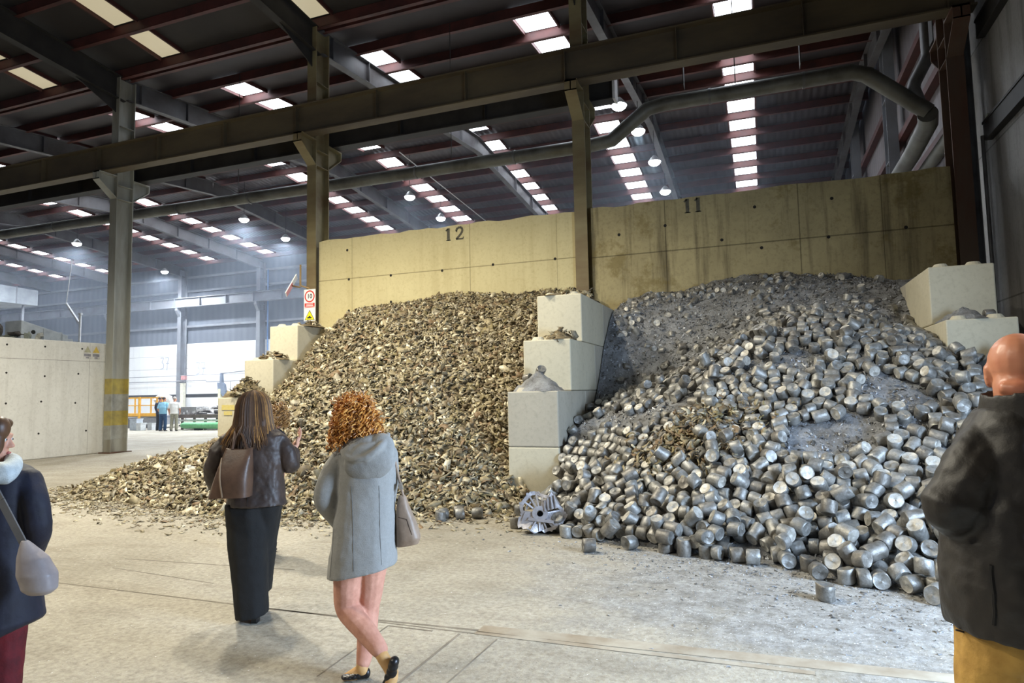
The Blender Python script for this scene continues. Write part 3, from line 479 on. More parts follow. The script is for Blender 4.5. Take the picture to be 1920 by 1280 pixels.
1112,10060,2370,127,47,0,-411,10116,2172,107,-66,0,-815,10092,1975,82,93,0,1882,9952,2211,78,113,1,78,10128,2440,63,50,1,2046,9922,2130,97,38,0,
-1697,9990,1568,103,45,1,2353,9864,2004,116,-76,0,-1436,10042,1776,155,9,2,-940,10108,1899,155,25,2,557,10140,2415,86,161,0,933,10117,2379,81,35,1,
1443,10059,2323,85,-175,0,390,10158,2402,95,177,1,-1648,10039,1700,98,122,0,1663,10048,2285,120,-54,0,-2373,9914,1293,145,51,0,-1309,10112,1722,30,-162,0,
-616,10180,2139,111,39,1,2184,9963,2065,146,126,2,1201,10135,2466,128,4,1,732,10182,2443,85,175,0,-1804,10058,1493,104,-110,0,-2062,10018,1408,103,-127,0,
-732,10208,2063,49,-31,0,-1563,10122,1610,90,116,0,-464,10250,2204,65,-15,2,-901,10222,2004,111,16,1,-1076,10217,1875,66,65,1,1392,10180,2399,86,-175,0,
-1950,10091,1439,103,-124,0,1595,10155,2339,33,-66,0,568,10274,2486,96,-21,0,2122,10070,2152,89,-131,1,-2211,10053,1385,104,163,0,158,10294,2438,88,-19,0,
-1455,10203,1672,88,-67,0,-349,10305,2287,82,119,0,-1745,10171,1547,125,150,0,1741,10188,2331,151,122,0,-1194,10267,1801,152,18,0,-21,10347,2431,37,-116,1,
995,10300,2465,59,110,0,-641,10343,2127,95,118,0,1149,10311,2467,70,113,1,-2012,10185,1519,48,128,2,-1877,10211,1478,75,25,2,-988,10354,1947,106,-104,0,
-2129,10189,1407,103,165,0,441,10402,2537,66,70,0,1619,10287,2407,79,-164,0,-1311,10345,1748,157,34,2,689,10406,2530,24,-71,0,2162,10214,2175,93,51,2,
-274,10438,2351,77,-56,0,-1702,10318,1595,82,98,0,-1111,10398,1880,36,-152,0,70,10459,2475,95,135,0,-2726,10103,1179,91,-90,0,913,10427,2533,94,-3,1,
-874,10433,2046,67,129,0,1754,10326,2376,108,5,0,2051,10275,2248,92,50,1,-717,10454,2084,150,22,2,-147,10490,2411,85,-54,0,-534,10497,2207,31,-171,0,
1330,10430,2514,159,120,1,-1964,10330,1447,18,-161,0,1093,10465,2537,70,151,0,1555,10410,2469,100,19,0,572,10512,2578,87,161,2,-1010,10498,1970,77,96,0,
-1845,10385,1518,83,-71,0,749,10527,2583,105,-27,1,-1406,10460,1731,151,23,2,448,10546,2584,72,79,0,-1291,10512,1804,91,106,1,766,10569,2699,151,-145,2,
941,10558,2588,89,175,0,-1175,10536,1886,96,102,0,1884,10447,2361,98,-108,0,2154,10400,2249,97,-120,0,-891,10589,2042,85,111,0,-1751,10489,1585,97,109,0,
-615,10622,2193,62,49,0,300,10641,2578,74,42,0,-69,10651,2485,58,28,1,2041,10455,2318,56,147,0,1393,10564,2525,102,-32,0,629,10648,2636,49,-5,2,
-486,10659,2272,125,-156,0,1259,10598,2559,97,-123,0,1527,10576,2609,125,-156,0,-1080,10642,1963,85,-77,0,-1944,10526,1484,94,-83,0,1082,10651,2611,88,175,0,
-1652,10583,1667,72,48,0,-2108,10512,1405,103,-128,1,-2375,10458,1296,154,-17,0,-2666,10391,1196,70,11,1,428,10722,2632,108,-88,0,-333,10727,2349,33,-153,0,
-1214,10672,1881,89,-73,0,-205,10744,2454,103,45,0,807,10718,2639,19,-64,0,-692,10747,2172,33,-147,0,-1785,10643,1594,125,5,0,-578,10781,2257,97,-75,0,
2144,10588,2302,90,62,1,1488,10704,2549,83,-178,0,23,10814,2544,70,-9,1,-2238,10587,1339,77,37,1,816,10794,2779,41,84,0,-442,10820,2323,152,29,0,
1302,10753,2597,69,138,1,937,10793,2650,77,123,1,2025,10656,2362,93,56,2,1113,10811,2637,81,160,2,-2727,10527,1174,95,90,0,401,10871,2666,107,-105,0,
193,10878,2616,106,-113,0,-331,10886,2401,98,132,0,-2573,10588,1208,104,121,0,707,10894,2698,163,119,0,-2150,10728,1366,106,123,0,-1788,10796,1596,43,-175,0,
1172,10887,2708,47,61,2,831,10920,2692,81,-168,2,-1086,10899,1970,98,-102,1,-2017,10766,1442,37,-170,0,1450,10861,2580,80,-155,1,-2441,10711,1232,159,41,2,
1840,10842,2448,83,101,1,533,10988,2703,13,-156,0,-2303,10759,1302,81,85,1,287,10999,2665,83,-53,0,-1634,10891,1666,149,-1,0,-258,11011,2440,157,28,0,
1292,10950,2634,102,23,0,-1194,10968,1890,25,-174,2,-2727,10697,1180,99,-90,1,2123,10850,2351,68,151,0,-2588,10767,1234,77,91,1,-1853,10924,1555,89,-84,0,
2005,10899,2399,89,-119,1,388,11092,2682,94,-124,2,-2196,10891,1365,79,-30,0,-1992,10939,1494,41,-146,0,-2444,10848,1279,22,-141,0,-2712,10794,1359,39,107,2,
931,11103,2715,71,113,1,1179,11084,2683,103,-83,1,-1312,11081,1875,127,-168,2,-1653,11038,1683,78,-5,0,217,11169,2642,109,-171,1,1905,11013,2440,155,152,0,
-1405,11091,1788,33,-165,2,-2725,10849,1210,75,90,0,-1194,11129,1927,24,-152,0,2155,10990,2369,87,62,0,650,11192,2730,4,171,0,-2327,10979,1425,60,127,0,
-1777,11087,1635,60,-103,1,341,11232,2737,130,-64,0,-2603,10933,1274,76,15,0,-1914,11076,1539,103,142,0,-2090,11055,1570,85,11,2,-2054,11072,1443,26,-147,2,
-2470,10987,1313,76,15,1,514,11252,2718,103,158,0,1386,11191,2667,75,121,0,-2215,11066,1403,104,138,0,-1646,11188,1672,147,18,0,-1396,11225,1850,64,60,0,
-2659,11056,1301,101,-69,2,296,11381,2652,160,32,0,-2160,11185,1469,87,-33,0,-1877,11240,1584,68,24,0,-2508,11120,1367,44,-111,1,-2009,11224,1534,97,-64,0,
2176,11206,2401,83,90,1,-1759,11284,1638,88,-64,0,-2309,11188,1400,145,63,2,-1504,11328,1783,88,-68,0,-1031,11403,2083,99,-84,0,-1162,11394,2005,101,-93,0,
-1408,11393,1870,144,11,1,-1645,11366,1707,82,100,2,-2634,11189,1383,42,-111,1,325,11522,2693,81,2,1,-2126,11335,1549,102,-58,0,-1872,11403,1635,127,-152,2,
-2352,11313,1495,37,79,0,-2022,11385,1598,50,21,2,-1315,11494,1932,82,-62,1,-1512,11490,1806,118,169,0,-1836,11446,1804,78,-21,1,2161,11391,2441,73,-162,0,
-1660,11480,1749,144,179,0,-1191,11542,1998,146,21,0,-2565,11324,1441,27,-134,0,-1091,11582,2083,54,31,0,119,11654,2665,105,-164,0,-2307,11430,1578,113,123,0,
629,11648,2760,102,-87,1,-1957,11505,1660,107,-49,0,-1402,11625,1925,90,119,0,479,11720,2764,163,50,1,-1707,11610,1792,36,-2,0,237,11755,2725,79,-175,0,
2155,11566,2496,100,-107,1,-1560,11683,1863,112,-83,0,77,11792,2685,77,17,0,1335,11741,2804,73,75,0,-1923,11666,1754,117,-125,1,745,11849,2799,16,-91,0,
-1749,11751,1833,72,66,2,578,11869,2785,78,38,0,224,11897,2762,117,164,1,940,11864,2801,9,-107,0,2144,11729,2560,110,8,0,1217,11876,2837,96,-169,1,
-1962,11811,1857,93,-169,2,724,12003,2838,86,162,1,2156,11846,2647,117,19,0,177,12057,2773,99,-173,1,377,12099,2832,111,-150,1,838,12117,2864,159,100,0,
976,12165,2923,25,103,0,498,12217,2932,167,-99,1,757,12231,2913,87,21,0,676,12358,2948,16,-83,0,-1357,12376,2397,92,-171,0,122,12485,2900,33,-120,2,
89,12607,2980,74,-11,1,2499,12357,3355,90,-172,2,1,12842,3076,150,63,0,1676,12853,3319,155,74,0,2023,13272,3525,74,125,2,1522,13823,3698,106,-142,0,
1462,13959,3723,94,-140,2,-1550,14165,3613,117,-99,1,1633,14218,3747,167,86,0,-2035,14262,3645,160,71,0,
]
# ------------------------------------------------------------------ the hall
YC = 15.05                              # centre line of the column row between the two halls
COLX = [3.8 - 7.61 * k for k in range(12)]
def roof_back(y): return 13.3 + .085 * (y - 26.3) if y < 26.3 else 13.3 - .1 * (y - 26.3)
def roof_front(y): return 12.3 + .1 * (15.1 - y) if y > 2 else 12.3 + .1 * 13.1 - .1 * (2 - y)
XL, XR = -82.0, 4.35

fl = MB().box(XL, 9, -14, 39.2, -.3, 0).build('floor', M['floor'], kind='structure')
j = MB()
for (x0, y0, x1, y1, w) in [(-6.6, 4.22, -.3, 4.2, .008), (-3.9, 4.19, 1.9, 4.42, .012), (-.3, 4.30, 2.4, 4.62, .008), (-2.0, 4.17, -2.0, 2.9, .009),
                            (-2.55, 4.16, -2.2, 4.16, .008), (-2.55, 4.16, -2.5, 3.3, .005), (-1.72, 4.15, -1.75, 3.0, .005), (-6.2, 5.05, -4.2, 5.2, .006), (-6.0, 4.75, -4.6, 4.62, .005)]:
    j.bar((x0, y0, .0005), (x1, y1, .0005), w * 2, .003)
j.build('floor_joint', M['joint'], fl)
MB().bar((-1.9, 4.30, .0), (1.9, 4.40, .0), .13, .008).bar((-1.9, 4.22, .0), (.2, 4.22, .0), .05, .008).build('embedded_rail', M['rail_steel'], fl)

ce = MB()                               # near roof: two slopes; far roof: two slopes meeting in a valley over the columns
def slab(mb, y0, y1, f, x0=XL, x1=XR, t=.12, dz=0, mi=0):
    a, b = f(y0) + dz, f(y1) + dz
    mb.hexa([(x0, y0, a), (x1, y0, a), (x1, y1, b), (x0, y1, b), (x0, y0, a + t), (x1, y0, a + t), (x1, y1, b + t), (x0, y1, b + t)], mi)
slab(ce, 15.1, 26.3, roof_back, mi=2); slab(ce, 26.3, 39.2, roof_back)
slab(ce, 2.0, 15.1, roof_front, mi=1); slab(ce, -12, 2.0, roof_front, mi=1)
ceil = ce.build('ceiling', [M['roof'], M['roof_dark'], M['roof_near']], kind='structure')
PUR = 1.63
def purlin(y, f, m):
    z = f(y); mb = MB()
    mb.box(XL, XR, y - .035, y + .035, z - .30, z - .02); mb.box(XL, XR, y - .035, y + .09, z - .31, z - .29)
    mb.build('purlin', m, ceil)
for k in range(7): purlin(15.2 + k * PUR, roof_back, M['purlin'])
for k in range(8): purlin(26.75 + k * PUR, roof_back, M['purlin'])
for k in range(8): purlin(14.9 - k * PUR, roof_front, M['purlin'])
def ibeam(mb, a, b, w, h, tf=.03, tw=.016, mi=0):
    """I-section from a to b (points on the centre of the bottom flange), web upright"""
    a, b = Vector(a), Vector(b); z = Vector((0, 0, 1))
    mb.bar(a + z * tf / 2, b + z * tf / 2, w, tf, mi); mb.bar(a + z * (h - tf / 2), b + z * (h - tf / 2), w, tf, mi)
    mb.bar(a + z * h / 2, b + z * h / 2, tw, h - 2 * tf, mi)
for x in COLX:
    mb = MB()
    ibeam(mb, (x, 15.1, roof_back(15.1) - 1.0), (x, 26.3, roof_back(26.3) - 1.0), .24, .72)
    ibeam(mb, (x, 26.3, roof_back(26.3) - 1.0), (x, 38.6, roof_back(38.6) - 1.0), .24, .72)
    for y in (15.6, 17.5, 19.5, 22, 24.5, 28.5, 31, 33.5, 36): mb.box(x - .11, x + .11, y - .008, y + .008, roof_back(y) - .96, roof_back(y) - .3)
    mb.build('rafter', M['rafter'], ceil)
    mb = MB(); ibeam(mb, (x, 2, roof_front(2) - 1.05), (x, 15.0, roof_front(15.0) - 1.05), .26, .78)
    mb.prism([(13.4, roof_front(13.4) - 1.05), (14.8, roof_front(14.8) - 1.5), (14.8, roof_front(14.8) - .9)], 'x', x - .012, x + .012)
    mb.build('rafter', M['steel_dark'], ceil)
# rooflights: one strip per window, one pane between each pair of purlins
STRIP = [-.33 - 5.46 * k for k in range(15)]
wn = 0
def rooflight(x, spans, f, m, w=1.02):
    global wn
    wn += 1; mb = MB(); fr = MB()
    for y0, y1 in spans:
        a, b = f(y0), f(y1)
        mb.hexa([(x - w / 2, y0, a - .03), (x + w / 2, y0, a - .03), (x + w / 2, y1, b - .03), (x - w / 2, y1, b - .03), (x - w / 2, y0, a - .005), (x + w / 2, y0, a - .005), (x + w / 2, y1, b - .005), (x - w / 2, y1, b - .005)])
        for s in (-1, 1): fr.bar((x + s * (w / 2 + .05), y0, a - .06), (x + s * (w / 2 + .05), y1, b - .06), .05, .12)
    o = mb.build('window_%d' % wn, m, kind='structure'); fr.build('window_frame', M['purlin'], o)
rr = random.Random(3)
for x in STRIP:
    rooflight(x, [(15.2 + k * PUR + .13, 15.2 + (k + 1) * PUR - .1) for k in range(1, 6)] + [(25.1, 26.2)], roof_back, M['skylight'])
    rooflight(x, [(26.75 + k * PUR + .12, 26.75 + (k + 1) * PUR - .12) for k in range(0, 7)], roof_back, M['skylight'])
for x in STRIP[1:6]:
    rooflight(x, [(14.9 - (k + 1) * PUR + .1, 14.9 - k * PUR - .1) for k in (0, 1, 2, 3)], roof_front, M['skylight_dirty'], .85)

# far wall: whitewashed below, sheeted above, rails, columns and a crane runway
YF = 38.9
fw = MB().box(XL, XR, YF, YF + .3, 0, 5.9).build('wall_back', M['far_white'], kind='structure')
MB().box(XL, XR, YF + .1, YF + .2, 5.9, 12.2).build('wall_sheet', M['far_sheet'], fw)
g = MB()
for z in (7.15, 9.9, 11.0): g.box(XL, XR, YF - .12, YF + .1, z, z + .16)
g.build('sheeting_rail', M['steel_blue'], fw)
MB().box(XL, XR, YF - .02, YF, 1.75, 2.0).build('base_band', M['steel_dark'], fw)
def paint_strokes(strokes, w, z0, to3):
    mb = MB()
    for st in strokes:
        for a, b in zip(st, st[1:]):
            mb.bar(to3(a), to3(b), w, .004, up=z0)
    return mb
for cx, cz in ((-44.1, 4.45), (-40.4, 3.95)):
    s = 1.0
    f3 = lambda p, cx=cx, cz=cz: (cx + p[0] * .62, YF - .006, cz + (p[1] - .5) * .9)
    paint_strokes([[(-.62, 1), (-.05, 1), (-.35, .62), (-.05, .42), (-.1, .08), (-.6, 0)], [(.15, 1), (.78, 1), (.6, .5), (.5, -.1)], [(.3, .5), (.9, .5)]], .085, (0, 1, 0), f3).build('painted_number', M['stencil_blue'], fw)

# concrete bay walls 12 and 11 between the columns
ZW = 5.88
def wavy_top(name, x0, x1, m, seed):
    rg = random.Random(seed); n = 26; mb = MB()
    xs = [x0 + (x1 - x0) * i / n for i in range(n + 1)]; zs = [ZW + rg.uniform(-.025, .025) for _ in xs]
    for y, flip in ((14.9, 0), (15.2, 1)): pass
    v = []
    for x, z in zip(xs, zs): v += [(x, 14.9, -.05), (x, 15.2, -.05), (x, 14.9, z), (x, 15.2, z + rg.uniform(-.01, .01))]
    f = []
    for i in range(n):
        a, b = 4 * i, 4 * i + 4
        f += [(a, b, b + 2, a + 2), (a + 1, a + 3, b + 3, b + 1), (a + 2, b + 2, b + 3, a + 3), (a, a + 1, b + 1, b)]
    f += [(0, 2, 3, 1), (4 * n, 4 * n + 1, 4 * n + 3, 4 * n + 2)]
    return mb.add(v, f).build(name, m, kind='structure')
w12 = wavy_top('wall_center_bay', -11.27, -3.96, M['wall12'], 1)
w11 = wavy_top('wall_right_bay', -3.6, 3.62, M['wall11'], 2)
def holes(pts, parent):
    mb = MB()
    for x, z in pts: mb.disc((x, 14.899, z), (0, -1, 0), .035, 10, 0, .004)
    mb.build('tie_hole', M['hole'], parent)
holes([(-10.3, 4.75), (-9.0, 4.75), (-7.5, 4.75), (-6.1, 4.78), (-4.5, 4.78), (-10.35, 5.55), (-10.3, 3.9), (-9.0, 4.05), (-7.5, 4.05), (-6.1, 4.05), (-4.5, 4.05)], w12)
holes([(-2.95, 5.2), (-1.9, 5.3), (-.7, 4.85), (.1, 4.6), (1.4, 4.7), (2.8, 4.75), (.0, 5.5), (1.5, 5.5)], w11)
def digit_one(x, z, h):
    y = 14.895
    return [(-.02 * h + x, z), (x - .02 * h, z)], [[(x, z), (x, z + h)], [(x - .14 * h, z + .82 * h), (x, z + h)]]
y3 = lambda p: (p[0], 14.896, p[1])
def number(strokes, parent, w):
    mb = MB()
    for st, ww in strokes:
        for a, b in zip(st, st[1:]): mb.bar(y3(a), y3(b), ww, .006, up=(0, 1, 0))
    mb.build('stencilled_number', M['stencil'], parent)
def one(x, z, h): return [([(x, z), (x, z + h)], .24 * h), ([(x - .22 * h, z + .8 * h), (x - .02 * h, z + .97 * h)], .12 * h), ([(x - .2 * h, z + .03 * h), (x + .2 * h, z + .03 * h)], .07 * h)]
two = [([(-.27, .70), (-.25, .84), (-.15, .95), (.02, .99), (.18, .94), (.26, .8), (.25, .66), (.14, .48), (-.08, .24), (-.28, .06)], .17), ([(-.30, .06), (.3, .06)], .12), ([(.3, .0), (.34, .2)], .06), ([(-.3, .7), (-.2, .72)], .14)]
h = .32
number(one(-7.31, 5.5, h) + [([(-7.0 + p[0] * h, 5.5 + p[1] * h) for p in st], w * h) for st, w in two], w12, .05)
number(one(-1.40, 5.53, h) + one(-1.17, 5.53, h), w11, .05)

# right-hand wall of the hall: concrete panels below and in front, sheeting with red rails behind
wr = MB().box(XR, XR + .3, -12, 16, 0, 14.5).box(XR, XR + .3, 16, 39.2, 0, 6.2).build('wall_right', M['wall_right'], kind='structure')
MB().box(XR + .05, XR + .2, 16, 39.2, 6.2, 13.4).build('wall_sheet', M['right_sheet'], wr)
g = MB()
for z in (7.4, 9.0, 10.6): g.box(XR - .16, XR + .05, 16, 39, z, z + .2)
g.build('sheeting_rail', M['purlin'], wr)
g = MB()
for z in (6.3, 8.35): g.box(XR - .14, XR, 4, 14.9, z, z + .34).box(XR - .16, XR, 4, 14.9, z + .32, z + .36)
g.build('sheeting_rail', M['steel_dark'], wr)
# low wall closing the neighbouring bay at the left
lw = MB().box(-20.1, -19.4, 3.0, 14.98, 0, 3.42).build('wall_left_bay', M['wall_left'], bevel=.03, kind='structure')
mb = MB()
rg = random.Random(8)
for i in range(16): mb.disc((-19.402, 11 + rg.uniform(-.2, .2) + (i % 4) * 1.05, [.75, 1.6, 2.4, 3.2][i // 4] + rg.uniform(-.05, .05)), (1, 0, 0), .03, 10)
mb.build('tie_hole', M['hole'], lw)

# ------------------------------------------------------------------ columns, runway beams
def column(x, y, ztop, mat, front=-1, name='steel_column', d=.56, w=.3, stripes=False, **tags):
    o = empty(name, (x, y, 0), **tags)
    mb = MB()
    for s in (-1, 1): mb.box(-w / 2, w / 2, s * d / 2 - .014, s * d / 2 + .014, 0, ztop)
    mb.box(-.009, .009, -d / 2, d / 2, 0, ztop)
    for z in (8.45, 8.0, 10.4):
        if z < ztop - .5: mb.box(-w / 2 + .01, w / 2 - .01, -d / 2, d / 2, z, z + .02)
    mb.build('shaft', mat, o)
    MB().box(-w / 2 - .1, w / 2 + .1, -d / 2 - .1, d / 2 + .1, 0, .03).build('base_plate', M['steel_rust'], o)
    return o
labels = ['rusty dark column where wall 11 meets the grey side wall', 'column between the walls stencilled 12 and 11',
          'column carrying the speed limit sign at the edge of wall 12', 'free-standing column with yellow painted bands beside the low wall']
mats = [M['steel_rust'], M['steel_olive'], M['steel_olive'], M['column_grey']]
cols = []
for k in range(4):
    c = column(COLX[k], YC, roof_back(YC) - .35, mats[k], label=labels[k], cat='column'); cols.append(c)
    mb = MB()
    for s, n in ((-1, 'crane_bracket'), (1, 'crane_bracket')):
        b = MB(); y0 = s * .28
        b.prism([(y0, 8.72), (y0 + s * .62, 8.72), (y0 + s * .62, 8.5), (y0, 8.02)], 'x', -.012, .012)
        b.box(-.15, .15, min(y0, y0 + s * .62), max(y0, y0 + s * .62), 8.70, 8.74)
        b.hexa([(-.14, y0, 8.0), (.14, y0, 8.0), (.14, y0 + s * .62, 8.48), (-.14, y0 + s * .62, 8.48), (-.14, y0, 8.03), (.14, y0, 8.03), (.14, y0 + s * .62, 8.51), (-.14, y0 + s * .62, 8.51)])
        b.box(-.14, .14, y0 + s * .6 - .01, y0 + s * .62, 8.48, 8.74)
        b.build(n, mats[k], c)
for k in range(4, 9):
    column(COLX[k], YC, roof_back(YC) - .35, M['steel'], label='bare column standing beyond the frame edge', cat='column') if False else None
c = cols[3]
for z0, z1, m in ((.42, .85, M['grey_paint']), (.85, 1.3, M['yellow_paint']), (1.3, 1.82, M['grey_paint']), (1.82, 2.3, M['yellow_paint'])):
    mb = MB()
    for s in (-1, 1): mb.box(-.153, .153, s * .28 - .017, s * .28 + .017, z0, z1)
    mb.box(-.012, .012, -.27, .27, z0, z1)
    mb.build('paint_band', m, c)
def runway(y, z, mat, label, x0=XL, x1=4.1, h=.82, w=.34):
    mb = MB(); ibeam(mb, (x0, y, z), (x1, y, z), w, h, .035, .016)
    for x in [k * 2.54 + 1.1 for k in range(-32, 2)]: mb.box(x - .008, x + .008, y - w / 2 + .02, y + w / 2 - .02, z + .03, z + h - .03)
    o = mb.build('crane_runway_beam', mat, label=label, cat='beam')
    MB().box(x0, x1, y - .03, y + .03, z + h, z + h + .06).build('crane_rail', M['steel_dark'], o)
    return o
runway(14.45, 8.75, M['beam_olive'], 'nearest crane runway beam, running in front of the columns across the whole hall')
runway(15.68, 8.75, M['steel_dark'], 'dark crane runway beam just behind the column row, half hidden by the nearer beam', x1=-3.12)
runway(38.05, 8.62, M['steel_blue'], 'pale blue-grey runway beam in front of the distant back wall', x1=4.1, h=.72)
MB().box(-3.12, -3.06, 15.5, 15.86, 8.73, 9.62).build('end_plate', simple('pale_end_plate', (206, 202, 200), .5), bpy.data.objects['crane_runway_beam.001'])
for y, lab in ((22.8, 'dark blue-grey column against the side wall behind wall 11'), (30.4, 'farther column against the side wall, just over the top of wall 11')):
    column(4.05, y, roof_back(y) - .35, M['steel_blue'], label=lab, cat='column', w=.3)
far_lab = {5: 'distant column with a blue pipe standing beside it', 6: 'distant column between the two painted numbers 37', 7: 'distant column half hidden behind the low wall and scrap'}
for k in (5, 6, 7):
    c = column(COLX[k], 38.5, 11.6, M['steel_blue'], label=far_lab[k], cat='column', w=.34)
    b = MB()
    b.prism([(-.28, 8.6), (-.6, 8.6), (-.6, 8.4), (-.28, 7.9)], 'x', -.12, .12); b.build('crane_bracket', M['steel_blue'], c)
MB().tube([(COLX[5] + .55, 38.6, 0), (COLX[5] + .55, 38.6, 11)], .05, 10).build('drain_pipe', simple('blue_pipe', (96, 130, 178), .5), label='thin blue pipe running up the back wall beside a far column', cat='pipe')
# ------------------------------------------------------------------ heaps: height fields through surveyed points
def tps(pts):
    p=np.array(pts,float); n=len(p); d=np.hypot(p[:,None,0]-p[None,:,0],p[:,None,1]-p[None,:,1])
    A=np.zeros((n+3,n+3)); A[:n,:n]=np.where(d>0,d*d*np.log(d+1e-9),0)+np.eye(n)*0.02
    A[:n,n]=1; A[:n,n+1:n+3]=p[:,:2]; A[n:,:n]=A[:n,n:].T
    w=np.linalg.solve(A,np.concatenate([p[:,2],[0,0,0]]))
    def f(x,y):
        x=np.asarray(x,float); y=np.asarray(y,float)
        d=np.hypot(x[...,None]-p[:,0],y[...,None]-p[:,1])
        return (np.where(d>0,d*d*np.log(d+1e-9),0)@w[:n])+w[n]+w[n+1]*x+w[n+2]*y
    return f
def vnoise(x,y,s,seed=0):
    x=np.asarray(x)*s; y=np.asarray(y)*s
    i=np.floor(x).astype(np.int64); j=np.floor(y).astype(np.int64); u=x-i; v=y-j
    u=u*u*(3-2*u); v=v*v*(3-2*v)
    def h(a,b):
        k=(a*374761393+b*668265263+seed*1442695041)&0x7fffffff
        k=((k^(k>>13))*1274126177)&0x7fffffff
        return ((k^(k>>16))&0xffff)/65535.0
    return (h(i,j)*(1-u)+h(i+1,j)*u)*(1-v)+(h(i,j+1)*(1-u)+h(i+1,j+1)*u)*v-0.5
METAL=[(-2.9,7.7,-.03),(-2.45,7.75,-.03),(-1.96,7.4,-.03),(-1.05,6.9,-.03),(-.22,6.7,-.03),(.37,6.55,-.03),(1.,6.3,-.03),(1.6,6.,-.03),(2.4,5.8,-.03),(3.3,5.8,-.03),
 (-3,6.5,-.5),(-1,5.9,-.5),(.5,5.5,-.5),(2,4.9,-.5),(3.5,4.8,-.5),
 (-2.8,9.2,.36),(-2.8,9.35,.7),(-2.8,9.64,.9),(-2.8,10.5,1.1),(-2.8,11.26,1.3),(-2.8,11.6,1.6),(-2.8,12.2,2.4),(-2.8,12.95,3.1),
 (-3.2,9.1,.02),(-2.9,8.9,.12),
 (-3.2,14.9,3.5),(-2.5,14.9,3.75),(-1.35,14.9,3.9),(-.23,14.9,4.05),(.83,14.9,4.),(1.83,14.9,3.85),(2.7,14.9,3.7),(3.6,14.9,3.6),
 (2.25,7.2,.7),(2.25,8.65,1.42),(2.25,9.65,1.9),(2.25,10.98,2.3),(2.25,11.8,2.5),(2.25,12.4,3.05),(2.25,13.5,3.5),
 (0.4,11,2.6),(-.3,10.5,2.25),(-1,10.2,1.8),(-1.8,10,1.4),(1.3,10.8,2.55),
 (.4,12,2.75),(-1,12,2.2),(-1.8,12,1.9),(-2.3,11.3,1.4),(-2.2,13,2.9),(.4,13.5,3.4),(-1,13.5,3.1),(1.5,12.5,3.),
 (0,8.5,1.15),(-1.2,8.6,.95),(1.2,8.4,1.35),(-2.2,8.6,.45),(-2.2,9.4,.95)]
CHIPS=[(-12.,8.8,-.03),(-11.,7.9,-.03),(-8.43,7.42,-.03),(-6.83,7.1,-.03),(-5.53,7.34,-.03),(-4.23,7.88,-.03),(-3.25,8.5,-.03),(-2.9,9.,-.03),
 (-12.7,9.6,-.03),(-12.3,10.7,-.03),(-11.5,11.6,-.03),(-11.,12.4,-.03),(-13.5,8.5,-.4),(-12,7,-.5),(-8.5,6.4,-.5),(-6.8,6,-.5),(-5,6.3,-.5),(-3,7.3,-.5),(-13.8,11,-.5),(-12.5,12.5,-.5),
 (-3.6,9.25,.4),(-3.6,10,.95),(-3.6,10.75,1.5),(-3.6,12,2.5),(-3.6,13.5,3.5),(-3.6,14.9,4.),
 (-10.6,14.9,3.67),(-9.27,14.9,3.88),(-8,14.9,4.01),(-6.95,14.9,4.11),(-5.93,14.9,4.06),(-5.1,14.9,4.03),
 (-9.9,11.5,1.68),(-9.9,12.5,2.4),(-9.9,13.5,3.2),(-9.95,10.75,.95),(-10.7,10.7,.72),
 (-7,8.6,.65),(-7,10,1.5),(-7,12,2.7),(-7,13.6,3.6),(-5,9,.6),(-5,10.5,1.6),(-5,12.5,2.9),(-9,8.8,.55),(-9,10,1.15),(-9,12,2.5),(-11,9.2,.42),(-11.3,10.2,.38),(-10.5,8.6,.28)]
_fm=tps(METAL); _fc=tps(CHIPS)
def hmetal(x,y):
    return _fm(x,y)+.10*vnoise(x,y,1.3,1)+.06*vnoise(x,y,3.1,2)+.03*vnoise(x,y,8,3)
def hchips(x,y):
    return _fc(x,y)+.10*vnoise(x,y,1.1,4)+.08*vnoise(x,y,2.9,5)+.05*vnoise(x,y,7,6)
rng = np.random.default_rng(11)
def heap_mesh(name, h, x0, x1, y0, y1, step, keep, mat, fine=None, **tags):
    xs = np.arange(x0, x1 + step / 2, step); ys = np.arange(y0, y1 + step / 2, step)
    X, Y = np.meshgrid(xs, ys); Z = h(X, Y) + (fine(X, Y) if fine else 0)
    ok = keep(X, Y) & (Z > -.12)
    nx = len(xs); v = np.stack([X, Y, Z], -1).reshape(-1, 3)
    q = ok[:-1, :-1] & ok[1:, :-1] & ok[:-1, 1:] & ok[1:, 1:]
    jj, ii = np.nonzero(q); a = jj * nx + ii
    f = np.stack([a, a + 1, a + nx + 1, a + nx], 1)
    used = np.unique(f); mp = np.zeros(len(v), int); mp[used] = np.arange(len(used))
    me = bpy.data.meshes.new(name); me.from_pydata(v[used].tolist(), [], mp[f].tolist()); me.materials.append(mat)
    me.polygons.foreach_set('use_smooth', [True] * len(me.polygons))
    return link(name, me, **tags)
def fine_swarf(x, y): return .05 * vnoise(x, y, 7, 21) + .045 * vnoise(x, y, 15, 22) + .02 * vnoise(x, y, 30, 23)
swarf_heap = heap_mesh('swarf_heap', hmetal, -3.55, 4.3, 5.2, 14.88, .045,
          lambda x, y: ((x > -2.83) | (y < 9.2)) & ((x < 3.3) | (y < 9)), M['swarf'], fine_swarf,
          label='grey metal swarf heap piled against wall 11 under the pressed briquettes', cat='scrap heap', kind='stuff')
def chip_keep(x, y): return ((x < -3.58) | (y < 9.2)) & (x < -2.7) & ((x > -10.4) | (y < 11.4))
chip_heap = heap_mesh('scrap_heap', lambda x, y: hchips(x, y) - .06, -13.2, -2.7, 6.4, 14.86, .09, chip_keep, M['chip_bed'],
          label='big brown heap of shredded scrap flakes piled against wall 12', cat='scrap heap', kind='stuff')

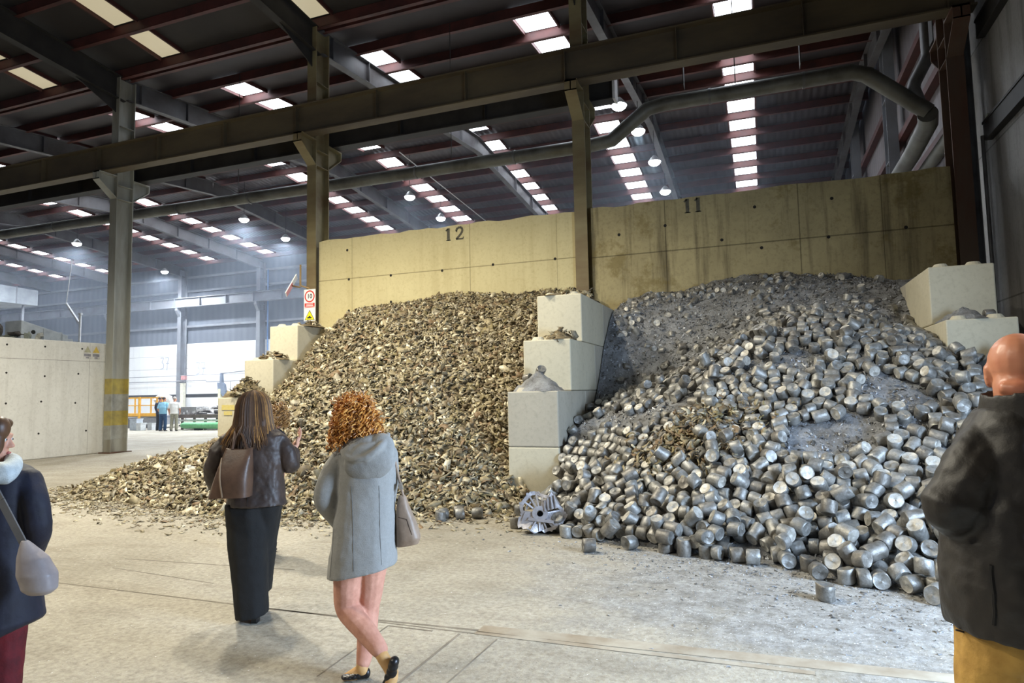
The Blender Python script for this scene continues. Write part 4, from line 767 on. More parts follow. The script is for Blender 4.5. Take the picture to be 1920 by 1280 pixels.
# shred flakes: a few bent shapes scattered in one mesh
def flake_shapes(n, sd):
    rg = np.random.default_rng(sd); out = []
    for i in range(n):
        k = 4; L = 1.0; Wd = rg.uniform(.28, .7); bend = rg.uniform(-1.1, 1.1); tw = rg.uniform(-.8, .8); th = rg.uniform(.02, .09)
        P = []
        for s in range(k):
            t = s / (k - 1) - .5; wv = Wd * (1 - abs(t) * rg.uniform(0, 1.1)) * rg.uniform(.7, 1.2); sk = rg.uniform(-.12, .12)
            for e in (-1, 1):
                a = tw * t; x = t * L; y = e * wv / 2 * math.cos(a) + sk; z = bend * (t * t - .1) + e * wv / 2 * math.sin(a) + e * e * rg.uniform(-.08, .08)
                P.append((x, y, z))
        top = np.array(P); bot = top - np.array([0, 0, th])
        v = np.concatenate([top, bot]); n0 = 2 * k; f = []
        for s in range(k - 1):
            a = 2 * s; f += [(a, a + 2, a + 3, a + 1), (n0 + a, n0 + a + 1, n0 + a + 3, n0 + a + 2), (a, n0 + a, n0 + a + 2, a + 2), (a + 1, a + 3, n0 + a + 3, n0 + a + 1)]
        f += [(0, 1, n0 + 1, n0), (n0 - 2, 2 * n0 - 2, 2 * n0 - 1, n0 - 1)]
        out.append((v, np.array(f)))
    return out
SHAPES = flake_shapes(18, 2)
def flakes(name, pos, nrm, size, sd, weights=(.3, .2, .2, .13, .1, .07), tilt=.75, parent=None, mats_=None, **tags):
    rg = np.random.default_rng(sd); n = len(pos)
    nrm = nrm + rg.normal(0, tilt, (n, 3)) * .6; nrm /= np.linalg.norm(nrm, axis=1)[:, None]
    a = rg.normal(0, 1, (n, 3)); x = a - nrm * (a * nrm).sum(1)[:, None]; x /= np.linalg.norm(x, axis=1)[:, None]; y = np.cross(nrm, x)
    Rm = np.stack([x, y, nrm], 2) * size[:, None, None]
    which = rg.integers(0, len(SHAPES), n); mats = rg.choice(6, n, p=np.array(weights) / sum(weights))
    V, F, MI, off = [], [], [], 0
    for s, (sv, sf) in enumerate(SHAPES):
        idx = np.nonzero(which == s)[0]
        if not len(idx): continue
        v = np.einsum('nij,kj->nki', Rm[idx], sv) + pos[idx][:, None, :]
        f = sf[None] + (np.arange(len(idx)) * len(sv))[:, None, None] + off
        V.append(v.reshape(-1, 3)); F.append(f.reshape(-1, 4)); MI.append(np.repeat(mats[idx], len(sf))); off += v.shape[0] * v.shape[1]
    V = np.concatenate(V); F = np.concatenate(F); MI = np.concatenate(MI)
    me = bpy.data.meshes.new(name); me.vertices.add(len(V)); me.vertices.foreach_set('co', V.astype(np.float32).ravel())
    me.loops.add(F.size); me.loops.foreach_set('vertex_index', F.astype(np.int32).ravel())
    me.polygons.add(len(F)); me.polygons.foreach_set('loop_start', np.arange(0, F.size, 4, dtype=np.int32))
    for m in (mats_ or M['shred']): me.materials.append(m)
    me.polygons.foreach_set('material_index', MI.astype(np.int32)); me.update(calc_edges=True); me.validate()
    return link(name, me, parent, **tags)
def surf(h, x, y, e=.08):
    z = h(x, y); gx = (h(x + e, y) - h(x - e, y)) / (2 * e); gy = (h(x, y + e) - h(x, y - e)) / (2 * e)
    n = np.stack([-gx, -gy, np.ones_like(gx)], 1); return np.stack([x, y, z], 1), n / np.linalg.norm(n, axis=1)[:, None]
# bright chaff over the swarf and crumbs of it on the floor
N = 26000
x = rng.uniform(-2.8, 2.3, N); y = rng.uniform(6.0, 14.8, N); z = hmetal(x, y) + fine_swarf(x, y)
ok = (z > .02) & ((x > -2.78) | (y < 9.2)); x, y = x[ok], y[ok]
P, Nn = surf(lambda a, b: hmetal(a, b) + fine_swarf(a, b), x, y); P[:, 2] += rng.uniform(-.004, .012, len(P))
flakes('swarf_chaff', P, Nn, np.clip(rng.lognormal(math.log(.036), .5, len(P)), .012, .1), 13, weights=(.22, .38, .26, .05, .06, .03), tilt=1.0, parent=swarf_heap, mats_=M['chaff'], kind='stuff')
N = 2600
x = rng.normal(.4, 1.6, N); foot = np.interp(x, [-2.6, -2., -1, 0, .5, 1.2, 2.6], [7.7, 7.35, 6.9, 6.6, 6.4, 5.95, 5.6]); y = foot + .2 - np.abs(rng.normal(0, .75, N))
ok = (x > -3.2) & (x < 3.4) & (y > 3.2); x, y = x[ok], y[ok]
flakes('floor_chaff', np.stack([x, y, np.full(len(x), .004)], 1), np.tile([0, 0, 1.], (len(x), 1)), np.clip(rng.lognormal(math.log(.018), .5, len(x)), .006, .07), 14, weights=(.4, .3, .14, .08, .05, .03), tilt=.2, mats_=M['chaff'],
       label='glinting crumbs of metal chaff strewn on the floor in front of the briquettes', cat='scrap', kind='stuff')
N = 42000
x = rng.uniform(-13, -2.75, N); y = rng.uniform(6.6, 14.88, N); hz = hchips(x, y)
ok = chip_keep(x, y) & (hz > -.02) & ~((x < -9.95) & (x > -10.8) & (y > 10.8)) & (rng.random(N) < np.clip(1.25 - (y - 8) * .07, .62, 1))
x, y = x[ok], y[ok]; P, Nn = surf(hchips, x, y)
P[:, 2] = np.maximum(P[:, 2], .0) + rng.uniform(-.03, .035, len(P))
flakes('scrap_flakes', P, Nn, np.clip(rng.lognormal(math.log(.098), .38, len(P)), .04, .26), 3, parent=chip_heap)
# flakes strewn over the floor before the heap
n = 1900
x = rng.uniform(-12.6, -2.6, n); foot = np.interp(x, [-12, -11, -8.4, -6.8, -5.5, -4.2, -3.2], [8.8, 7.95, 7.4, 7.1, 7.35, 7.9, 8.5]); y = foot - np.abs(rng.normal(0, .5, n)) + .1
P = np.stack([x, y, np.full(n, .012)], 1)
flakes('loose_scrap_flakes', P, np.tile([0, 0, 1.], (n, 1)), np.clip(rng.lognormal(math.log(.055), .45, n), .015, .16), 4, tilt=.15,
       label='thin scatter of loose scrap flakes on the floor along the foot of the brown heap', cat='scrap', kind='stuff')

# ------------------------------------------------------------------ pressed briquettes (positions settled under gravity)
_raw = np.array(BRIQUETTES, float).reshape(-1, 6)
_th, _ph = np.radians(_raw[:, 3]), np.radians(_raw[:, 4])
SLUGS = np.stack([_raw[:, 0] / 1000, _raw[:, 1] / 1000, _raw[:, 2] / 1000, np.sin(_th) * np.cos(_ph), np.sin(_th) * np.sin(_ph), np.cos(_th), _raw[:, 5]], 1)
def briquette(k, sd, mats):
    """pressed swarf cylinder: chamfered, slightly out of round, a chipped rim and dished or scored ends"""
    rg = random.Random(sd); L = (.062, .084, .046)[k]; r0 = .072; n = 20; mb = MB(); rings = []
    for z, s in ((-L, .0), (-L + rg.uniform(0, .006), .72), (-L, .9), (-L + .008, 1.0), (-L * .3, 1.015), (L * .35, 1.01), (L - .008, 1.0), (L, .9), (L - rg.uniform(0, .006), .72), (L, .0)):
        rings.append((z, s))
    ph = [rg.uniform(0, 6.28) for _ in range(4)]
    v = []; 
    for z, s in rings:
        for a in range(n):
            t = a * math.tau / n; rr = r0 * s * (1 + .022 * math.sin(2 * t + ph[0]) + .014 * math.sin(5 * t + ph[1] + z * 30)) + (rg.uniform(-.003, .001) if s > .85 else 0)
            v.append((rr * math.cos(t), rr * math.sin(t), z + (.010 * math.sin(t + ph[2]) if abs(z) > L * .8 else 0) + (rg.uniform(-.002, .002) if s > .8 else 0)))
    m = len(rings)
    for i in range(m - 1):
        mi = 1 if rings[i][1] < .99 and rings[i + 1][1] < .99 else 0
        for a in range(n): mb.f.append((i * n + a, i * n + (a + 1) % n, (i + 1) * n + (a + 1) % n, (i + 1) * n + a)); mb.m.append(mi)
    mb.v = v
    me = mb.data('metal_briquette', mats, smooth=True)
    return me
VAR = [[briquette(k, 10 * k + i, mm) for i, mm in enumerate(([M['slug'], M['slug_end']], [M['slug_dark'], M['slug']], [M['slug'], M['slug']], [M['slug_dark'], M['slug_dark']], [M['slug'], M['slug_end']]))] for k in range(3)]
def quat(ax, spin): return Vector(ax).to_track_quat('Z', 'Y') @ Euler((0, 0, spin)).to_quaternion()
rs = random.Random(77)
def zone(p):
    x, y, z = p
    if y > hz_crest(x): return 'upper'
    return 'front' if y < foot_line(x) + .45 else 'slope'
def foot_line(x): return float(np.interp(x, [-2.6, -2., -1, 0, .5, 1.2, 2.6], [7.75, 7.4, 7.0, 6.75, 6.6, 6.3, 5.9]))
def hz_crest(x): return float(np.interp(x, [-2.8, -2., -1.2, -.3, .4, 1.3, 2.2], [9.7, 10.2, 10.6, 11., 11.3, 11.1, 10]))
rest_v, rest_f, rest_m, off = [], [], [], 0
ZL = {'front': ('grey pressed metal briquette lying in the ragged front row of the heap on the floor', 'briquettes along the front edge of the heap'),
      'slope': ('grey pressed metal briquette lying on the lower slope of the dense briquette heap', 'briquettes on the lower slope of the heap'),
      'upper': ('grey pressed metal briquette half sunk in the swarf slope high under wall 11', 'briquettes in the upper swarf slope')}
LONE = {}
for lx, ly, lab in ((.37, 5.66, 'lone upright briquette standing apart on the bare floor before the heap, near the man'), (-1.72, 6.62, 'stray briquette lying on the floor just in front of the heap, bright end outwards'),
                    (-1.35, 6.85, 'stray briquette behind the bright-ended one at the foot of the heap'), (-.3, 6.62, 'briquette lying end to end with another at the front edge, the one nearer the casting'),
                    (-.16, 6.58, 'briquette lying end to end with another at the front edge, the one nearer the man'), (.3, 6.5, 'upright briquette closing the front row beside the pair lying end to end'),
                    (-3.95, 7.72, 'upright briquette on the floor before the brown scrap heap'), (-2.75, 7.85, 'briquette leaning behind the gearbox casting'), (-2.85, 7.55, 'upright briquette standing right beside the gearbox casting'), (-3.1, 8.35, 'upright briquette among the flakes at the foot of the middle block stack')):
    LONE[int(np.argmin(np.hypot(SLUGS[:, 0] - lx, SLUGS[:, 1] - ly)))] = lab
ROW = {int(np.argmin(np.hypot(SLUGS[:, 0] - lx, SLUGS[:, 1] - ly))) for lx, ly in ((-3.98, 7.86), (-3.75, 7.88), (-3.55, 7.98), (-3.85, 8.05))}
n_ind = 0
ORDER = range(len(SLUGS))
for i in ORDER:
    s = SLUGS[i]; k = int(s[6]); var = rs.choices(range(5), [.34, .2, .2, .12, .14])[0]; q = quat(s[3:6], rs.uniform(0, 6.28)); sc_ = rs.uniform(.95, 1.02)
    if n_ind < 284 or i in LONE or i in ROW:
        o = link('metal_briquette', VAR[k][var]); o.rotation_mode = 'QUATERNION'; o.rotation_quaternion = q; o.location = s[:3]; o.scale = (sc_,) * 3
        if i in LONE: tag(o, LONE[i], 'metal briquette')
        elif i in ROW: tag(o, 'grey briquette in the short row at the foot of the brown scrap heap', 'metal briquette', 'briquettes at the foot of the brown heap')
        else:
            lab, grp = ZL[zone(s[:3])]; tag(o, lab, 'metal briquette', grp)
        n_ind += 1
    else:
        me = VAR[k][var]; nv = len(me.vertices); co = np.empty(nv * 3); me.vertices.foreach_get('co', co); co = co.reshape(-1, 3) * sc_
        Rq = np.array(q.to_matrix()); rest_v.append(co @ Rq.T + s[:3])
        fa = np.array([p.vertices[:] for p in me.polygons]) + off; rest_f.append(fa)
        base = ([2, 1], [0, 2], [2, 2], [0, 0], [2, 1])[var]
        rest_m += [base[p.material_index] for p in me.polygons]; off += nv
# more of them, half sunk in the swarf slope under the wall
ru = random.Random(15)
def sunk(x, y, size):
    global off
    var = ru.choices(range(5), [.3, .25, .25, .1, .1])[0]; k = ru.choices((0, 1, 2), (.6, .2, .2))[0]
    me = VAR[k][var]; nv = len(me.vertices); co = np.empty(nv * 3); me.vertices.foreach_get('co', co); co = co.reshape(-1, 3) * size
    q = quat((ru.gauss(0, 1), ru.gauss(0, 1) - .5, ru.gauss(0, 1)), ru.uniform(0, 6.28)); z = float(hmetal(x, y) + fine_swarf(x, y)) + .015
    rest_v.append(co @ np.array(q.to_matrix()).T + (x, y, z)); rest_f.append(np.array([p.vertices[:] for p in me.polygons]) + off); off += nv
    base = ([2, 1], [0, 2], [2, 2], [0, 0], [2, 1])[var]; rest_m.extend(base[p.material_index] for p in me.polygons)
for n_ in range(400):
    x = ru.uniform(-2.6, 2.25); y = ru.uniform(hz_crest(x) + .05, 14.6)
    if vnoise(x, y, .9, 31) + ru.uniform(-.35, .35) < .0: continue
    sunk(x, y, ru.uniform(.7, 1.02))
for n_ in range(150): sunk(*[(x, y) for x in [ru.uniform(-2.5, 2.1)] for y in [hz_crest(x) + abs(ru.gauss(0, .3))]][0], ru.uniform(.85, 1.05))
me = bpy.data.meshes.new('briquette_mass'); me.from_pydata(np.concatenate(rest_v).tolist(), [], np.concatenate(rest_f).tolist())
for m in (M['slug_dark'], M['slug_end'], M['slug']): me.materials.append(m)
me.polygons.foreach_set('material_index', rest_m); me.polygons.foreach_set('use_smooth', [True] * len(me.polygons)); me.set_sharp_from_angle(angle=R(42))
link('briquette_mass', me, label='dense mass of grey pressed metal briquettes heaped over the swarf behind the nearer ones', cat='briquettes', kind='stuff')

# brown shred spilled among the briquettes
def patch(name, n, cx, cy, rx, ry, h, sd, size, lift=.08, **tags):
    rg = np.random.default_rng(sd); x = cx + rg.normal(0, rx, n); y = cy + rg.normal(0, ry, n); P, Nn = surf(h, x, y); P[:, 2] += rg.uniform(0, lift, n)
    return flakes(name, P, Nn, np.clip(rg.lognormal(math.log(size), .3, n), .03, .2), sd, weights=(.3, .3, .08, .07, .1, .15), **tags)
patch('spilled_shred', 1000, -.85, 8.35, .4, .24, hmetal, 5, .085, .24, label='brown patch of shredded flakes spilled among the grey briquettes', cat='scrap', kind='stuff')

# ------------------------------------------------------------------ stacking blocks with round studs
def block(x0, y0, z0, L=1.6, w=.8, h=.82, studs=2, mat='block', label=None, tiltz=0, **kw):
    o = empty('concrete_block', (x0 + w / 2, y0 + L / 2, z0), label=label, cat='concrete block', **kw)
    mb = MB().box(-w / 2 + .004, w / 2 - .004, -L / 2 + .004, L / 2 - .004, .0, h - .004)
    mb.build('block_body', M[mat], o, bevel=.018)
    for j in range(int(L / .4)):
        for sx in (-.2, .2):
            c = MB(); r = .12; y = -L / 2 + .2 + j * .4; n = 16
            v = [(sx + r * math.cos(a * math.tau / n), y + r * math.sin(a * math.tau / n), h - .006) for a in range(n)] + [(sx + r * .62 * math.cos(a * math.tau / n), y + r * .62 * math.sin(a * math.tau / n), h + .055) for a in range(n)]
            c.add(v, [tuple(range(n, 2 * n))] + [(a, (a + 1) % n, n + (a + 1) % n, n + a) for a in range(n)])
            if z0 + h > 3.2 or (z0 + h > .7 and y < -L / 2 + .75): c.build('stud', M[mat], o)
    return o
HB = .82
RN = ['lowest', 'second', 'third', 'topmost']
for x0, nm, mat, ys, rows in ((-3.6, 'of the middle stack', 'block', (9.25, 9.25, 10.0, 10.75), (0, 1, 2, 3)),
                   (-10.77, 'of the stack below the speed sign', 'block', (10.85, 10.85, 11.6, 12.4), (0, 1, 2, 3)),
                   (2.25, 'of the stack beside the side wall', 'block', (9.25, 9.25, 10.0, 10.75), (0, 1, 2, 3))):
    for r in rows:
        y = ys[r]; top = r == 3
        b = block(x0, y, r * HB, mat='block' if r != 1 or x0 != -3.6 else 'block_grey', label='front concrete block, %s course from the floor, %s' % (RN[r], nm))
        if x0 == -3.6 or r >= 2:
            b2 = block(x0, y + 1.605, r * HB, L=.85 if x0 < -9 and r == 3 else 1.6, label='rear concrete block, %s course from the floor, %s' % (RN[r], nm), mat='block_grey')
        if x0 == -10.77 and r == 1: MB().box(-.28, .06, -.807, -.803, .56, .66).box(-.22, .0, -.807, -.803, .45, .53).build('painted_mark', simple('thin_yellow_paint', (206, 186, 96), .8, c2=(208, 196, 140), scale=25), b)
# spills lying on the blocks
def mound(name, cx, cy, z, rx, ry, h, mat, sd, n=22, flk=0, **tags):
    rg = np.random.default_rng(sd); mb = MB(); v = []; m = 9
    for i in range(m + 1):
        t = i / m
        for a in range(n):
            an = a * math.tau / n; k = (1 + .18 * math.sin(2 * an + sd) + .1 * math.sin(5 * an + 2 * sd)) * t
            v.append((cx + rx * k * math.cos(an), cy + ry * k * math.sin(an), z + h * (1 - t) ** .9 * (1 - .1 * t) + (rg.normal(0, .012) if 0 < t < 1 else 0)))
    f = [(i * n + a, i * n + (a + 1) % n, (i + 1) * n + (a + 1) % n, (i + 1) * n + a) for i in range(m) for a in range(n)]
    f.append(tuple(range((m) * n, (m + 1) * n)))
    mb.add(v, f); o = mb.build(name, mat, smooth=True, **tags)
    if flk:
        t = np.sqrt(rg.random(flk)); an = rg.random(flk) * math.tau
        P = np.stack([cx + rx * t * np.cos(an), cy + ry * t * np.sin(an), z + h * (1 - t) + .03 + rg.uniform(0, .04, flk)], 1)
        flakes('scrap_flakes', P, np.tile([0, 0, 1.], (flk, 1)), np.clip(rg.lognormal(math.log(.1), .35, flk), .05, .22), sd, parent=o)
    return o
mound('swarf_spill', -3.22, 9.62, 1.635, .4, .36, .32, M['swarf'], 3, label='cone of grey swarf on the step of the middle block stack', cat='swarf', kind='stuff')
mound('swarf_spill', -3.08, 10.38, 2.455, .3, .34, .2, M['chip_bed'], 4, flk=26, label='dusty swarf and flakes on the upper step of the middle block stack', cat='swarf', kind='stuff')
mound('scrap_spill', -3.2, 11.6, 3.275, .4, .8, .1, M['chip_bed'], 6, flk=90, label='flakes strewn over the top of the middle block stack', cat='scrap', kind='stuff')
mound('scrap_spill', -10.3, 11.2, 1.635, .42, .38, .42, M['chip_bed'], 7, flk=150, label='heaped flakes on the lower step of the block stack below the speed limit sign', cat='scrap', kind='stuff')
mound('scrap_spill', -10.3, 12.0, 2.455, .34, .34, .16, M['chip_bed'], 8, flk=60, label='flakes on the upper step of the block stack below the speed limit sign', cat='scrap', kind='stuff')
mound('scrap_spill', -10.15, 13.1, 3.275, .3, .5, .1, M['chip_bed'], 9, flk=40, label='flakes on the top block right below the speed limit sign', cat='scrap', kind='stuff')
mound('swarf_spill', 2.55, 10.38, 2.455, .3, .34, .2, M['swarf'], 10, label='small grey swarf pile on the upper step of the stack by the side wall', cat='swarf', kind='stuff')
mound('swarf_spill', 2.75, 9.62, 1.635, .5, .38, .5, M['swarf'], 12, label='grey swarf pile on the lower step of the stack by the side wall, beside the bald head', cat='swarf', kind='stuff')
for x, y, z, ax, lab in ((-3.2, 9.68, 1.95, (.5, -.6, .5), 'brown dusty briquette on the tip of the swarf cone on the middle stack'), (-3.42, 9.72, 1.84, (.8, -.3, .15), 'dusty briquette beside the swarf cone on the middle stack'),
                         (2.82, 10.3, 2.52, (1, .2, 0), 'dark briquette lying on the upper step of the stack by the side wall')):
    o = link('metal_briquette', VAR[0][1]); o.rotation_mode = 'QUATERNION'; o.rotation_quaternion = quat(ax, 1); o.location = (x, y, z); tag(o, lab, 'metal briquette')
# ------------------------------------------------------------------ signs
WHITE_B = simple('white_sign_board', (240, 240, 238), .4, 0, var=.06); RED_B = simple('red_sign_print', (214, 60, 46), .4, 0, var=.08)
YEL_B = simple('yellow_sign_print', (244, 226, 40), .4, 0, var=.06); BLK_B = simple('black_sign_print', (36, 40, 40), .5)
def lettering(text, size, mat, name, parent, loc, rot):
    cu = bpy.data.curves.new(name, 'FONT'); cu.body = text; cu.size = size; cu.align_x = 'CENTER'; cu.align_y = 'CENTER'; cu.extrude = .001; cu.offset = size * .018
    o = bpy.data.objects.new(name, cu); COL.objects.link(o)
    dg = bpy.context.evaluated_depsgraph_get(); me = bpy.data.meshes.new_from_object(o.evaluated_get(dg), depsgraph=dg)
    COL.objects.unlink(o); bpy.data.objects.remove(o)
    me.materials.clear(); me.materials.append(mat)
    n = link(name, me, parent); n.location = loc; n.rotation_euler = rot; return n
sg = empty('speed_limit_sign', (-11.46, 14.755, 4.11), label='white speed limit 10 sign with yellow warning triangle fixed to the column', cat='sign')
MB().box(-.19, .19, -.004, .004, -.435, .435).build('board', WHITE_B, sg)
rg_ = MB(); n = 40; v = []
for r in (.165, .13):
    for a in range(n): v.append((r * math.cos(a * math.tau / n), -.0065, .24 + r * math.sin(a * math.tau / n)))
rg_.add(v, [(a, (a + 1) % n, n + (a + 1) % n, n + a) for a in range(n)]); rg_.build('red_ring', RED_B, sg)
lettering('10', .17, BLK_B, 'speed_number', sg, (0, -.0065, .238), (R(90), 0, 0))
MB().box(-.165, .165, -.0065, -.004, -.045, .055).box(-.165, .165, -.0065, -.004, -.072, -.06).build('red_band', RED_B, sg)
MB().box(-.11, .11, -.0075, -.0065, .018, .034).box(-.12, .12, -.0075, -.0065, -.024, -.006).build('band_lettering', WHITE_B, sg)
MB().prism([(-.165, -.41), (.165, -.41), (0, -.135)], 'y', -.0065, -.004).build('warning_triangle', BLK_B, sg)
MB().prism([(-.143, -.398), (.143, -.398), (0, -.162)], 'y', -.0078, -.0065).build('triangle_face', YEL_B, sg)
MB().prism([(-.075, -.365), (.06, -.365), (.075, -.335), (.03, -.325), (.03, -.3), (-.02, -.3), (-.03, -.325), (-.075, -.33)], 'y', -.009, -.0078).build('pictogram', BLK_B, sg)
bd = empty('projecting_sign', (-11.95, 14.6, 4.66), label='red and white sign board on a bracket, seen almost edge-on beside the column', cat='sign')
o = MB().box(-.012, .012, -.3, .3, -.3, .3).build('board', WHITE_B, bd); o.rotation_euler = (Matrix.Rotation(R(28), 3, Vector((-.66, .75, 0))) @ Matrix.Rotation(R(36), 3, 'Z')).to_euler()
p = MB().box(.0125, .015, -.28, .28, -.28, .05).build('red_print', RED_B, o)
MB().tube([(.22, .1, .58), (.22, .1, .0), (.55, .2, -.12)], .025, 10).tube([(.22, .1, -.05), (-.0, .02, .0)], .022, 8).build('bracket_arm', simple('ochre_bracket', (156, 128, 84), .6), bd, smooth=True)
FADE = [simple('faded_olive_print', (172, 168, 138), .8), simple('faded_amber_print', (210, 180, 84), .8), simple('faded_grey_print', (140, 138, 142), .8)]
for k, (y, m) in enumerate(((14.32, FADE[0]), (14.6, FADE[1]))):
    s_ = empty('faded_warning_sign', (-19.395, y, 3.12), label='faded %s warning triangle sign on the low pale wall' % ('olive' if k == 0 else 'amber'), cat='sign')
    MB().box(-.004, .004, -.125, .125, -.2, .2).build('board', simple('faded_white_board', (204, 200, 192), .7), s_)
    MB().prism([(-.115, -.01), (.115, -.01), (0, .19)], 'x', .004, .0055).build('triangle', m, s_)
    MB().box(.004, .0055, -.11, .11, -.13, -.05).box(.004, .0055, -.05, .05, -.19, -.145).build('caption_block', FADE[2], s_)

# ------------------------------------------------------------------ ducts and pipes
du = empty('extraction_duct', (0, 16.35, 0), label='long round extraction duct running behind the columns with a raised bend over wall 11', cat='duct')
YD = 0
MB().tube([(-60, YD, 8.08), (-30, YD, 8.05), (-12, YD, 7.97), (-3.85, YD, 7.97), (-3.35, YD, 8.02), (-2.42, YD, 8.68), (-2.0, YD, 8.74), (2.2, YD, 8.74), (2.5, YD, 8.62), (3.65, YD, 7.55)], .175, 20).build('main_run', M['duct'], du, smooth=True)
for x in [-45 + 3 * k for k in range(14)]: MB().tube([(x - .03, YD, 8.03 if x < -20 else 7.97), (x + .03, YD, 8.03 if x < -20 else 7.97)], .19, 20).build('joint_band', M['duct_dark'], du, smooth=True)
for x in (-.9, 1.2): MB().tube([(x - .03, YD, 8.74), (x + .03, YD, 8.74)], .19, 20).build('joint_band', M['duct_dark'], du, smooth=True)
MB().tube([(3.62, -.05, 7.5), (3.7, .35, 7.42), (3.74, 2.2, 7.36), (3.74, 16, 7.3)], .2, 18).build('branch_run', M['duct'], du, smooth=True)
MB().tube([(3.72, .05, 12.1), (3.72, .05, 8.85), (3.66, .03, 8.7), (3.42, 0, 8.25), (3.4, 0, 8.1), (3.5, 0, 7.75)], .13, 16).build('riser', M['duct_dark'], du, smooth=True)
mb = MB()
for x in (-15.5, -7.9, -.3): mb.tube([(x, 0, 8.1 if x < -2 else 8.95), (x, 0, roof_back(16.35) - .3)], .012, 6)
mb.build('hanger_rod', M['steel_dark'], du)
MB().tube([(4.12, 16.2, 7.1), (4.12, 21.8, 7.05), (4.12, 30, 7.05)], .15, 18).build('side_duct', M['duct'], smooth=True, label='second pale duct running away along the side wall behind wall 11', cat='duct')
wp = MB().tube([(4.15, 15.42, 12.2), (4.15, 15.42, 4), (4.15, 15.42, .3)], .09, 14).build('wall_pipe', M['duct_dark'], smooth=True, label='grey vertical pipe on the side wall behind the rusty column', cat='pipe')
wc = MB().tube([(4.19, 14.9, 6.4), (4.19, 14.9, 1.0)], .035, 10).build('wall_conduit', M['duct_dark'], smooth=True, label='thin conduit running down the side wall next to the rusty column', cat='pipe')
MB().tube([(3.9, 14.2, 13.2), (3.9, 14.2, 10.0), (3.88, 14.2, 9.85), (3.72, 14.3, 9.55)], .16, 16).build('down_pipe', M['duct_dark'], smooth=True, label='dark elbow pipe in front of the rusty column under the roof', cat='pipe')
jb = empty('junction_box', (4.28, 14.7, 6.62), label='small pale junction box on the side wall rail', cat='box')
MB().box(-.06, .07, -.07, .07, -.12, .12).build('box_body', simple('pale_plastic', (160, 164, 150), .5), jb); MB().box(-.07, -.06, -.03, .03, -.03, .03).build('red_switch', simple('red_plastic', (130, 40, 36), .5), jb)
# slender conduits under the roof
for k, (a, b, lab) in enumerate((((-14.4, 24.6, 12.2), (-14.2, 38, 10.95), 'thin pale conduit running under the roof beside the two hanging lamps'),
                                 ((-6.9, 16.2, 9.1), (-4.1, 16.2, 9.25), 'thin cable with end clamps strung between the middle columns'))):
    cb = MB().tube([a, ((a[0] + b[0]) / 2, (a[1] + b[1]) / 2, (a[2] + b[2]) / 2 - (.06 if k else 0)), b], .022 if k == 0 else .012, 6).build('roof_conduit' if k == 0 else 'strung_cable', simple('pale_conduit', (190, 188, 186), .5), smooth=True, label=lab, cat='cable')
    if k:
        for q in (a, b): MB().box(q[0] - .05, q[0] + .05, q[1] - .05, q[1] + .05, q[2] - .06, q[2] + .06).build('clamp', M['steel_dark'], cb)

# ------------------------------------------------------------------ high-bay lamps of the far hall
def lamp_mesh():
    r = empty('high_bay_lamp', (0, 0, 0), cat='lamp', group='high bay lamps of the far hall')
    MB().tube([(0, 0, .02), (0, 0, .1), (0, 0, .22), (0, 0, .3)], [.23, .22, .13, .05], 20).build('housing', M['lamp_body'], r, smooth=True)
    v = [(.2 * math.cos(a * math.tau / 20), .2 * math.sin(a * math.tau / 20), .018) for a in range(20)]; MB().tube([(0, 0, -.13), (0, 0, -.10), (0, 0, -.04), (0, 0, .03)], [.06, .15, .22, .25], 20).build('light_disc', M['lamp_glow'], r, smooth=True)
    return r
PL = [('first', 'lamp'), ('second', 'lamp')]
LL = ['hanging lamp nearest the bend of the raised duct, partly behind the column', 'lamp just below the duct bend, second of the row leading away', 'third lamp of the row leading away above wall 11', 'farthest lamp of the row, just above the edge of wall 11',
      'nearer of the two lamps hanging above wall 12', 'farther of the two lamps above wall 12, just over its top edge', 'nearer of the two lamps between the striped column and the sign column', 'farther of the two lamps between the striped column and the sign column',
      'lamp just past the free-standing striped column, nearer the frame edge', 'small lamp at the end of a far rafter close to the striped column', 'lamp on the pale rafter above the panelled hopper']
L0 = lamp_mesh()
for k, (x, y) in enumerate(LAMP_SPOTS):
    o = L0 if k == 0 else copy_tree(L0); o.location = (x, y, 10.9); o['label'] = LL[k]
    c = MB().tube([(0, 0, .28), (0, 0, roof_back(y) - 10.9 - .05)], .012, 6).build('suspension', M['steel_dark'], o)

# ------------------------------------------------------------------ engine casting by the foot of the heap
ca = empty('gearbox_casting', (-2.47, 7.33, 0), label='skeletal cast aluminium gearbox housing lying at the corner of the briquette heap', cat='casting')
def ringm(mb, r0, r1, y0, y1, n=36, a0=0, a1=math.tau):
    full = abs(a1 - a0 - math.tau) < 1e-6; k = n if full else n + 1; v = []
    for r in (r0, r1):
        for y in (y0, y1):
            for i in range(k): a = a0 + (a1 - a0) * i / n; v.append((r * math.cos(a), y, r * math.sin(a)))
    f = []
    for i in range(n):
        j = (i + 1) % k; f += [(i, j, k + j, k + i), (2 * k + i, 3 * k + i, 3 * k + j, 2 * k + j), (i, 2 * k + i, 2 * k + j, j), (k + i, k + j, 3 * k + j, 3 * k + i)]
    mb.add(v, f)
b = MB(); ringm(b, .20, .24, -.03, .03); ringm(b, .225, .24, -.03, .16); ringm(b, .035, .085, -.06, .05); ringm(b, .15, .165, -.01, .03, 20, R(40), R(170))
for a in (15, 48, 68, 88, 108, 128, 150, 180, 215, 250, 275, 300, 330):
    c, s = math.cos(R(a)), math.sin(R(a)); b.bar((.07 * c, -.01, .07 * s), (.21 * c, .0, .21 * s), .018, .06, up=(0, 1, 0))
for a in range(10, 370, 30):
    c, s = math.cos(R(a)), math.sin(R(a)); b.tube([(.24 * c, -.035, .24 * s), (.24 * c, .04, .24 * s)], .014, 8)
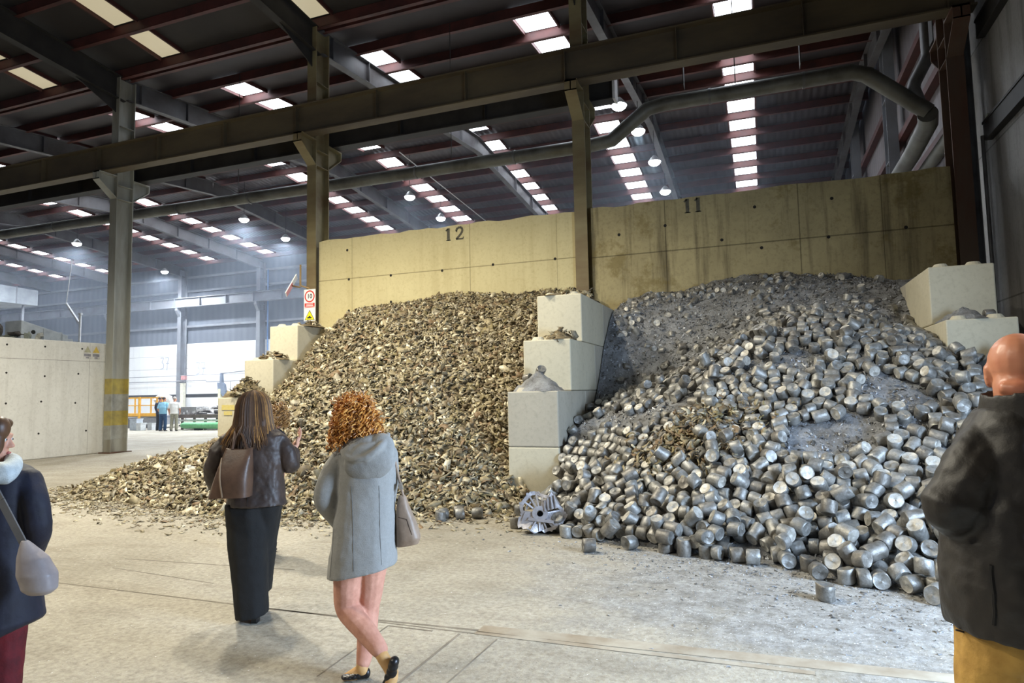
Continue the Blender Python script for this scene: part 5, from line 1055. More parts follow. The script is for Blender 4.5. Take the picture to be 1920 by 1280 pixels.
b.hexa([(.02, -.05, .02), (.2, -.05, .1), (.22, .1, .12), (.02, .1, .03), (.0, -.05, .09), (.1, -.05, .27), (.12, .1, .28), (.0, .1, .1)]); b.box(-.12, .16, -.05, -.01, -.09, -.06); b.box(-.19, -.06, -.035, .02, -.13, -.01)
ringm(b, .08, .21, -.02, .0, 8, R(-42), R(20)); ringm(b, .08, .2, -.025, .0, 6, R(205), R(238)); ringm(b, .17, .27, -.03, .02, 4, R(-18), R(8)); ringm(b, .16, .27, -.03, .02, 4, R(196), R(222)); ringm(b, .12, .215, -.015, .0, 8, R(252), R(292))
for k in range(4): b.bar((.05 + .035 * k, -.06, .03 + .015 * k), (.03 + .035 * k, -.06, .17 + .02 * k), .012, .03, up=(0, 1, 0))
def warp(p):
    a = math.atan2(p[2], p[0]); k = 1 + .09 * math.sin(3 * a + 1.2) + .05 * math.sin(7 * a) if math.hypot(p[0], p[2]) > .12 else 1
    return (p[0] * k * 1.05, p[1] + .03 * math.sin(4 * a) * (math.hypot(p[0], p[2]) > .15), max(p[2] * k, -.205 + .02 * math.sin(p[0] * 40)))
b.v = [warp(p) for p in b.v]
o = b.build('casting_body', M['casting'], ca, bevel=.004); o.location = (0, 0, .225); o.rotation_euler = (R(-14), R(8), R(16))
b = MB()
for a in (58, 78, 98, 118, 139, 165): pass
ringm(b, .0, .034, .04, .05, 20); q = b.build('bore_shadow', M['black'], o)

# ------------------------------------------------------------------ beyond the low wall: scrap tops, hopper, post
rg = random.Random(12)
sc_ = MB(); v = []
def lump(mb, c, r, rg, n=9, m=7):
    ph = [rg.uniform(0, 6) for _ in range(6)]; vv = []
    for i in range(m + 1):
        a = math.pi * i / m
        for j in range(n):
            b_ = j * math.tau / n; k = 1 + .22 * math.sin(2 * b_ + ph[0] + 2 * a) + .15 * math.sin(3 * a + ph[1]) + rg.uniform(-.12, .12)
            vv.append((c[0] + r[0] * k * math.sin(a) * math.cos(b_), c[1] + r[1] * k * math.sin(a) * math.sin(b_), c[2] + r[2] * k * math.cos(a)))
    mb.add(vv, [(i * n + j, (i + 1) * n + j, (i + 1) * n + (j + 1) % n, i * n + (j + 1) % n) for i in range(m) for j in range(n)])
SCR = [simple('grey_green_scrap', (150, 154, 142), .6, .2, c2=(96, 100, 90), scale=6, bump=.4), simple('dark_scrap', (92, 86, 80), .6, .2, c2=(58, 54, 50), scale=6, bump=.4), simple('pale_scrap', (186, 184, 172), .6, .2, c2=(140, 138, 128), scale=6, bump=.4)]
for k in range(60):
    y = rg.uniform(9.5, 13.6); lump(sc_, (-20.9 + rg.uniform(-.5, .4), y, 3.45 + rg.uniform(-.2, .42) * min(1, (13.9 - y))), (rg.uniform(.08, .24), rg.uniform(.08, .28), rg.uniform(.05, .2)), rg)
    sc_.m[-63:] = [rg.choice((0, 0, 1, 2))] * 63
sc_.box(-22.6, -20.35, 6, 13.8, 2.9, 3.4, 1); sc_.build('scrap_pile', SCR, label='rough grey-green scrap heaped up behind the low pale wall', cat='scrap heap', kind='stuff')
mc = empty('machine_housing', (-20.75, 13.75, 3.1), R(2), label='pale grey machine housing lying on the scrap behind the low wall', cat='machine')
GM = simple('pale_grey_machine', (176, 182, 186), .5, .1, c2=(150, 156, 162), scale=4)
MB().hexa([(-.4, -.75, 0), (.3, -.75, 0), (.3, .7, 0), (-.4, .7, 0), (-.4, -.75, .95), (.3, -.75, .95), (.3, .7, .6), (-.4, .7, .6)]).build('housing_body', GM, mc, bevel=.02)
MB().box(-.3, .2, .7, .95, .1, .5).build('end_flange', GM, mc, bevel=.02); MB().box(.3, .33, .5, .58, .05, .62).box(.3, .33, -.1, -.04, .05, .75).build('rib', GM, mc)
mb = MB(); mb.disc((.3, -.4, .62), (1, 0, 0), .06, 12, 0, .02); mb.disc((.2, .83, .3), (1, 0, 0), .05, 12, 0, .02); mb.disc((.3, .0, .2), (1, 0, 0), .09, 12, 0, .02); mb.build('port', M['black'], mc)
MB().tube([(-.1, .45, .62), (-.1, .45, .72)], .05, 10).tube([(.1, .6, .6), (.1, .6, .7)], .05, 10).build('bolt_head', GM, mc)
hp = empty('panelled_hopper', (-48, 27, 8.9), label='pale panelled steel hopper hanging under the far roof at the frame edge', cat='hopper')
PAN = simple('pale_steel_panel', (150, 156, 162), .6, .1, c2=(126, 132, 140), scale=1.5); b = MB()
b.hexa([(-2, -7, -.65), (1.4, -7, -.65), (1.4, 3.7, -.65), (-2, 3.7, -.65), (-2, -7, .75), (1.4, -7, .75), (1.4, 3.7, .4), (-2, 3.7, .4)]); b.build('hopper_body', PAN, hp)
b = MB()
for y in (-4, -2.2, -.6, .9, 2.3): b.box(1.4, 1.43, y - .03, y + .03, -.65, .5)
b.build('panel_joint', M['steel_blue'], hp)
for px, py in ((1.0, 3.0), (-1.6, -6)): MB().tube([(px, py, -.65), (px, py, -8.9)], .08, 8).build('support_post', M['steel_blue'], hp)
po = empty('pale_post', (-27.6, 20, 0), label='slim white post with a slanting brace beyond the low wall', cat='post')
WP = simple('white_post_paint', (206, 208, 210), .5); MB().tube([(0, 0, 0), (0, 0, 5.4)], .05, 10).box(-.09, .09, -.05, .05, 5.36, 5.44).build('post_shaft', WP, po, smooth=True); MB().bar((0, 0, 4.95), (-1.05, .1, 5.95), .07, .07).tube([(-1.05, .1, 5.95), (-1.05, .3, 7.9)], .02, 6).build('brace', WP, po)

# ------------------------------------------------------------------ the sorting yard at the back
YW = simple('yellow_guard_paint', (240, 186, 52), .5, 0, c2=(226, 160, 40), scale=5)
cg = empty('yellow_guard_rail', (-33.2, 28.2, 0), label='yellow guard rail platform standing behind the three distant men', cat='guard rail')
b = MB()
for x in (-1.55, -.95, -.55, .3, .75, 1.15): b.box(x - .03, x + .03, -.03, .03, .75, 1.75)
b.build('baluster', YW, cg); MB().box(-1.6, 1.2, -.04, .04, 1.7, 1.78).box(-1.6, 1.2, -.04, .04, 1.28, 1.33).box(-1.6, 1.2, -.05, .05, .68, .86).build('rail', YW, cg); MB().box(-.6, -.48, -.1, -.02, 0, 1.8).build('post', YW, cg)
MB().box(-1.6, 1.2, .0, 1.6, .62, .7).build('deck', M['steel_blue'], cg); MB().box(-1.5, -.75, -.05, .8, 0, .58).build('dark_bin', simple('dark_grey_bin', (104, 100, 98), .7), cg); MB().box(-.45, 1.2, .0, 1.2, .2, .6).build('panel_stack', simple('grey_panel', (150, 152, 156), .6), cg)
b = MB(); lump(b, (.55, .6, 1.75), (.45, .4, .35), random.Random(3)); b.build('white_sack', simple('white_sack', (236, 236, 236), .8), label='white bulk sack standing on the yellow guard rail platform', cat='sack').location = (-33.2, 28.2, -.05)
def crate(x, y, w, d, h, c, lab, kind='crate'):
    o = empty(kind, (x, y, 0), label=lab, cat='crate'); m = simple('crate_' + kind, c, .6)
    MB().box(-w / 2, w / 2, -d / 2, d / 2, 0, h).build('crate_body', m, o, bevel=.01); MB().box(-w / 2 - .02, w / 2 + .02, -d / 2 - .02, d / 2 + .02, h - .05, h).build('rim', m, o)
crate(-31.85, 26.4, .5, .4, .62, (196, 206, 216), 'tall pale blue plastic crate beside the three distant men', 'plastic_crate')
crate(-31.25, 26.2, .34, .35, .4, (226, 230, 232), 'white plastic crate beside the dark-jacketed distant man', 'white_crate')
crate(-30.85, 26.55, .32, .35, .38, (216, 220, 224), 'small white crate right at the feet of the dark-jacketed distant man', 'small_crate')
tb = empty('sorting_table', (-27.7, 27.3, 0), label='long low steel sorting table covered in metal offcuts behind the distant men', cat='table')
TS = simple('rusty_table_steel', (128, 112, 104), .6, .2, c2=(96, 84, 78), scale=3); MB().box(-1.9, 3.2, -.5, .5, .62, .8).build('table_top', TS, tb); MB().box(-1.5, 3.2, -.55, -.48, .45, .55).build('front_bar', simple('pale_bar', (214, 210, 206), .5), tb)
for x in (-1.4, .2, 2.8):
    for y in (-.4, .4): MB().box(x - .05, x + .05, y - .05, y + .05, 0, .62).build('leg', TS, tb)
b = MB(); rg = random.Random(31); OFF = [simple('bright_offcut', (214, 214, 214), .4, .3), simple('dark_offcut', (110, 108, 108), .5, .3), simple('grey_offcut', (172, 172, 172), .5, .3)]
for k in range(46):
    x = rg.uniform(-1.8, 3.1); a = rg.uniform(0, 3.14); L = rg.uniform(.2, .7); zz = .82 + rg.uniform(0, .5) * (1 - abs(x - 1.4) / 3.4)
    b.bar((x - L * math.cos(a) / 2, rg.uniform(-.4, .4), zz), (x + L * math.cos(a) / 2, rg.uniform(-.4, .4), zz + rg.uniform(-.05, .3)), rg.uniform(.05, .2), rg.uniform(.03, .14), rg.choice((0, 0, 1, 2)))
b.box(-1.6, -.5, -.35, .4, .8, 1.2, 2); b.build('metal_offcuts', OFF, label='jumble of metal offcuts lying on the distant sorting table', cat='scrap', kind='stuff').location = (-27.7, 27.3, 0)
gc = empty('green_gas_cylinder', (-27.5, 26.5, 0), label='green cylinder lying on the floor under the sorting table', cat='cylinder')
MB().tube([(-1.25, 0, .24), (-1.18, 0, .24), (-1.05, 0, .24), (1.3, 0, .24), (1.42, 0, .24)], [.05, .13, .17, .17, .08], 18).build('cylinder_body', simple('green_cylinder_paint', (112, 188, 130), .45), gc, smooth=True); MB().tube([(-1.38, 0, .24), (-1.24, 0, .24)], .04, 10).build('valve', M['steel_dark'], gc); MB().box(-.2, .1, -.15, .15, .0, .08).build('cradle', M['steel_dark'], gc)
gp = empty('white_gate_post', (-38.95, 36, 0), label='cream post standing before the whitewashed back wall', cat='post')
MB().box(-.13, .13, -.13, .13, 0, 2.72).build('post_shaft', simple('cream_post', (224, 222, 206), .5), gp); MB().box(-.15, .15, -.15, .15, 2.72, 2.78).build('cap', simple('cream_cap', (206, 204, 190), .5), gp)
jc = empty('wall_crane', (-35.6, 36.2, 0), label='blue-grey slewing jib arm on a cream pillar by the back wall', cat='crane')
MB().box(-.2, .02, -.12, .12, 0, 2.3).build('pillar', simple('cream_pillar', (220, 220, 190), .5), jc); MB().prism([(-.25, 2.2), (.3, 1.7), (.42, 2.1), (.32, 2.6), (.12, 2.75), (.08, 3.4), (-.05, 3.4), (-.08, 2.7), (-.3, 2.75)], 'y', -.1, .1).build('arm_head', simple('blue_grey_machine', (120, 132, 152), .5), jc)
MB().bar((-.1, 0, 3.38), (2.4, 0, 3.5), .06, .06).build('jib', M['steel_blue'], jc)
pr = empty('pipe_rail', (-36.5, 38.2, 0), label='thin grey pipework along the whitewashed back wall', cat='pipe')
MB().tube([(-11, 0, 3.0), (-2.6, 0, 3.0), (-2.5, 0, 2.9), (1.2, 0, 2.9)], .035, 8).tube([(-11, .1, 3.4), (3.2, .1, 3.45)], .025, 8).tube([(-.2, 0, 2.9), (-.2, 0, 1.9)], .03, 8).tube([(1.6, 0, 1.4), (1.6, 0, 3.1), (1.75, 0, 3.2), (2.9, 0, 3.2)], .04, 8).build('pipework', simple('grey_pipe', (150, 152, 158), .5), pr, smooth=True); MB().box(-4.9, -4.5, -.15, .05, 3.1, 3.4).build('red_valve', simple('faded_red', (196, 140, 140), .5), pr)
st_ = MB()
for k in range(9): st_.box(-.22, .22, -.3, .3, .02 + k * .17, .17 + k * .17)
st_.build('stacked_trays', simple('white_tray', (232, 234, 236), .6), label='stack of white slatted trays just beyond the striped column', cat='tray stack').location = (-30.0, 22.9, 0)

for nm, px, py, pz, r, c, lab in (('plastic_scrap', -6.72, 7.5, .2, (.05, .03, .02), (90, 190, 196), 'small turquoise plastic scrap at the foot of the brown heap by the dark trousers'),
                                  ('white_scrap', -5.6, 7.72, .2, (.1, .06, .05), (224, 220, 208), 'pale crumpled piece of scrap at the foot of the brown heap beside the grey coat'),
                                  ('white_scrap', -9.0, 8.5, .5, (.12, .07, .06), (222, 216, 200), 'pale lump lying on the low tongue of the brown heap')):
    b = MB(); lump(b, (0, 0, 0), r, random.Random(int(-px * 10))); o = b.build(nm, simple(nm + '_face', c, .5, bump=.2), label=lab, cat='scrap'); o.location = (px, py, max(float(hchips(px, py)), 0) + .03); o.rotation_euler = (.4, .3, .8)
# ------------------------------------------------------------------ people
FACE_AWAY = R(20.73)                    # local x runs to the viewer's right, local y away from the viewer
def blob(mb, c, r, n=16, m=10, rot=None):
    c = Vector(c); v = []; rot = rot or Matrix.Identity(3)
    for i in range(1, m):
        a = math.pi * i / m
        for j in range(n):
            b = j * math.tau / n
            v.append(c + rot @ Vector((r[0] * math.sin(a) * math.cos(b), r[1] * math.sin(a) * math.sin(b), r[2] * math.cos(a))))
    v += [c + rot @ Vector((0, 0, r[2])), c - rot @ Vector((0, 0, r[2]))]
    t, bt = len(v) - 2, len(v) - 1; f = []
    for i in range(m - 2):
        for j in range(n): f.append((i * n + j, (i + 1) * n + j, (i + 1) * n + (j + 1) % n, i * n + (j + 1) % n))
    for j in range(n): f += [(t, j, (j + 1) % n), (bt, (m - 2) * n + (j + 1) % n, (m - 2) * n + j)]
    mb.add(v, f)
def rings(mb, rs, n=28, p=2.3, fold=0, sd=0):
    """closed loft through (cx, cy, z, half width, half depth[, rise to the right]) rings"""
    rg = random.Random(sd); ph = [rg.uniform(0, 6.28) for _ in range(4)]; v = []
    for k, q in enumerate(rs):
        cx, cy, z, a, b = q[:5]; sl = q[5] if len(q) > 5 else 0
        for j in range(n):
            t = j * math.tau / n; c, s = math.cos(t), math.sin(t)
            w = 1 + fold * (math.sin(5 * t + ph[0] + k * .6) + .6 * math.sin(9 * t + ph[1] - k * .4))
            x = a * w * math.copysign(abs(c) ** (2 / p), c); y = b * w * math.copysign(abs(s) ** (2 / p), s)
            v.append((cx + x, cy + y, z + sl * x))
    m = len(rs)
    f = [(i * n + j, i * n + (j + 1) % n, (i + 1) * n + (j + 1) % n, (i + 1) * n + j) for i in range(m - 1) for j in range(n)]
    f += [tuple(range(n - 1, -1, -1)), tuple(range((m - 1) * n, m * n))]
    mb.add(v, f)
def limb(mb, pts, rad, n=14):
    """rounded tapering tube, smoothed through its joints"""
    P = [Vector(p) for p in pts]; Q, Rr = [], []
    for i in range(len(P) - 1):
        for t in (0, .25, .5, .75):
            a, b, c, d = P[max(i - 1, 0)], P[i], P[i + 1], P[min(i + 2, len(P) - 1)]
            Q.append(.5 * ((2 * b) + (c - a) * t + (2 * a - 5 * b + 4 * c - d) * t * t + (3 * b - a - 3 * c + d) * t ** 3)); Rr.append(rad[i] * (1 - t) + rad[i + 1] * t)
    Q.append(P[-1]); Rr.append(rad[-1])
    mb.tube(Q, Rr, n); blob(mb, Q[0], (Rr[0],) * 3, 12, 8); blob(mb, Q[-1], (Rr[-1],) * 3, 12, 8)
def fuse(name, mb, mat, vox=.008, smooth=6, parent=None, wrinkle=0, wscale=9, sd=0, **tags):
    """join overlapping closed shapes into one continuous skin"""
    me = mb.data(name, mat); o = bpy.data.objects.new(name, me); COL.objects.link(o)
    m = o.modifiers.new('remesh', 'REMESH'); m.mode = 'VOXEL'; m.voxel_size = vox
    s = o.modifiers.new('smooth', 'SMOOTH'); s.iterations = smooth; s.factor = .5
    if wrinkle:
        t = bpy.data.textures.new(name, 'CLOUDS'); t.noise_scale = 1 / wscale; t.noise_depth = 2
        d = o.modifiers.new('folds', 'DISPLACE'); d.texture = t; d.strength = wrinkle; d.mid_level = .5; d.texture_coords = 'LOCAL'
    dg = bpy.context.evaluated_depsgraph_get(); ev = o.evaluated_get(dg)
    new = bpy.data.meshes.new_from_object(ev, depsgraph=dg); new.name = name
    o.modifiers.clear(); o.data = new; bpy.data.meshes.remove(me)
    if not new.materials: new.materials.append(mat)
    new.polygons.foreach_set('use_smooth', [True] * len(new.polygons))
    if parent is not None: o.parent = parent
    return tag(o, **tags)
def hand(mb, wrist, d, palm_n, side, s=1.0, curl=.35, spread=.12):
    """palm, four jointed fingers and a thumb leaving the palm's side; d: along the fingers, palm_n: out of the palm, side: towards the thumb"""
    w, d, nn = Vector(wrist), Vector(d).normalized(), Vector(palm_n).normalized(); sd = Vector(side).normalized()
    rot = Matrix((sd, nn, d)).transposed()
    blob(mb, w + d * .05 * s, (.041 * s, .017 * s, .052 * s), 14, 10, rot)
    limb(mb, [w - d * .02 * s, w + d * .03 * s], [.027 * s, .028 * s])
    for i, L in enumerate((.072, .08, .074, .058)):
        b = w + d * (.092 - .004 * abs(i - 1)) * s + sd * (.03 - .02 * i) * s
        a = curl * (1 + .15 * i); dd = (d + sd * spread * (1.2 - i * .8)).normalized(); p = [b - d * .02 * s, b]
        for k in range(3):
            dd = (dd * math.cos(a * .8) + nn * math.sin(a * .8)).normalized(); p.append(p[-1] + dd * L * s * (.45, .31, .24)[k])
        limb(mb, p, [.0095 * s, .0092 * s, .0085 * s, .008 * s, .0065 * s], 10)
    b = w + d * .03 * s + sd * .03 * s; dd = (d * .65 + sd * .75 + nn * .25).normalized()
    limb(mb, [w + d * .02 * s + sd * .015 * s, b, b + dd * .034 * s, b + (dd + d * .3).normalized() * .062 * s], [.013 * s, .0125 * s, .0105 * s, .008 * s], 10)
def head(mb, c, yaw=0, pitch=0, s=1.0):
    """skull, jaw, brow, nose, lips, chin, ears; c is the middle of the skull, yaw 0 looks away from the viewer"""
    c = Vector(c); rot = (Euler((0, 0, yaw)).to_matrix() @ Euler((pitch, 0, 0)).to_matrix())
    def P(x, y, z): return c + rot @ (Vector((x, y, z)) * s)
    def B(x, y, z, a, b, d): blob(mb, P(x, y, z), (a * s, b * s, d * s), 16, 12, rot)
    B(0, -.012, .03, .076, .094, .088); B(0, .022, -.02, .066, .078, .085); B(0, .042, -.078, .046, .05, .042); B(0, .05, -.055, .056, .045, .05)
    B(0, .082, -.098, .02, .018, .016); B(0, .088, .022, .05, .016, .014)
    for k in (-1, 1):
        B(k * .031, .088, .0, .016, .012, .012); B(k * .036, .077, -.028, .02, .02, .02)
        B(k * .077, -.008, -.006, .008, .02, .032); B(k * .079, -.014, .01, .007, .018, .018); B(k * .074, .0, -.03, .008, .011, .011)
        B(k * .011, .104, -.038, .008, .01, .008)
    limb(mb, [P(0, .09, .018), P(0, .104, -.012), P(0, .118, -.034)], [.009 * s, .010 * s, .011 * s])
    B(0, .092, -.066, .024, .012, .006); B(0, .09, -.077, .021, .012, .007)
    return P
SKIN = simple('fair_skin', (216, 168, 142), .5, 0, c2=(196, 136, 112), scale=7, bump=.05)
SKIN2 = simple('flushed_skin', (214, 152, 118), .38, 0, c2=(200, 124, 96), scale=5, bump=.05)
TAN = simple('tan_ankle_skin', (206, 164, 108), .5, 0, c2=(186, 142, 90), scale=9)
EYE = simple('eye_white', (225, 222, 216), .2); IRIS = simple('dark_iris', (60, 44, 34), .2)
LIP = simple('lip', (184, 104, 96), .4)
def face_bits(P, body, s=1.0, yaw=0):
    for k in (-1, 1):
        e = MB(); blob(e, P(k * .031, .0885, .0), (.0125 * s,) * 3, 12, 8); eye = e.build('eye', EYE, body, smooth=True)
        e = MB(); blob(e, P(k * .031, .0985, .0), (.0055 * s, .004 * s, .0055 * s), 10, 6); e.build('iris', IRIS, eye, smooth=True)
def torso(mb, hip, sh, wid=.17, dep=.11):
    (hx, hy, hz), (sx, sy, sz) = hip, sh
    rings(mb, [(hx, hy, hz - .08, wid * .8, dep * .95), (hx, hy, hz + .04, wid * .98, dep), (hx * .6 + sx * .4, hy * .6 + sy * .4, hz * .6 + sz * .4, wid * .82, dep * .88),
               (hx * .3 + sx * .7, hy * .3 + sy * .7, hz * .3 + sz * .7, wid * .95, dep * 1.02), (sx, sy, sz - .05, wid * 1.05, dep * .85), (sx, sy, sz + .03, wid * .5, dep * .6)])
def surface_line(pts, obj_mesh, r, off=-.0004):
    bv = BVHTree.FromPolygons([v.co for v in obj_mesh.vertices], [p.vertices[:] for p in obj_mesh.polygons]); out = []
    for (x0, z0), (x1, z1) in zip(pts, pts[1:]):
        for t in (0, .17, .33, .5, .67, .83, 1):
            x, z = x0 + (x1 - x0) * t, z0 + (z1 - z0) * t
            h = bv.ray_cast(Vector((x, -2, z)), Vector((0, 1, 0)))
            if h[0] is not None: out.append((x, h[0].y + off, z))
    if len(out) < 2: out = [(p[0], 0, p[1]) for p in pts]
    o2 = [out[0]]
    for p in out[1:]:
        if (Vector(p) - Vector(o2[-1])).length > .002: o2.append(p)
    return MB().tube(o2, r, 6)
def shoe(mb, heel, toe, w=.04, h=.06, lift=0):
    """closed upper from heel to toe with a sole"""
    a, b = Vector(heel), Vector(toe); d = b - a; u = Vector((0, 0, 1)); u = (u - d.normalized() * u.dot(d.normalized())).normalized() if abs(d.normalized().z) < .95 else Vector((0, -1, 0))
    for t, k, hh in ((0.06, .78, 1.0), (.2, .82, .95), (.38, .86, .75), (.56, .98, .6), (.74, 1.05, .5), (.9, .85, .42)):
        c = a + d * t + u * h * hh * .42
        side = d.normalized().cross(u)
        rot = Matrix((side, d.normalized(), u)).transposed()
        blob(mb, c, (w * k, d.length * .16, h * hh * .5), 14, 10, rot)
def strands(mb, roots, rnd, r0, n=5, mi_of=None):
    for p in roots:
        pts = [Vector(q) for q in p]
        mb.tube(pts, [r0 * (1 - .75 * i / (len(pts) - 1)) for i in range(len(pts))], 4, rnd.choice((0, 0, 1, 2)) if mi_of is None else mi_of)
def cloth(name, c, c2, rough=.8, scale=18, bump=.15, **k): return simple(name, c, rough, 0, c2=c2, scale=scale, bump=bump, **k)
BLACK_SHOE = simple('black_shoe_leather', (30, 29, 30), .35, 0, c2=(20, 20, 20))

# the woman in the dark brown jacket, long brown hair, one hand raised
LEG = lambda mb, a, b, c, d, r: limb(mb, [a, b, c, d], r)
b = MB()
torso(b, (0.002, -0.000, 0.836), (-0.027, -0.000, 1.317), .13, .08)
P = head(b, (-0.022, -0.000, 1.547), R(-12), 0, .96)
limb(b, [(-0.020, -0.000, 1.404), (-0.023, -0.000, 1.317)], [.05, .06])
LEG(b, (-0.060, -0.000, 0.759), (-0.041, -0.000, 0.431), (-0.014, -0.000, 0.088), (0.010, -0.020, 0.026), [.06, .05, .04, .035]); LEG(b, (0.063, 0.050, 0.748), (0.013, 0.140, 0.396), (-0.036, 0.190, 0.107), (-0.040, 0.190, 0.067), [.05, .045, .04, .035])
limb(b, [(-0.226, -0.000, 1.313), (-0.287, -0.020, 1.195), (-0.309, -0.000, 1.048), (-0.318, 0.150, 0.941)], [.045, .04, .038, .03]); limb(b, [(0.164, -0.000, 1.282), (0.240, -0.000, 1.190), (0.246, 0.030, 1.112), (0.219, 0.160, 1.164), (0.214, 0.210, 1.220)], [.036, .038, .04, .032, .026])
hand(b, (0.211, 0.220, 1.232), (.35, .3, .8), (-.75, -.4, .1), (.35, -.9, .1), .95, .32, .2)
hand(b, (-0.310, 0.170, 0.914), (.35, .7, -.4), (.6, -.2, .6), (.2, -.6, .6), .92, .6)
w1 = fuse('person', b, SKIN, .006, 4, None, label='woman with long brown hair, dark brown leather jacket and wide black trousers, hand raised', cat='person')
w1.location = (-3.549, 3.956, 0); w1.rotation_euler = (0, 0, FACE_AWAY); face_bits(P, w1, .96)
j = MB()
rings(j, [(-0.024, -0.000, 1.400, 0.120, .07), (-0.024, -0.000, 1.377, 0.184, .10), (-0.023, -0.000, 1.333, 0.244, .12), (-0.023, -0.000, 1.266, 0.240, .135), (-0.014, 0.000, 1.168, 0.220, .135), (-0.000, -0.000, 1.050, 0.200, .13), (0.005, -0.000, 0.952, 0.204, .135), (0.006, -0.000, 0.832, 0.216, .15)], fold=.012, sd=3)
limb(j, [(-0.214, -0.000, 1.293), (-0.263, -0.030, 1.215), (-0.301, -0.020, 1.097), (-0.318, 0.020, 1.026), (-0.322, 0.150, 0.933)], [0.064, 0.072, 0.072, 0.068, 0.060]); limb(j, [(0.180, -0.000, 1.286), (0.240, -0.000, 1.198), (0.246, 0.020, 1.113), (0.228, 0.120, 1.143), (0.216, 0.180, 1.194)], [0.060, 0.064, 0.064, 0.056, 0.052])
LEATHER = simple('dark_brown_leather', (66, 53, 47), .52, 0, c2=(46, 38, 35), scale=8, bump=.12)
jk = fuse('jacket', j, LEATHER, .008, 5, w1, .022, 11)
surface_line([(-0.023, -0.000, 1.345)[::2], (-0.010, -0.000, 1.168)[::2], (-0.002, -0.000, 0.843)[::2]], jk.data, .0025).build('back_seam', simple('dark_seam', (34, 28, 26), .7), jk)
t = MB()
rings(t, [(-0.054, -0.000, 0.848, 0.160, .13), (-0.061, -0.000, 0.779, 0.148, .135), (-0.055, -0.000, 0.624, 0.144, .12), (-0.045, -0.000, 0.431, 0.132, .115), (-0.031, -0.000, 0.240, 0.124, .115), (-0.017, -0.000, 0.035, 0.112, .125, .12)], fold=.02, sd=4)
rings(t, [(0.070, 0.030, 0.841, 0.120, .12), (0.067, 0.050, 0.748, 0.092, .12), (0.034, 0.100, 0.562, 0.080, .11), (-0.003, 0.150, 0.354, 0.080, .11), (-0.036, 0.190, 0.154, 0.076, .12)], fold=.02, sd=5)
fuse('trousers', t, cloth('black_wool', (18, 18, 18), (12, 12, 12), .85), .009, 5, w1, .012, 10)
for hl, to in (((0.022, -0.050, 0.009), (-0.079, 0.170, -0.035)), ((-0.069, 0.140, 0.130), (-0.164, 0.340, 0.044))):
    q = MB(); hl = (hl[0], hl[1], max(hl[2], .035)); to = (to[0], to[1], max(to[2] - .0, .0)); shoe(q, hl, (to[0], to[1], .005), .034, .085)
    q.box(hl[0] - .025, hl[0] + .025, hl[1] - .02, hl[1] + .04, .0, hl[2] + .02)
    fuse('shoe', q, BLACK_SHOE, .006, 3, w1)
hr = MB()
blob(hr, (-0.022, -0.000, 1.547), (.086, .104, .118)); blob(hr, (-0.017, -0.030, 1.476), (0.100, .08, .11))
rings(hr, [(-0.011, -0.100, 1.339, 0.080, .02), (-0.008, -0.090, 1.385, 0.104, .03), (-0.005, -0.070, 1.439, 0.108, .045), (-0.007, -0.045, 1.504, 0.100, .06), (-0.010, -0.030, 1.563, 0.072, .06)], p=2)
HAIR = [simple('dark_brown_hair', (92, 66, 46), .68, 0, c2=(58, 42, 32), scale=26, stretch=(1, 1, .1)), simple('brown_hair', (112, 82, 54), .68, 0, c2=(84, 60, 40), scale=30), simple('golden_hair', (176, 132, 72), .68, 0, c2=(140, 100, 56), scale=30)]
hair = fuse('hair', hr, HAIR[0], .008, 5, w1)
rg = random.Random(4); st = MB()
cx, cyy, cz = -0.022, -0.000, 1.547
prof = [(.0, 0.012, .02), (.02, 0.064, .07), (.055, 0.100, .105), (.11, 0.120, .122), (.18, 0.128, .126), (.25, 0.140, .126)]
for i in range(900):
    a = rg.uniform(math.pi * .92, math.pi * 2.08) if rg.random() < .85 else rg.uniform(0, math.tau)
    ca, sa = math.cos(a), math.sin(a); k = rg.uniform(.95, 1.04); tip = rg.uniform(.62, 1.0); side = ca < -.35 and 1.12 or 1.0; pts = []
    for dz, rx_, ry_ in prof: pts.append(Vector((cx + rx_ * ca * k, cyy + ry_ * sa * k, cz + .128 - dz)))
    x1, y1 = pts[-1].x, min(pts[-1].y, cyy + .02)
    L = .19 * tip * side; drift = rg.uniform(-.035, .03) - .06 * max(0, -ca) + .03 * max(0, ca - .3)
    for t_ in (.33, .66, 1.0): pts.append(Vector((x1 + drift * t_ + rg.uniform(-.006, .006), y1 - .012 * math.sin(t_ * 3) - .02 * t_ * (sa < 0), cz + .128 - .25 - L * t_)))
    st.tube(pts, [.003, .0042, .0046, .0046, .0046, .0046, .0042, .0034, .0012], 4, rg.choice((0, 0, 0, 0, 1, 1, 2)) if abs(ca) < .75 else rg.choice((0, 1, 1, 2)))
st.build('hair_strands', HAIR, hair, smooth=True)
# her shoulder bag hangs behind the left arm
bag = MB(); z0 = 0
tl, tr, bl, br = (-0.151, -0.170, 1.263), (0.048, -0.190, 1.268), (-0.261, -0.170, 0.918), (0.041, -0.200, 0.924)
n = 9; v = []
for i in range(n):
    t = i / (n - 1); lw = [tl[k] + (bl[k] - tl[k]) * t for k in range(3)]; rw = [tr[k] + (br[k] - tr[k]) * t for k in range(3)]
    th = .02 + .075 * math.sin(min(1, t * 1.15) * math.pi * .62); m = 14
    for q in range(m):
        a = q * math.tau / m; u = .5 + .5 * math.copysign(abs(math.cos(a)) ** .45, math.cos(a)); off = th * math.copysign(abs(math.sin(a)) ** .7, math.sin(a))
        sag = -.018 * math.sin(u * math.pi) * (1 - t)
        v.append((lw[0] + (rw[0] - lw[0]) * u, lw[1] + (rw[1] - lw[1]) * u + off, lw[2] + (rw[2] - lw[2]) * u + sag))
m = 14
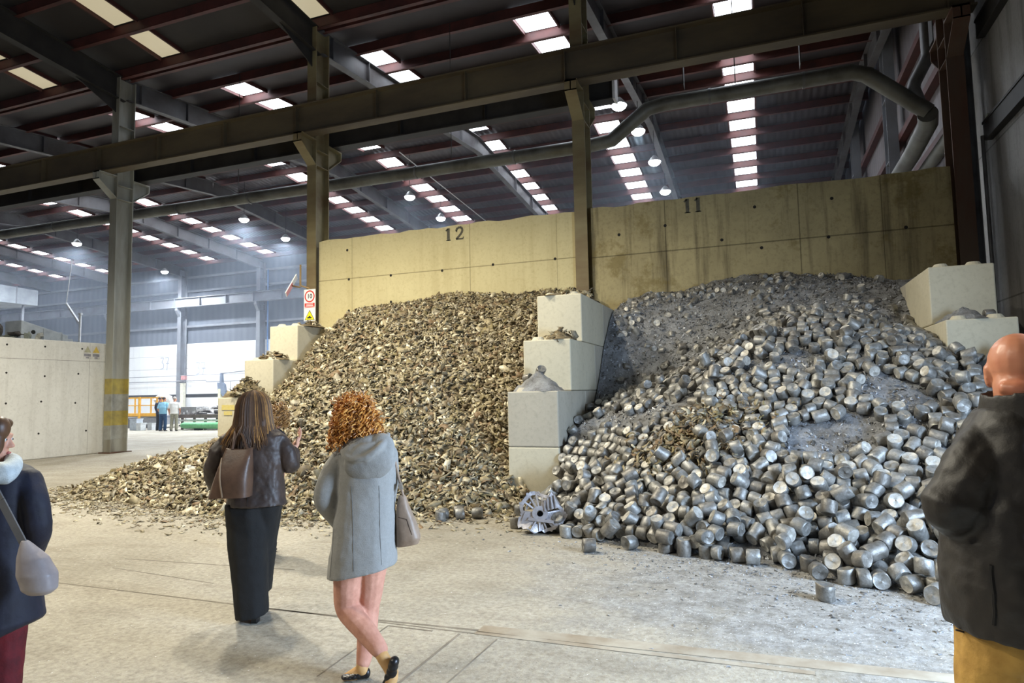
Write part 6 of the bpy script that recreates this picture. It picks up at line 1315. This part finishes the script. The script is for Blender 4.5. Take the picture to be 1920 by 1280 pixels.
f = [(i * m + q, i * m + (q + 1) % m, (i + 1) * m + (q + 1) % m, (i + 1) * m + q) for i in range(n - 1) for q in range(m)] + [tuple(range(m)), tuple(range((n - 1) * m, n * m))]
BAGL = simple('brown_bag_leather', (98, 72, 54), .45, 0, c2=(70, 50, 38), scale=6, bump=.1)
bag.add(v, f); hb = bag.build('shoulder_bag', BAGL, smooth=True, label='brown leather tote bag hanging from the shoulder of the long-haired woman', cat='bag')
hb.location = (-3.549, 3.956, 0); hb.rotation_euler = (0, 0, FACE_AWAY)
for dy, x1, x2 in ((-.2, 436, 438), (-.11, 446, 440)):
    MB().tube([(-0.097, -0.190, 1.256), (-0.093, -0.165, 1.345), (-0.113, -0.100, 1.399), (-0.159, -0.000, 1.407), (-0.200, 0.090, 1.343)] if dy < -.15 else [(0.014, -0.200, 1.255), (-0.032, -0.165, 1.344), (-0.086, -0.100, 1.395), (-0.135, -0.000, 1.402), (-0.176, 0.090, 1.342)], .009, 8).build('bag_strap', BAGL, hb, smooth=True)
surface_line([(-0.169, -0.000, 1.218)[::2], (-0.155, -0.000, 1.092)[::2], (-0.130, -0.000, 0.928)[::2]], hb.data, .006, -.004).build('tassel', simple('pale_leather_cord', (150, 124, 96), .6), hb)

# the woman in the grey hooded coat and pink trousers, curly copper hair, mid-stride
b = MB()
torso(b, (0.002, -0.000, 0.787), (0.010, 0.000, 1.255), .135, .09); P = head(b, (-0.053, 0.000, 1.475), R(28), R(-8), .93); limb(b, [(-0.034, -0.000, 1.390), (-0.009, -0.000, 1.296)], [.05, .06])
limb(b, [(-0.094, -0.000, 0.667), (-0.117, 0.030, 0.401), (0.002, -0.060, 0.300), (0.119, -0.160, 0.201), (0.140, -0.180, 0.174)], [.07, .056, .05, .036, .033]); limb(b, [(0.039, 0.030, 0.657), (-0.004, 0.080, 0.368), (-0.010, 0.050, 0.226), (-0.018, 0.000, 0.095), (-0.016, -0.010, 0.052)], [.07, .054, .048, .036, .033])
limb(b, [(-0.103, 0.000, 1.263), (-0.185, 0.000, 1.175), (-0.232, -0.020, 1.040), (-0.225, 0.100, 0.911), (-0.191, 0.120, 0.859)], [.038, .036, .034, .03, .028]); limb(b, [(0.117, -0.000, 1.259), (0.123, 0.060, 1.099), (0.084, 0.160, 0.942), (0.031, 0.260, 0.893)], [.036, .036, .036, .03])
hand(b, (-0.191, 0.120, 0.865), (.5, .3, -.8), (.6, -.3, .3), (.2, .8, .5), .9, .3); hand(b, (0.031, 0.260, 0.893), (-.5, .8, -.1), (-.5, -.5, -.5), (0, .2, .9), .9, .6)
limb(b, [(0.135, -0.180, 0.185), (0.188, -0.200, 0.108), (0.171, -0.220, 0.038)], [.034, .036, .03]); limb(b, [(-0.018, 0.000, 0.054), (-0.067, 0.000, 0.025), (-0.110, 0.000, 0.008)], [.034, .034, .026])
w2 = fuse('person', b, TAN, .006, 4, None, label='woman with copper curls in a grey hooded coat and pink trousers, walking', cat='person')
w2.location = (-2.211, 3.362, 0); w2.rotation_euler = (0, 0, FACE_AWAY); face_bits(P, w2, .93)
WOOL = cloth('grey_wool_coat', (147, 146, 142), (139, 138, 134), .9, 60, .2, bscale=160)
c = MB()
rings(c, [(-0.009, 0.000, 1.361, 0.083, .07), (0.004, 0.000, 1.330, 0.133, .095), (0.010, 0.000, 1.286, 0.162, .12), (0.010, 0.000, 1.171, 0.165, .135), (0.003, -0.000, 1.032, 0.165, .135), (-0.000, 0.000, 0.925, 0.175, .145), (-0.007, -0.000, 0.787, 0.184, .16), (-0.013, -0.000, 0.681, 0.194, .17, -.06), (-0.017, -0.000, 0.611, 0.200, .175, .19)], fold=.006, sd=7)
limb(c, [(-0.116, 0.000, 1.282), (-0.180, -0.020, 1.193), (-0.223, -0.030, 1.072), (-0.226, -0.010, 0.995), (-0.203, 0.090, 0.909), (-0.176, 0.110, 0.861)], [0.060, 0.067, 0.063, 0.063, 0.054, 0.051]); limb(c, [(0.136, 0.000, 1.277), (0.135, 0.050, 1.116), (0.093, 0.150, 0.959), (0.035, 0.240, 0.903)], [0.057, 0.054, 0.054, 0.048])
coat = fuse('coat', c, WOOL, .008, 5, w2, .014, 8)
SEAM = simple('coat_seam', (104, 103, 101), .9)
for k, ln in enumerate(([(-0.053, -0.000, 1.110)[::2], (-0.038, -0.000, 0.910)[::2], (-0.026, -0.000, 0.593)[::2]], [(0.103, 0.000, 1.107)[::2], (0.109, -0.000, 0.876)[::2], (0.123, 0.000, 0.638)[::2]], [(-0.160, 0.000, 0.866)[::2], (-0.166, 0.000, 0.729)[::2], (-0.175, 0.000, 0.578)[::2]])): surface_line(ln, coat.data, .0015).build('coat_seam', SEAM, coat)
h_ = MB()
blob(h_, (0.049, -0.125, 1.242), (0.146, .05, 0.114), 20, 14, Euler((R(14), R(-16), 0)).to_matrix()); blob(h_, (-0.026, -0.115, 1.297), (0.083, .045, 0.057)); blob(h_, (0.120, -0.110, 1.312), (0.076, .05, 0.095))
limb(h_, [(-0.116, -0.060, 1.331), (-0.098, -0.120, 1.293), (-0.037, -0.170, 1.263), (0.040, -0.190, 1.273), (0.110, -0.180, 1.318), (0.142, -0.130, 1.361), (0.147, -0.060, 1.393)], [.014, .017, .019, .02, .02, .018, .014])
limb(h_, [(-0.102, -0.030, 1.340), (-0.017, -0.100, 1.350), (0.063, -0.100, 1.361), (0.096, -0.020, 1.379)], [.03, .034, .034, .028])
fuse('hood', h_, WOOL, .007, 4, coat, .008, 10)
t = MB(); PINK = cloth('salmon_pink_denim', (208, 153, 130), (184, 128, 106), .8, 14, .12)
limb(t, [(-0.091, -0.000, 0.682), (-0.104, -0.000, 0.531), (-0.112, 0.020, 0.404), (-0.062, -0.020, 0.347), (0.033, -0.090, 0.281), (0.112, -0.155, 0.219)], [.098, .082, .069, .066, .06, .046]); limb(t, [(0.033, 0.030, 0.672), (0.017, 0.060, 0.512), (-0.001, 0.080, 0.368), (-0.004, 0.050, 0.226), (-0.012, 0.000, 0.095)], [.096, .078, .064, .058, .042])
tr = fuse('trousers', t, PINK, .006, 4, w2, .006, 12)
for a_, b_ in (((0.124, -0.170, 0.159), (0.203, -0.240, 0.052)), ((0.008, 0.020, 0.021), (-0.127, 0.020, 0.006))):
    q = MB(); a_ = (a_[0], a_[1], max(a_[2], .012)); b_ = (b_[0], b_[1], max(b_[2], .012))
    if a_[2] > .1: shoe(q, (0.209, -0.200, 0.192), (0.161, -0.200, 0.013), .036, .07)
    else: shoe(q, (0.013, 0.000, 0.006), (-0.127, -0.030, 0.012), .036, .062)
    fuse('shoe', q, BLACK_SHOE, .005, 3, w2)
hr = MB(); blob(hr, (-0.059, 0.000, 1.481), (.118, .118, .115)); blob(hr, (-0.136, -0.020, 1.393), (.06, .07, .06)); blob(hr, (0.040, -0.020, 1.418), (.055, .07, .06))
COPPER = [simple('copper_hair_dark', (150, 94, 40), .45, 0, c2=(108, 66, 28), scale=30), simple('copper_hair', (210, 142, 66), .4, 0, c2=(174, 110, 46), scale=30), simple('copper_hair_light', (236, 180, 100), .4, 0, c2=(206, 144, 70), scale=30)]
hair = fuse('hair', hr, COPPER[0], .01, 4, w2)
def curls(mb, c, r, n, rg, clen=.1, cr=.011, th=.0042, low=-.75):
    for i in range(n):
        while 1:
            d = Vector((rg.gauss(0, 1), rg.gauss(0, 1), rg.gauss(0, 1))).normalized()
            if d.z > low: break
        p0 = Vector(c) + Vector((d.x * r[0], d.y * r[1], d.z * r[2])) * rg.uniform(.86, 1.0)
        dn = (Vector((0, 0, -1)) + d * rg.uniform(-.1, .55) + Vector((rg.uniform(-.3, .3), rg.uniform(-.3, .3), 0))).normalized()
        if d.z > .6: dn = (d + Vector((rg.uniform(-1, 1), rg.uniform(-1, 1), 0))).normalized()
        u = dn.orthogonal().normalized(); w = dn.cross(u); ph = rg.uniform(0, 6.28); L = rg.uniform(.5, 1.2) * clen; pts = []
        for k in range(13):
            t = k / 12; a = ph + t * math.tau * 2.6
            pts.append(p0 + dn * L * (t - .35) + (u * math.cos(a) + w * math.sin(a)) * cr * (1 - .3 * t))
        mb.tube(pts, [th * (1 - .5 * k / 12) for k in range(13)], 4, rg.choice((0, 1, 1, 2)))
st = MB(); rg = random.Random(9)
curls(st, (-0.059, 0.000, 1.481), (.128, .128, .126), 620, rg); curls(st, (-0.142, -0.020, 1.390), (.064, .075, .065), 110, rg); curls(st, (0.046, -0.020, 1.411), (.058, .075, .062), 100, rg)
st.build('curls', COPPER, hair, smooth=True)
bg = MB(); TB = simple('taupe_bag_leather', (158, 136, 116), .5, 0, c2=(128, 108, 90), scale=7, bump=.08)
rings(bg, [(0.240, 0.030, 0.742, 0.067, .05, .12), (0.247, 0.030, 0.782, 0.070, .065, .05), (0.235, 0.030, 0.868, 0.060, .06), (0.216, 0.030, 0.961, 0.038, .045), (0.211, 0.030, 1.030, 0.022, .025)], p=3)
hb = fuse('shoulder_bag', bg, TB, .006, 4, None, .006, 12, label='taupe leather handbag hanging at the side of the grey-coated woman', cat='bag'); hb.location = (-2.211, 3.362, 0); hb.rotation_euler = (0, 0, FACE_AWAY)
MB().tube([(0.220, 0.030, 1.017), (0.200, 0.020, 1.103), (0.181, -0.010, 1.215), (0.161, -0.020, 1.310), (0.132, 0.020, 1.345), (0.094, 0.120, 1.283)], .008, 8).build('bag_strap', TB, hb, smooth=True)
MB().bar((0.204, -0.000, 1.105), (0.213, 0.000, 1.068), .026, .02).build('buckle', simple('pale_metal_buckle', (210, 206, 200), .3, .8), hb)
surface_line([(0.196, 0.000, 0.912)[::2], (0.246, 0.000, 0.898)[::2], (0.276, 0.000, 0.812)[::2]], hb.data, .002).build('bag_seam', simple('bag_seam', (84, 66, 52), .8), hb)

# the woman at the edge of the view in a navy coat, face turned to the side
b = MB()
torso(b, (0.020, -0.000, 0.750), (0.001, -0.000, 1.208), .14, .09); P = head(b, (-0.082, 0.020, 1.443), R(-78), R(-4), .95); limb(b, [(-0.053, -0.000, 1.370), (-0.022, 0.000, 1.265)], [.052, .06])
limb(b, [(-0.060, -0.000, 0.675), (-0.052, 0.000, 0.474), (-0.037, 0.000, 0.249), (-0.034, 0.000, 0.175)], [.09, .06, .042, .036]); limb(b, [(0.047, 0.030, 0.664), (0.045, 0.030, 0.461), (0.066, -0.000, 0.247), (0.069, -0.000, 0.173)], [.09, .06, .042, .036])
limb(b, [(0.146, -0.000, 1.223), (0.204, -0.020, 1.109), (0.216, -0.010, 1.004), (0.120, 0.100, 0.891)], [.05, .046, .042, .032]); limb(b, [(-0.163, 0.000, 1.229), (-0.200, 0.000, 1.113), (-0.199, -0.000, 0.984), (-0.224, 0.100, 0.858)], [.05, .046, .042, .032])
hand(b, (0.115, 0.100, 0.878), (-.1, .5, -.8), (-.9, 0, .1), (0, .8, .5), .92, .45); hand(b, (-0.223, 0.100, 0.853), (.1, .5, -.8), (.9, 0, .1), (0, .8, .5), .92, .45)
w3 = fuse('person', b, SKIN, .006, 4, None, label='woman in a navy coat with pale hood and dark red trousers, face in profile', cat='person')
w3.location = (-3.546, 2.186, 0); w3.rotation_euler = (0, 0, FACE_AWAY); face_bits(P, w3, .95)
e = MB(); q = P(0, .1, -.071); blob(e, q, (.012, .014, .008)); e.build('lips', LIP, w3, smooth=True)
c = MB(); NAVY = cloth('navy_padded_coat', (33, 36, 54), (22, 24, 38), .7, 10, .1)
rings(c, [(-0.009, 0.000, 1.322, 0.091, .08), (-0.002, 0.000, 1.291, 0.139, .11), (-0.000, 0.000, 1.244, 0.171, .13), (0.004, -0.000, 1.135, 0.171, .145), (0.005, 0.000, 0.980, 0.155, .14), (0.011, 0.000, 0.827, 0.160, .15), (0.017, 0.000, 0.699, 0.176, .165), (0.017, 0.000, 0.553, 0.192, .18, .1), (0.015, 0.000, 0.477, 0.176, .175, .45)], fold=.008, sd=12)
limb(c, [(0.137, 0.000, 1.231), (0.194, -0.030, 1.149), (0.218, -0.030, 1.046), (0.202, 0.000, 0.976), (0.122, 0.090, 0.885)], [0.064, 0.061, 0.059, 0.056, 0.045]); limb(c, [(-0.153, 0.000, 1.237), (-0.195, -0.000, 1.113), (-0.194, 0.000, 0.984), (-0.224, 0.100, 0.858)], [0.061, 0.059, 0.053, 0.043])
fuse('coat', c, NAVY, .008, 5, w3, .012, 9)
h_ = MB(); PALE = cloth('pale_blue_fleece', (206, 216, 220), (176, 188, 194), .9, 30, .3)
limb(h_, [(-0.083, -0.020, 1.336), (0.032, -0.110, 1.293), (0.112, -0.120, 1.283), (0.091, -0.040, 1.314), (0.004, 0.060, 1.332), (-0.108, 0.100, 1.330), (-0.083, -0.020, 1.336)], [.04, .045, .05, .042, .036, .036, .04]); blob(h_, (0.081, -0.100, 1.286), (0.064, .05, 0.053))
fuse('hood', h_, PALE, .007, 4, w3, .006, 14)
t = MB(); limb(t, [(-0.061, 0.000, 0.701), (-0.052, 0.000, 0.474), (-0.038, -0.000, 0.274), (-0.034, 0.000, 0.180)], [.1, .082, .07, .062]); limb(t, [(0.036, 0.030, 0.690), (0.040, 0.030, 0.461), (0.062, 0.000, 0.272), (0.066, -0.000, 0.178)], [.1, .082, .07, .062])
fuse('trousers', t, cloth('dark_red_cotton', (108, 22, 32), (78, 14, 24), .8), .008, 4, w3, .01, 12)
for px_, dy in ((-30, 0), (10, .03)):
    q = MB()
    a_ = (0.013, -0.060, 0.189) if px_ < 0 else (0.099, -0.040, 0.178)
    shoe(q, (a_[0], a_[1], .01), (a_[0] + .01, a_[1] + .24, .01), .04, .075); fuse('shoe', q, BLACK_SHOE, .007, 3, w3)
hr = MB(); x, y, z = -0.082, 0.020, 1.443
blob(hr, (x - .022, y - .008, z + .028), (.098, .09, .098)); blob(hr, (x - .06, y - .02, z - .05), (.055, .075, .07)); blob(hr, (0.028, -0.050, 1.495), (.042, .05, .06)); blob(hr, (0.027, -0.065, 1.431), (.03, .035, .07)); blob(hr, (0.010, -0.000, 1.516), (.028, .05, .03)); blob(hr, (-0.027, -0.060, 1.504), (.06, .05, .08))
BRN = [simple('brown_bob', (98, 68, 46), .45, 0, c2=(46, 32, 24), scale=26, stretch=(1, 1, .1)), simple('brown_bob_light', (124, 88, 60), .4, 0, c2=(90, 62, 42), scale=30)]
hair = fuse('hair', hr, BRN[0], .007, 4, w3); st = MB(); rg = random.Random(2)
for i in range(170):
    a = rg.uniform(0, math.tau); c_ = Vector((x - .02, y - .008, z + .028)); pts = []
    el = rg.uniform(.9, 1.2)
    if math.cos(a) > .3: el = .45
    for k in range(6):
        t_ = k / 5 * (1.75 * el); pts.append(c_ + Vector((.101 * math.sin(t_) * math.cos(a), .094 * math.sin(t_) * math.sin(a), .101 * math.cos(t_))) * 1.01)
    st.tube(pts, .0035, 4, rg.choice((0, 0, 1)))
st.build('hair_strands', BRN, hair, smooth=True)
bg = MB(); GB = simple('grey_leather_bag', (168, 160, 160), .45, 0, c2=(136, 128, 130), scale=5, bump=.06)
rings(bg, [(0.356, -0.200, 0.744, 0.048, .035), (0.355, -0.200, 0.766, 0.075, .055), (0.343, -0.200, 0.835, 0.083, .065), (0.321, -0.200, 0.908, 0.064, .05), (0.294, -0.200, 0.956, 0.032, .03), (0.278, -0.200, 0.988, 0.013, .012)], p=2.4)
hb = fuse('shoulder_bag', bg, GB, .006, 4, None, .005, 9, label='grey leather crossbody bag hanging behind the navy coat', cat='bag'); hb.location = (-3.546, 2.186, 0); hb.rotation_euler = (0, 0, FACE_AWAY)
MB().bar((0.283, -0.205, 0.965), (0.155, -0.190, 1.168), .034, .008, up=(0, 1, 0)).bar((0.155, -0.190, 1.168), (0.011, -0.130, 1.326), .034, .008, up=(0, 1, 0)).build('bag_strap', simple('grey_webbing', (112, 112, 114), .8), hb)

# the bald man in the dark waxed jacket at the near edge
b = MB()
torso(b, (-0.012, -0.000, 0.896), (0.017, -0.000, 1.439), .14, .1); P = head(b, (0.000, 0.030, 1.648), R(-34), R(-6), 1.04); limb(b, [(-0.024, -0.000, 1.613), (-0.028, -0.012, 1.552), (0.003, -0.000, 1.463)], [.068, .068, .08])
limb(b, [(-0.087, -0.030, 1.604), (-0.056, -0.042, 1.597), (-0.005, -0.030, 1.602)], [.02, .036, .02])

limb(b, [(-0.126, -0.000, 0.838), (-0.175, -0.000, 0.540), (-0.204, -0.000, 0.162), (-0.208, -0.000, 0.105)], [.07, .06, .05, .042]); limb(b, [(0.077, -0.000, 0.834), (0.059, -0.000, 0.536), (0.027, -0.000, 0.158), (0.022, -0.000, 0.101)], [.07, .06, .05, .042])
limb(b, [(-0.134, -0.000, 1.418), (-0.207, -0.020, 1.343), (-0.254, -0.020, 1.256), (-0.039, 0.200, 1.157), (0.021, 0.250, 1.138)], [.05, .048, .044, .036, .032]); limb(b, [(0.207, -0.000, 1.420), (0.247, -0.000, 1.324), (0.246, -0.000, 1.230), (0.334, 0.200, 1.142)], [.05, .048, .044, .036])
hand(b, (0.032, 0.260, 1.135), (.7, .6, 0), (0, -.2, -.9), (-.5, .8, 0), 1.02, .5); hand(b, (0.348, 0.220, 1.137), (-.7, .6, 0), (0, -.2, -.9), (.5, .8, 0), 1.02, .5)
man = fuse('person', b, SKIN2, .006, 4, None, label='bald man in a dark waxed jacket and mustard trousers, back to the camera', cat='person')
man.location = (0.745, 2.420, 0); man.rotation_euler = (0, 0, FACE_AWAY); face_bits(P, man, 1.04)
for k, (dz, w_) in enumerate(((-.028, .05), (-.05, .054))):
    pass
WAX = simple('dark_waxed_cotton', (44, 39, 34), .55, 0, c2=(32, 29, 27), scale=5, bump=.14)
c = MB()
rings(c, [(-0.004, -0.000, 1.564, 0.097, .10), (0.007, 0.000, 1.538, 0.152, .125), (0.015, -0.000, 1.495, 0.188, .14), (0.017, -0.000, 1.423, 0.217, .16), (0.012, -0.000, 1.282, 0.246, .175), (0.004, -0.000, 1.142, 0.265, .18), (-0.004, -0.000, 1.049, 0.268, .185), (-0.011, -0.000, 0.957, 0.255, .185), (-0.015, -0.000, 0.872, 0.242, .185, -.13)], p=2.6, fold=.006, sd=20)
limb(c, [(-0.137, -0.000, 1.419), (-0.200, -0.020, 1.359), (-0.256, -0.030, 1.288), (-0.259, -0.020, 1.253), (-0.152, 0.090, 1.198), (-0.034, 0.200, 1.156)], [0.087, 0.087, 0.081, 0.079, 0.071, 0.065]); limb(c, [(0.208, -0.000, 1.432), (0.248, -0.000, 1.340), (0.247, -0.000, 1.238), (0.343, 0.200, 1.145)], [0.100, 0.094, 0.084, 0.065])
jk = fuse('jacket', c, WAX, .008, 4, man, .03, 9)
k_ = MB(); rings(k_, [(-0.019, -0.010, 1.514, 0.126, .13, .1), (-0.026, -0.015, 1.552, 0.112, .122, .14), (-0.032, -0.020, 1.587, 0.102, .114, .16), (-0.032, -0.020, 1.605, 0.099, .11, .16), (-0.032, -0.020, 1.581, 0.084, .094, .16)], p=2)
fuse('collar', k_, WAX, .006, 3, jk, .006, 14)
surface_line([(-0.229, -0.000, 1.115)[::2], (-0.232, -0.000, 1.038)[::2], (-0.231, -0.000, 0.952)[::2]], jk.data, .006).build('pocket_edge', simple('jacket_shadow_seam', (22, 20, 19), .8), jk)
surface_line([(-0.267, -0.000, 0.901)[::2], (-0.178, -0.000, 0.874)[::2], (-0.073, -0.000, 0.849)[::2]], jk.data, .003).build('hem_seam', simple('jacket_seam', (70, 64, 58), .7), jk)
t = MB(); rings(t, [(-0.026, -0.000, 0.912, 0.218, .15), (-0.033, -0.000, 0.821, 0.213, .15)]); limb(t, [(-0.133, -0.000, 0.846), (-0.161, -0.000, 0.718), (-0.178, -0.000, 0.540), (-0.208, -0.000, 0.148)], [0.116, 0.107, 0.091, 0.074]); limb(t, [(0.070, -0.000, 0.842), (0.075, -0.000, 0.714), (0.062, -0.000, 0.535), (0.029, -0.000, 0.144)], [0.116, 0.107, 0.091, 0.074])
fuse('trousers', t, cloth('mustard_corduroy', (192, 152, 78), (162, 124, 58), .85, 12, .15), .009, 4, man, .016, 9)
for px_ in (0, 1):
    a_ = (-0.258, -0.070, 0.124) if px_ == 0 else (-0.033, -0.070, 0.120); q = MB(); shoe(q, (a_[0], a_[1], .012), (a_[0], a_[1] + .28, .012), .048, .09); fuse('shoe', q, BLACK_SHOE, .008, 3, man)

# someone with sandy curls standing farther in, mostly hidden by the long-haired woman
b = MB()
torso(b, (-0.016, -0.000, 0.647), (-0.004, 0.000, 1.228), .15, .1); P = head(b, (0.067, -0.000, 1.411), R(-20), 0, .88); limb(b, [(0.051, 0.000, 1.338), (-0.032, 0.000, 1.212)], [.045, .055])
for px_ in (0,): limb(b, [(-0.083, -0.000, 0.648), (-0.080, -0.000, 0.374), (-0.078, 0.000, 0.145)], [.08, .052, .035]); limb(b, [(-0.027, 0.000, 0.647), (-0.024, -0.000, 0.373), (-0.022, 0.000, 0.144)], [.08, .052, .035])
limb(b, [(-0.116, -0.000, 1.191), (-0.137, -0.000, 1.036), (-0.143, 0.050, 0.864)], [.042, .038, .03]); limb(b, [(0.109, -0.000, 1.187), (0.132, -0.000, 1.031), (0.105, 0.050, 0.859)], [.042, .038, .03])
hand(b, (-0.143, 0.050, 0.864), (0, .4, -.9), (.9, 0, 0), (0, .9, .4), .85); hand(b, (0.105, 0.050, 0.859), (0, .4, -.9), (-.9, 0, 0), (0, .9, .4), .85)
w4 = fuse('person', b, SKIN, .009, 3, None, label='short person with sandy curls, almost hidden behind the long-haired woman', cat='person'); w4.location = (-4.866, 5.643, 0); w4.rotation_euler = (0, 0, FACE_AWAY)
c = MB(); rings(c, [(0.001, 0.000, 1.300, 0.068, .06), (-0.004, 0.000, 1.245, 0.147, .1), (-0.003, -0.000, 1.089, 0.153, .12), (-0.012, 0.000, 0.867, 0.141, .12), (-0.015, -0.000, 0.564, 0.147, .14)]); limb(c, [(-0.116, -0.000, 1.202), (-0.137, -0.000, 1.036), (-0.143, 0.050, 0.886)], [0.051, 0.051, 0.045]); limb(c, [(0.108, -0.000, 1.198), (0.132, -0.000, 1.031), (0.105, 0.050, 0.882)], [0.051, 0.051, 0.045]); fuse('coat', c, cloth('charcoal_coat', (58, 56, 58), (44, 43, 45)), .012, 4, w4)
t = MB(); limb(t, [(-0.083, -0.000, 0.621), (-0.080, -0.000, 0.374), (-0.078, 0.000, 0.145)], [.09, .07, .06]); limb(t, [(-0.027, -0.000, 0.619), (-0.024, -0.000, 0.373), (-0.022, 0.000, 0.144)], [.09, .07, .06]); fuse('trousers', t, cloth('black_cotton', (30, 30, 32), (22, 22, 24)), .012, 3, w4)
for px_ in (0, 1):
    a_ = (-0.055, -0.060, 0.136) if px_ == 0 else (-0.000, -0.060, 0.135); q = MB(); shoe(q, (a_[0], a_[1], .01), (a_[0], a_[1] + .20, .01), .036, .07); fuse('shoe', q, BLACK_SHOE, .009, 3, w4)
SANDY = [simple('sandy_hair_dark', (120, 88, 52), .45, 0, c2=(84, 60, 36), scale=30), simple('sandy_hair', (176, 134, 84), .4, 0, c2=(140, 104, 62), scale=30), simple('sandy_hair_light', (206, 168, 112), .4, 0, c2=(170, 130, 80), scale=30)]
hr = MB(); blob(hr, (0.071, -0.010, 1.417), (.098, .108, .105)); hair = fuse('hair', hr, SANDY[0], .012, 3, w4); st = MB(); curls(st, (0.071, -0.010, 1.417), (.108, .115, .115), 260, random.Random(6), .1, .013, .006); st.build('curls', SANDY, hair, smooth=True)

# three people talking in the distant hall
def far_person(loc, top, bottom, label, yaw, top_name, lean=0, hairc=(70, 52, 42), arm=.0, scale=1.0):
    b = MB()
    torso(b, (0, 0, .95), (0, .02 + lean, 1.42), .17, .11); P = head(b, (0, .03 + lean, 1.64), R(-30) if lean else 0, 0); limb(b, [(0, .02 + lean, 1.5), (0, .02 + lean, 1.58)], [.055, .055])
    for k in (-1, 1):
        limb(b, [(k * .09, 0, .92), (k * .11, .02, .5), (k * .12, -.02, .1), (k * .12, -.02, .07)], [.09, .06, .042, .036])
        limb(b, [(k * .2, .0 + lean, 1.4), (k * .26, .0, 1.15), (k * .24, .14 + arm, .98), (k * .22, .18 + arm, .94)], [.05, .045, .036, .03])
        hand(b, (k * .22, .18 + arm, .93), (0, .4, -.9), (-k * .9, 0, 0), (0, .9, .4), 1, .4)
    o = fuse('person', b, SKIN2, .011, 3, None, label=label, cat='person'); o.location = loc; o.rotation_euler = (0, 0, FACE_AWAY + yaw); o.scale = (scale,) * 3
    c = MB(); rings(c, [(0, .02 + lean, 1.5, .07, .07), (0, .02 + lean, 1.46, .16, .1), (0, .02 + lean, 1.4, .215, .125), (0, .01, 1.2, .2, .13), (0, 0, 1.0, .19, .13), (0, 0, .88, .2, .14)])
    for k in (-1, 1): limb(c, [(k * .2, .0 + lean, 1.4), (k * .25, .0, 1.2)] + ([(k * .25, .1, 1.0)] if top_name == 'jacket' else []), [.07, .068, .06][:3 if top_name == 'jacket' else 2])
    fuse(top_name, c, top, .012, 4, o, .012, 10)
    t = MB()
    for k in (-1, 1): limb(t, [(k * .09, 0, .9), (k * .11, .02, .5), (k * .12, -.02, .1)], [.11, .085, .075])
    rings(t, [(0, 0, .82, .18, .13), (0, 0, .95, .185, .13)]); fuse('trousers', t, bottom, .013, 3, o)
    for k in (-1, 1): q = MB(); shoe(q, (k * .12, -.09, .01), (k * .13, .19, .01), .045, .08); fuse('shoe', q, BLACK_SHOE, .012, 2, o)
    h = MB(); blob(h, (0, .01 + lean, 1.685), (.086, .1, .082)); fuse('hair', h, simple('cropped_hair', hairc, .5, 0), .012, 3, o)
    return o
far_person((-29.093, 25.663, 0), cloth('light_blue_shirt', (150, 204, 228), (130, 186, 212)), cloth('blue_denim', (46, 84, 124), (34, 64, 100)), 'distant man in a light blue shirt and blue jeans', 0, 'shirt', .05)
far_person((-28.358, 25.688, 0), cloth('white_shirt', (238, 238, 234), (222, 222, 218)), cloth('khaki_cotton', (158, 156, 138), (134, 132, 114)), 'distant man in a white shirt and khaki trousers', R(10), 'shirt', .02, (196, 186, 176))
far_person((-29.792, 26.066, 0), cloth('navy_jacket', (38, 44, 66), (28, 32, 50)), cloth('dark_trousers', (44, 48, 56), (34, 36, 42)), 'distant man in a dark jacket, half behind the light blue shirt', R(-15), 'jacket', .0)

# ------------------------------------------------------------------ dust haze standing in the far hall
t = bpy.data.materials.new('dust_haze'); t.use_nodes = True; nt = t.node_tree; nt.nodes.remove(nt.nodes['Principled BSDF'])
vs = nt.nodes.new('ShaderNodeVolumeScatter'); vs.inputs['Density'].default_value = .0058; vs.inputs['Color'].default_value = (.72, .82, 1, 1); vs.inputs['Anisotropy'].default_value = .25
nt.links.new(vs.outputs[0], nt.nodes['Material Output'].inputs['Volume'])
hz = MB().box(XL + .2, XR - .2, 22.5, 38.0, .05, 12.0).build('dust_haze', t, label='thin bluish dust haze hanging in the far hall', cat='haze', kind='stuff')
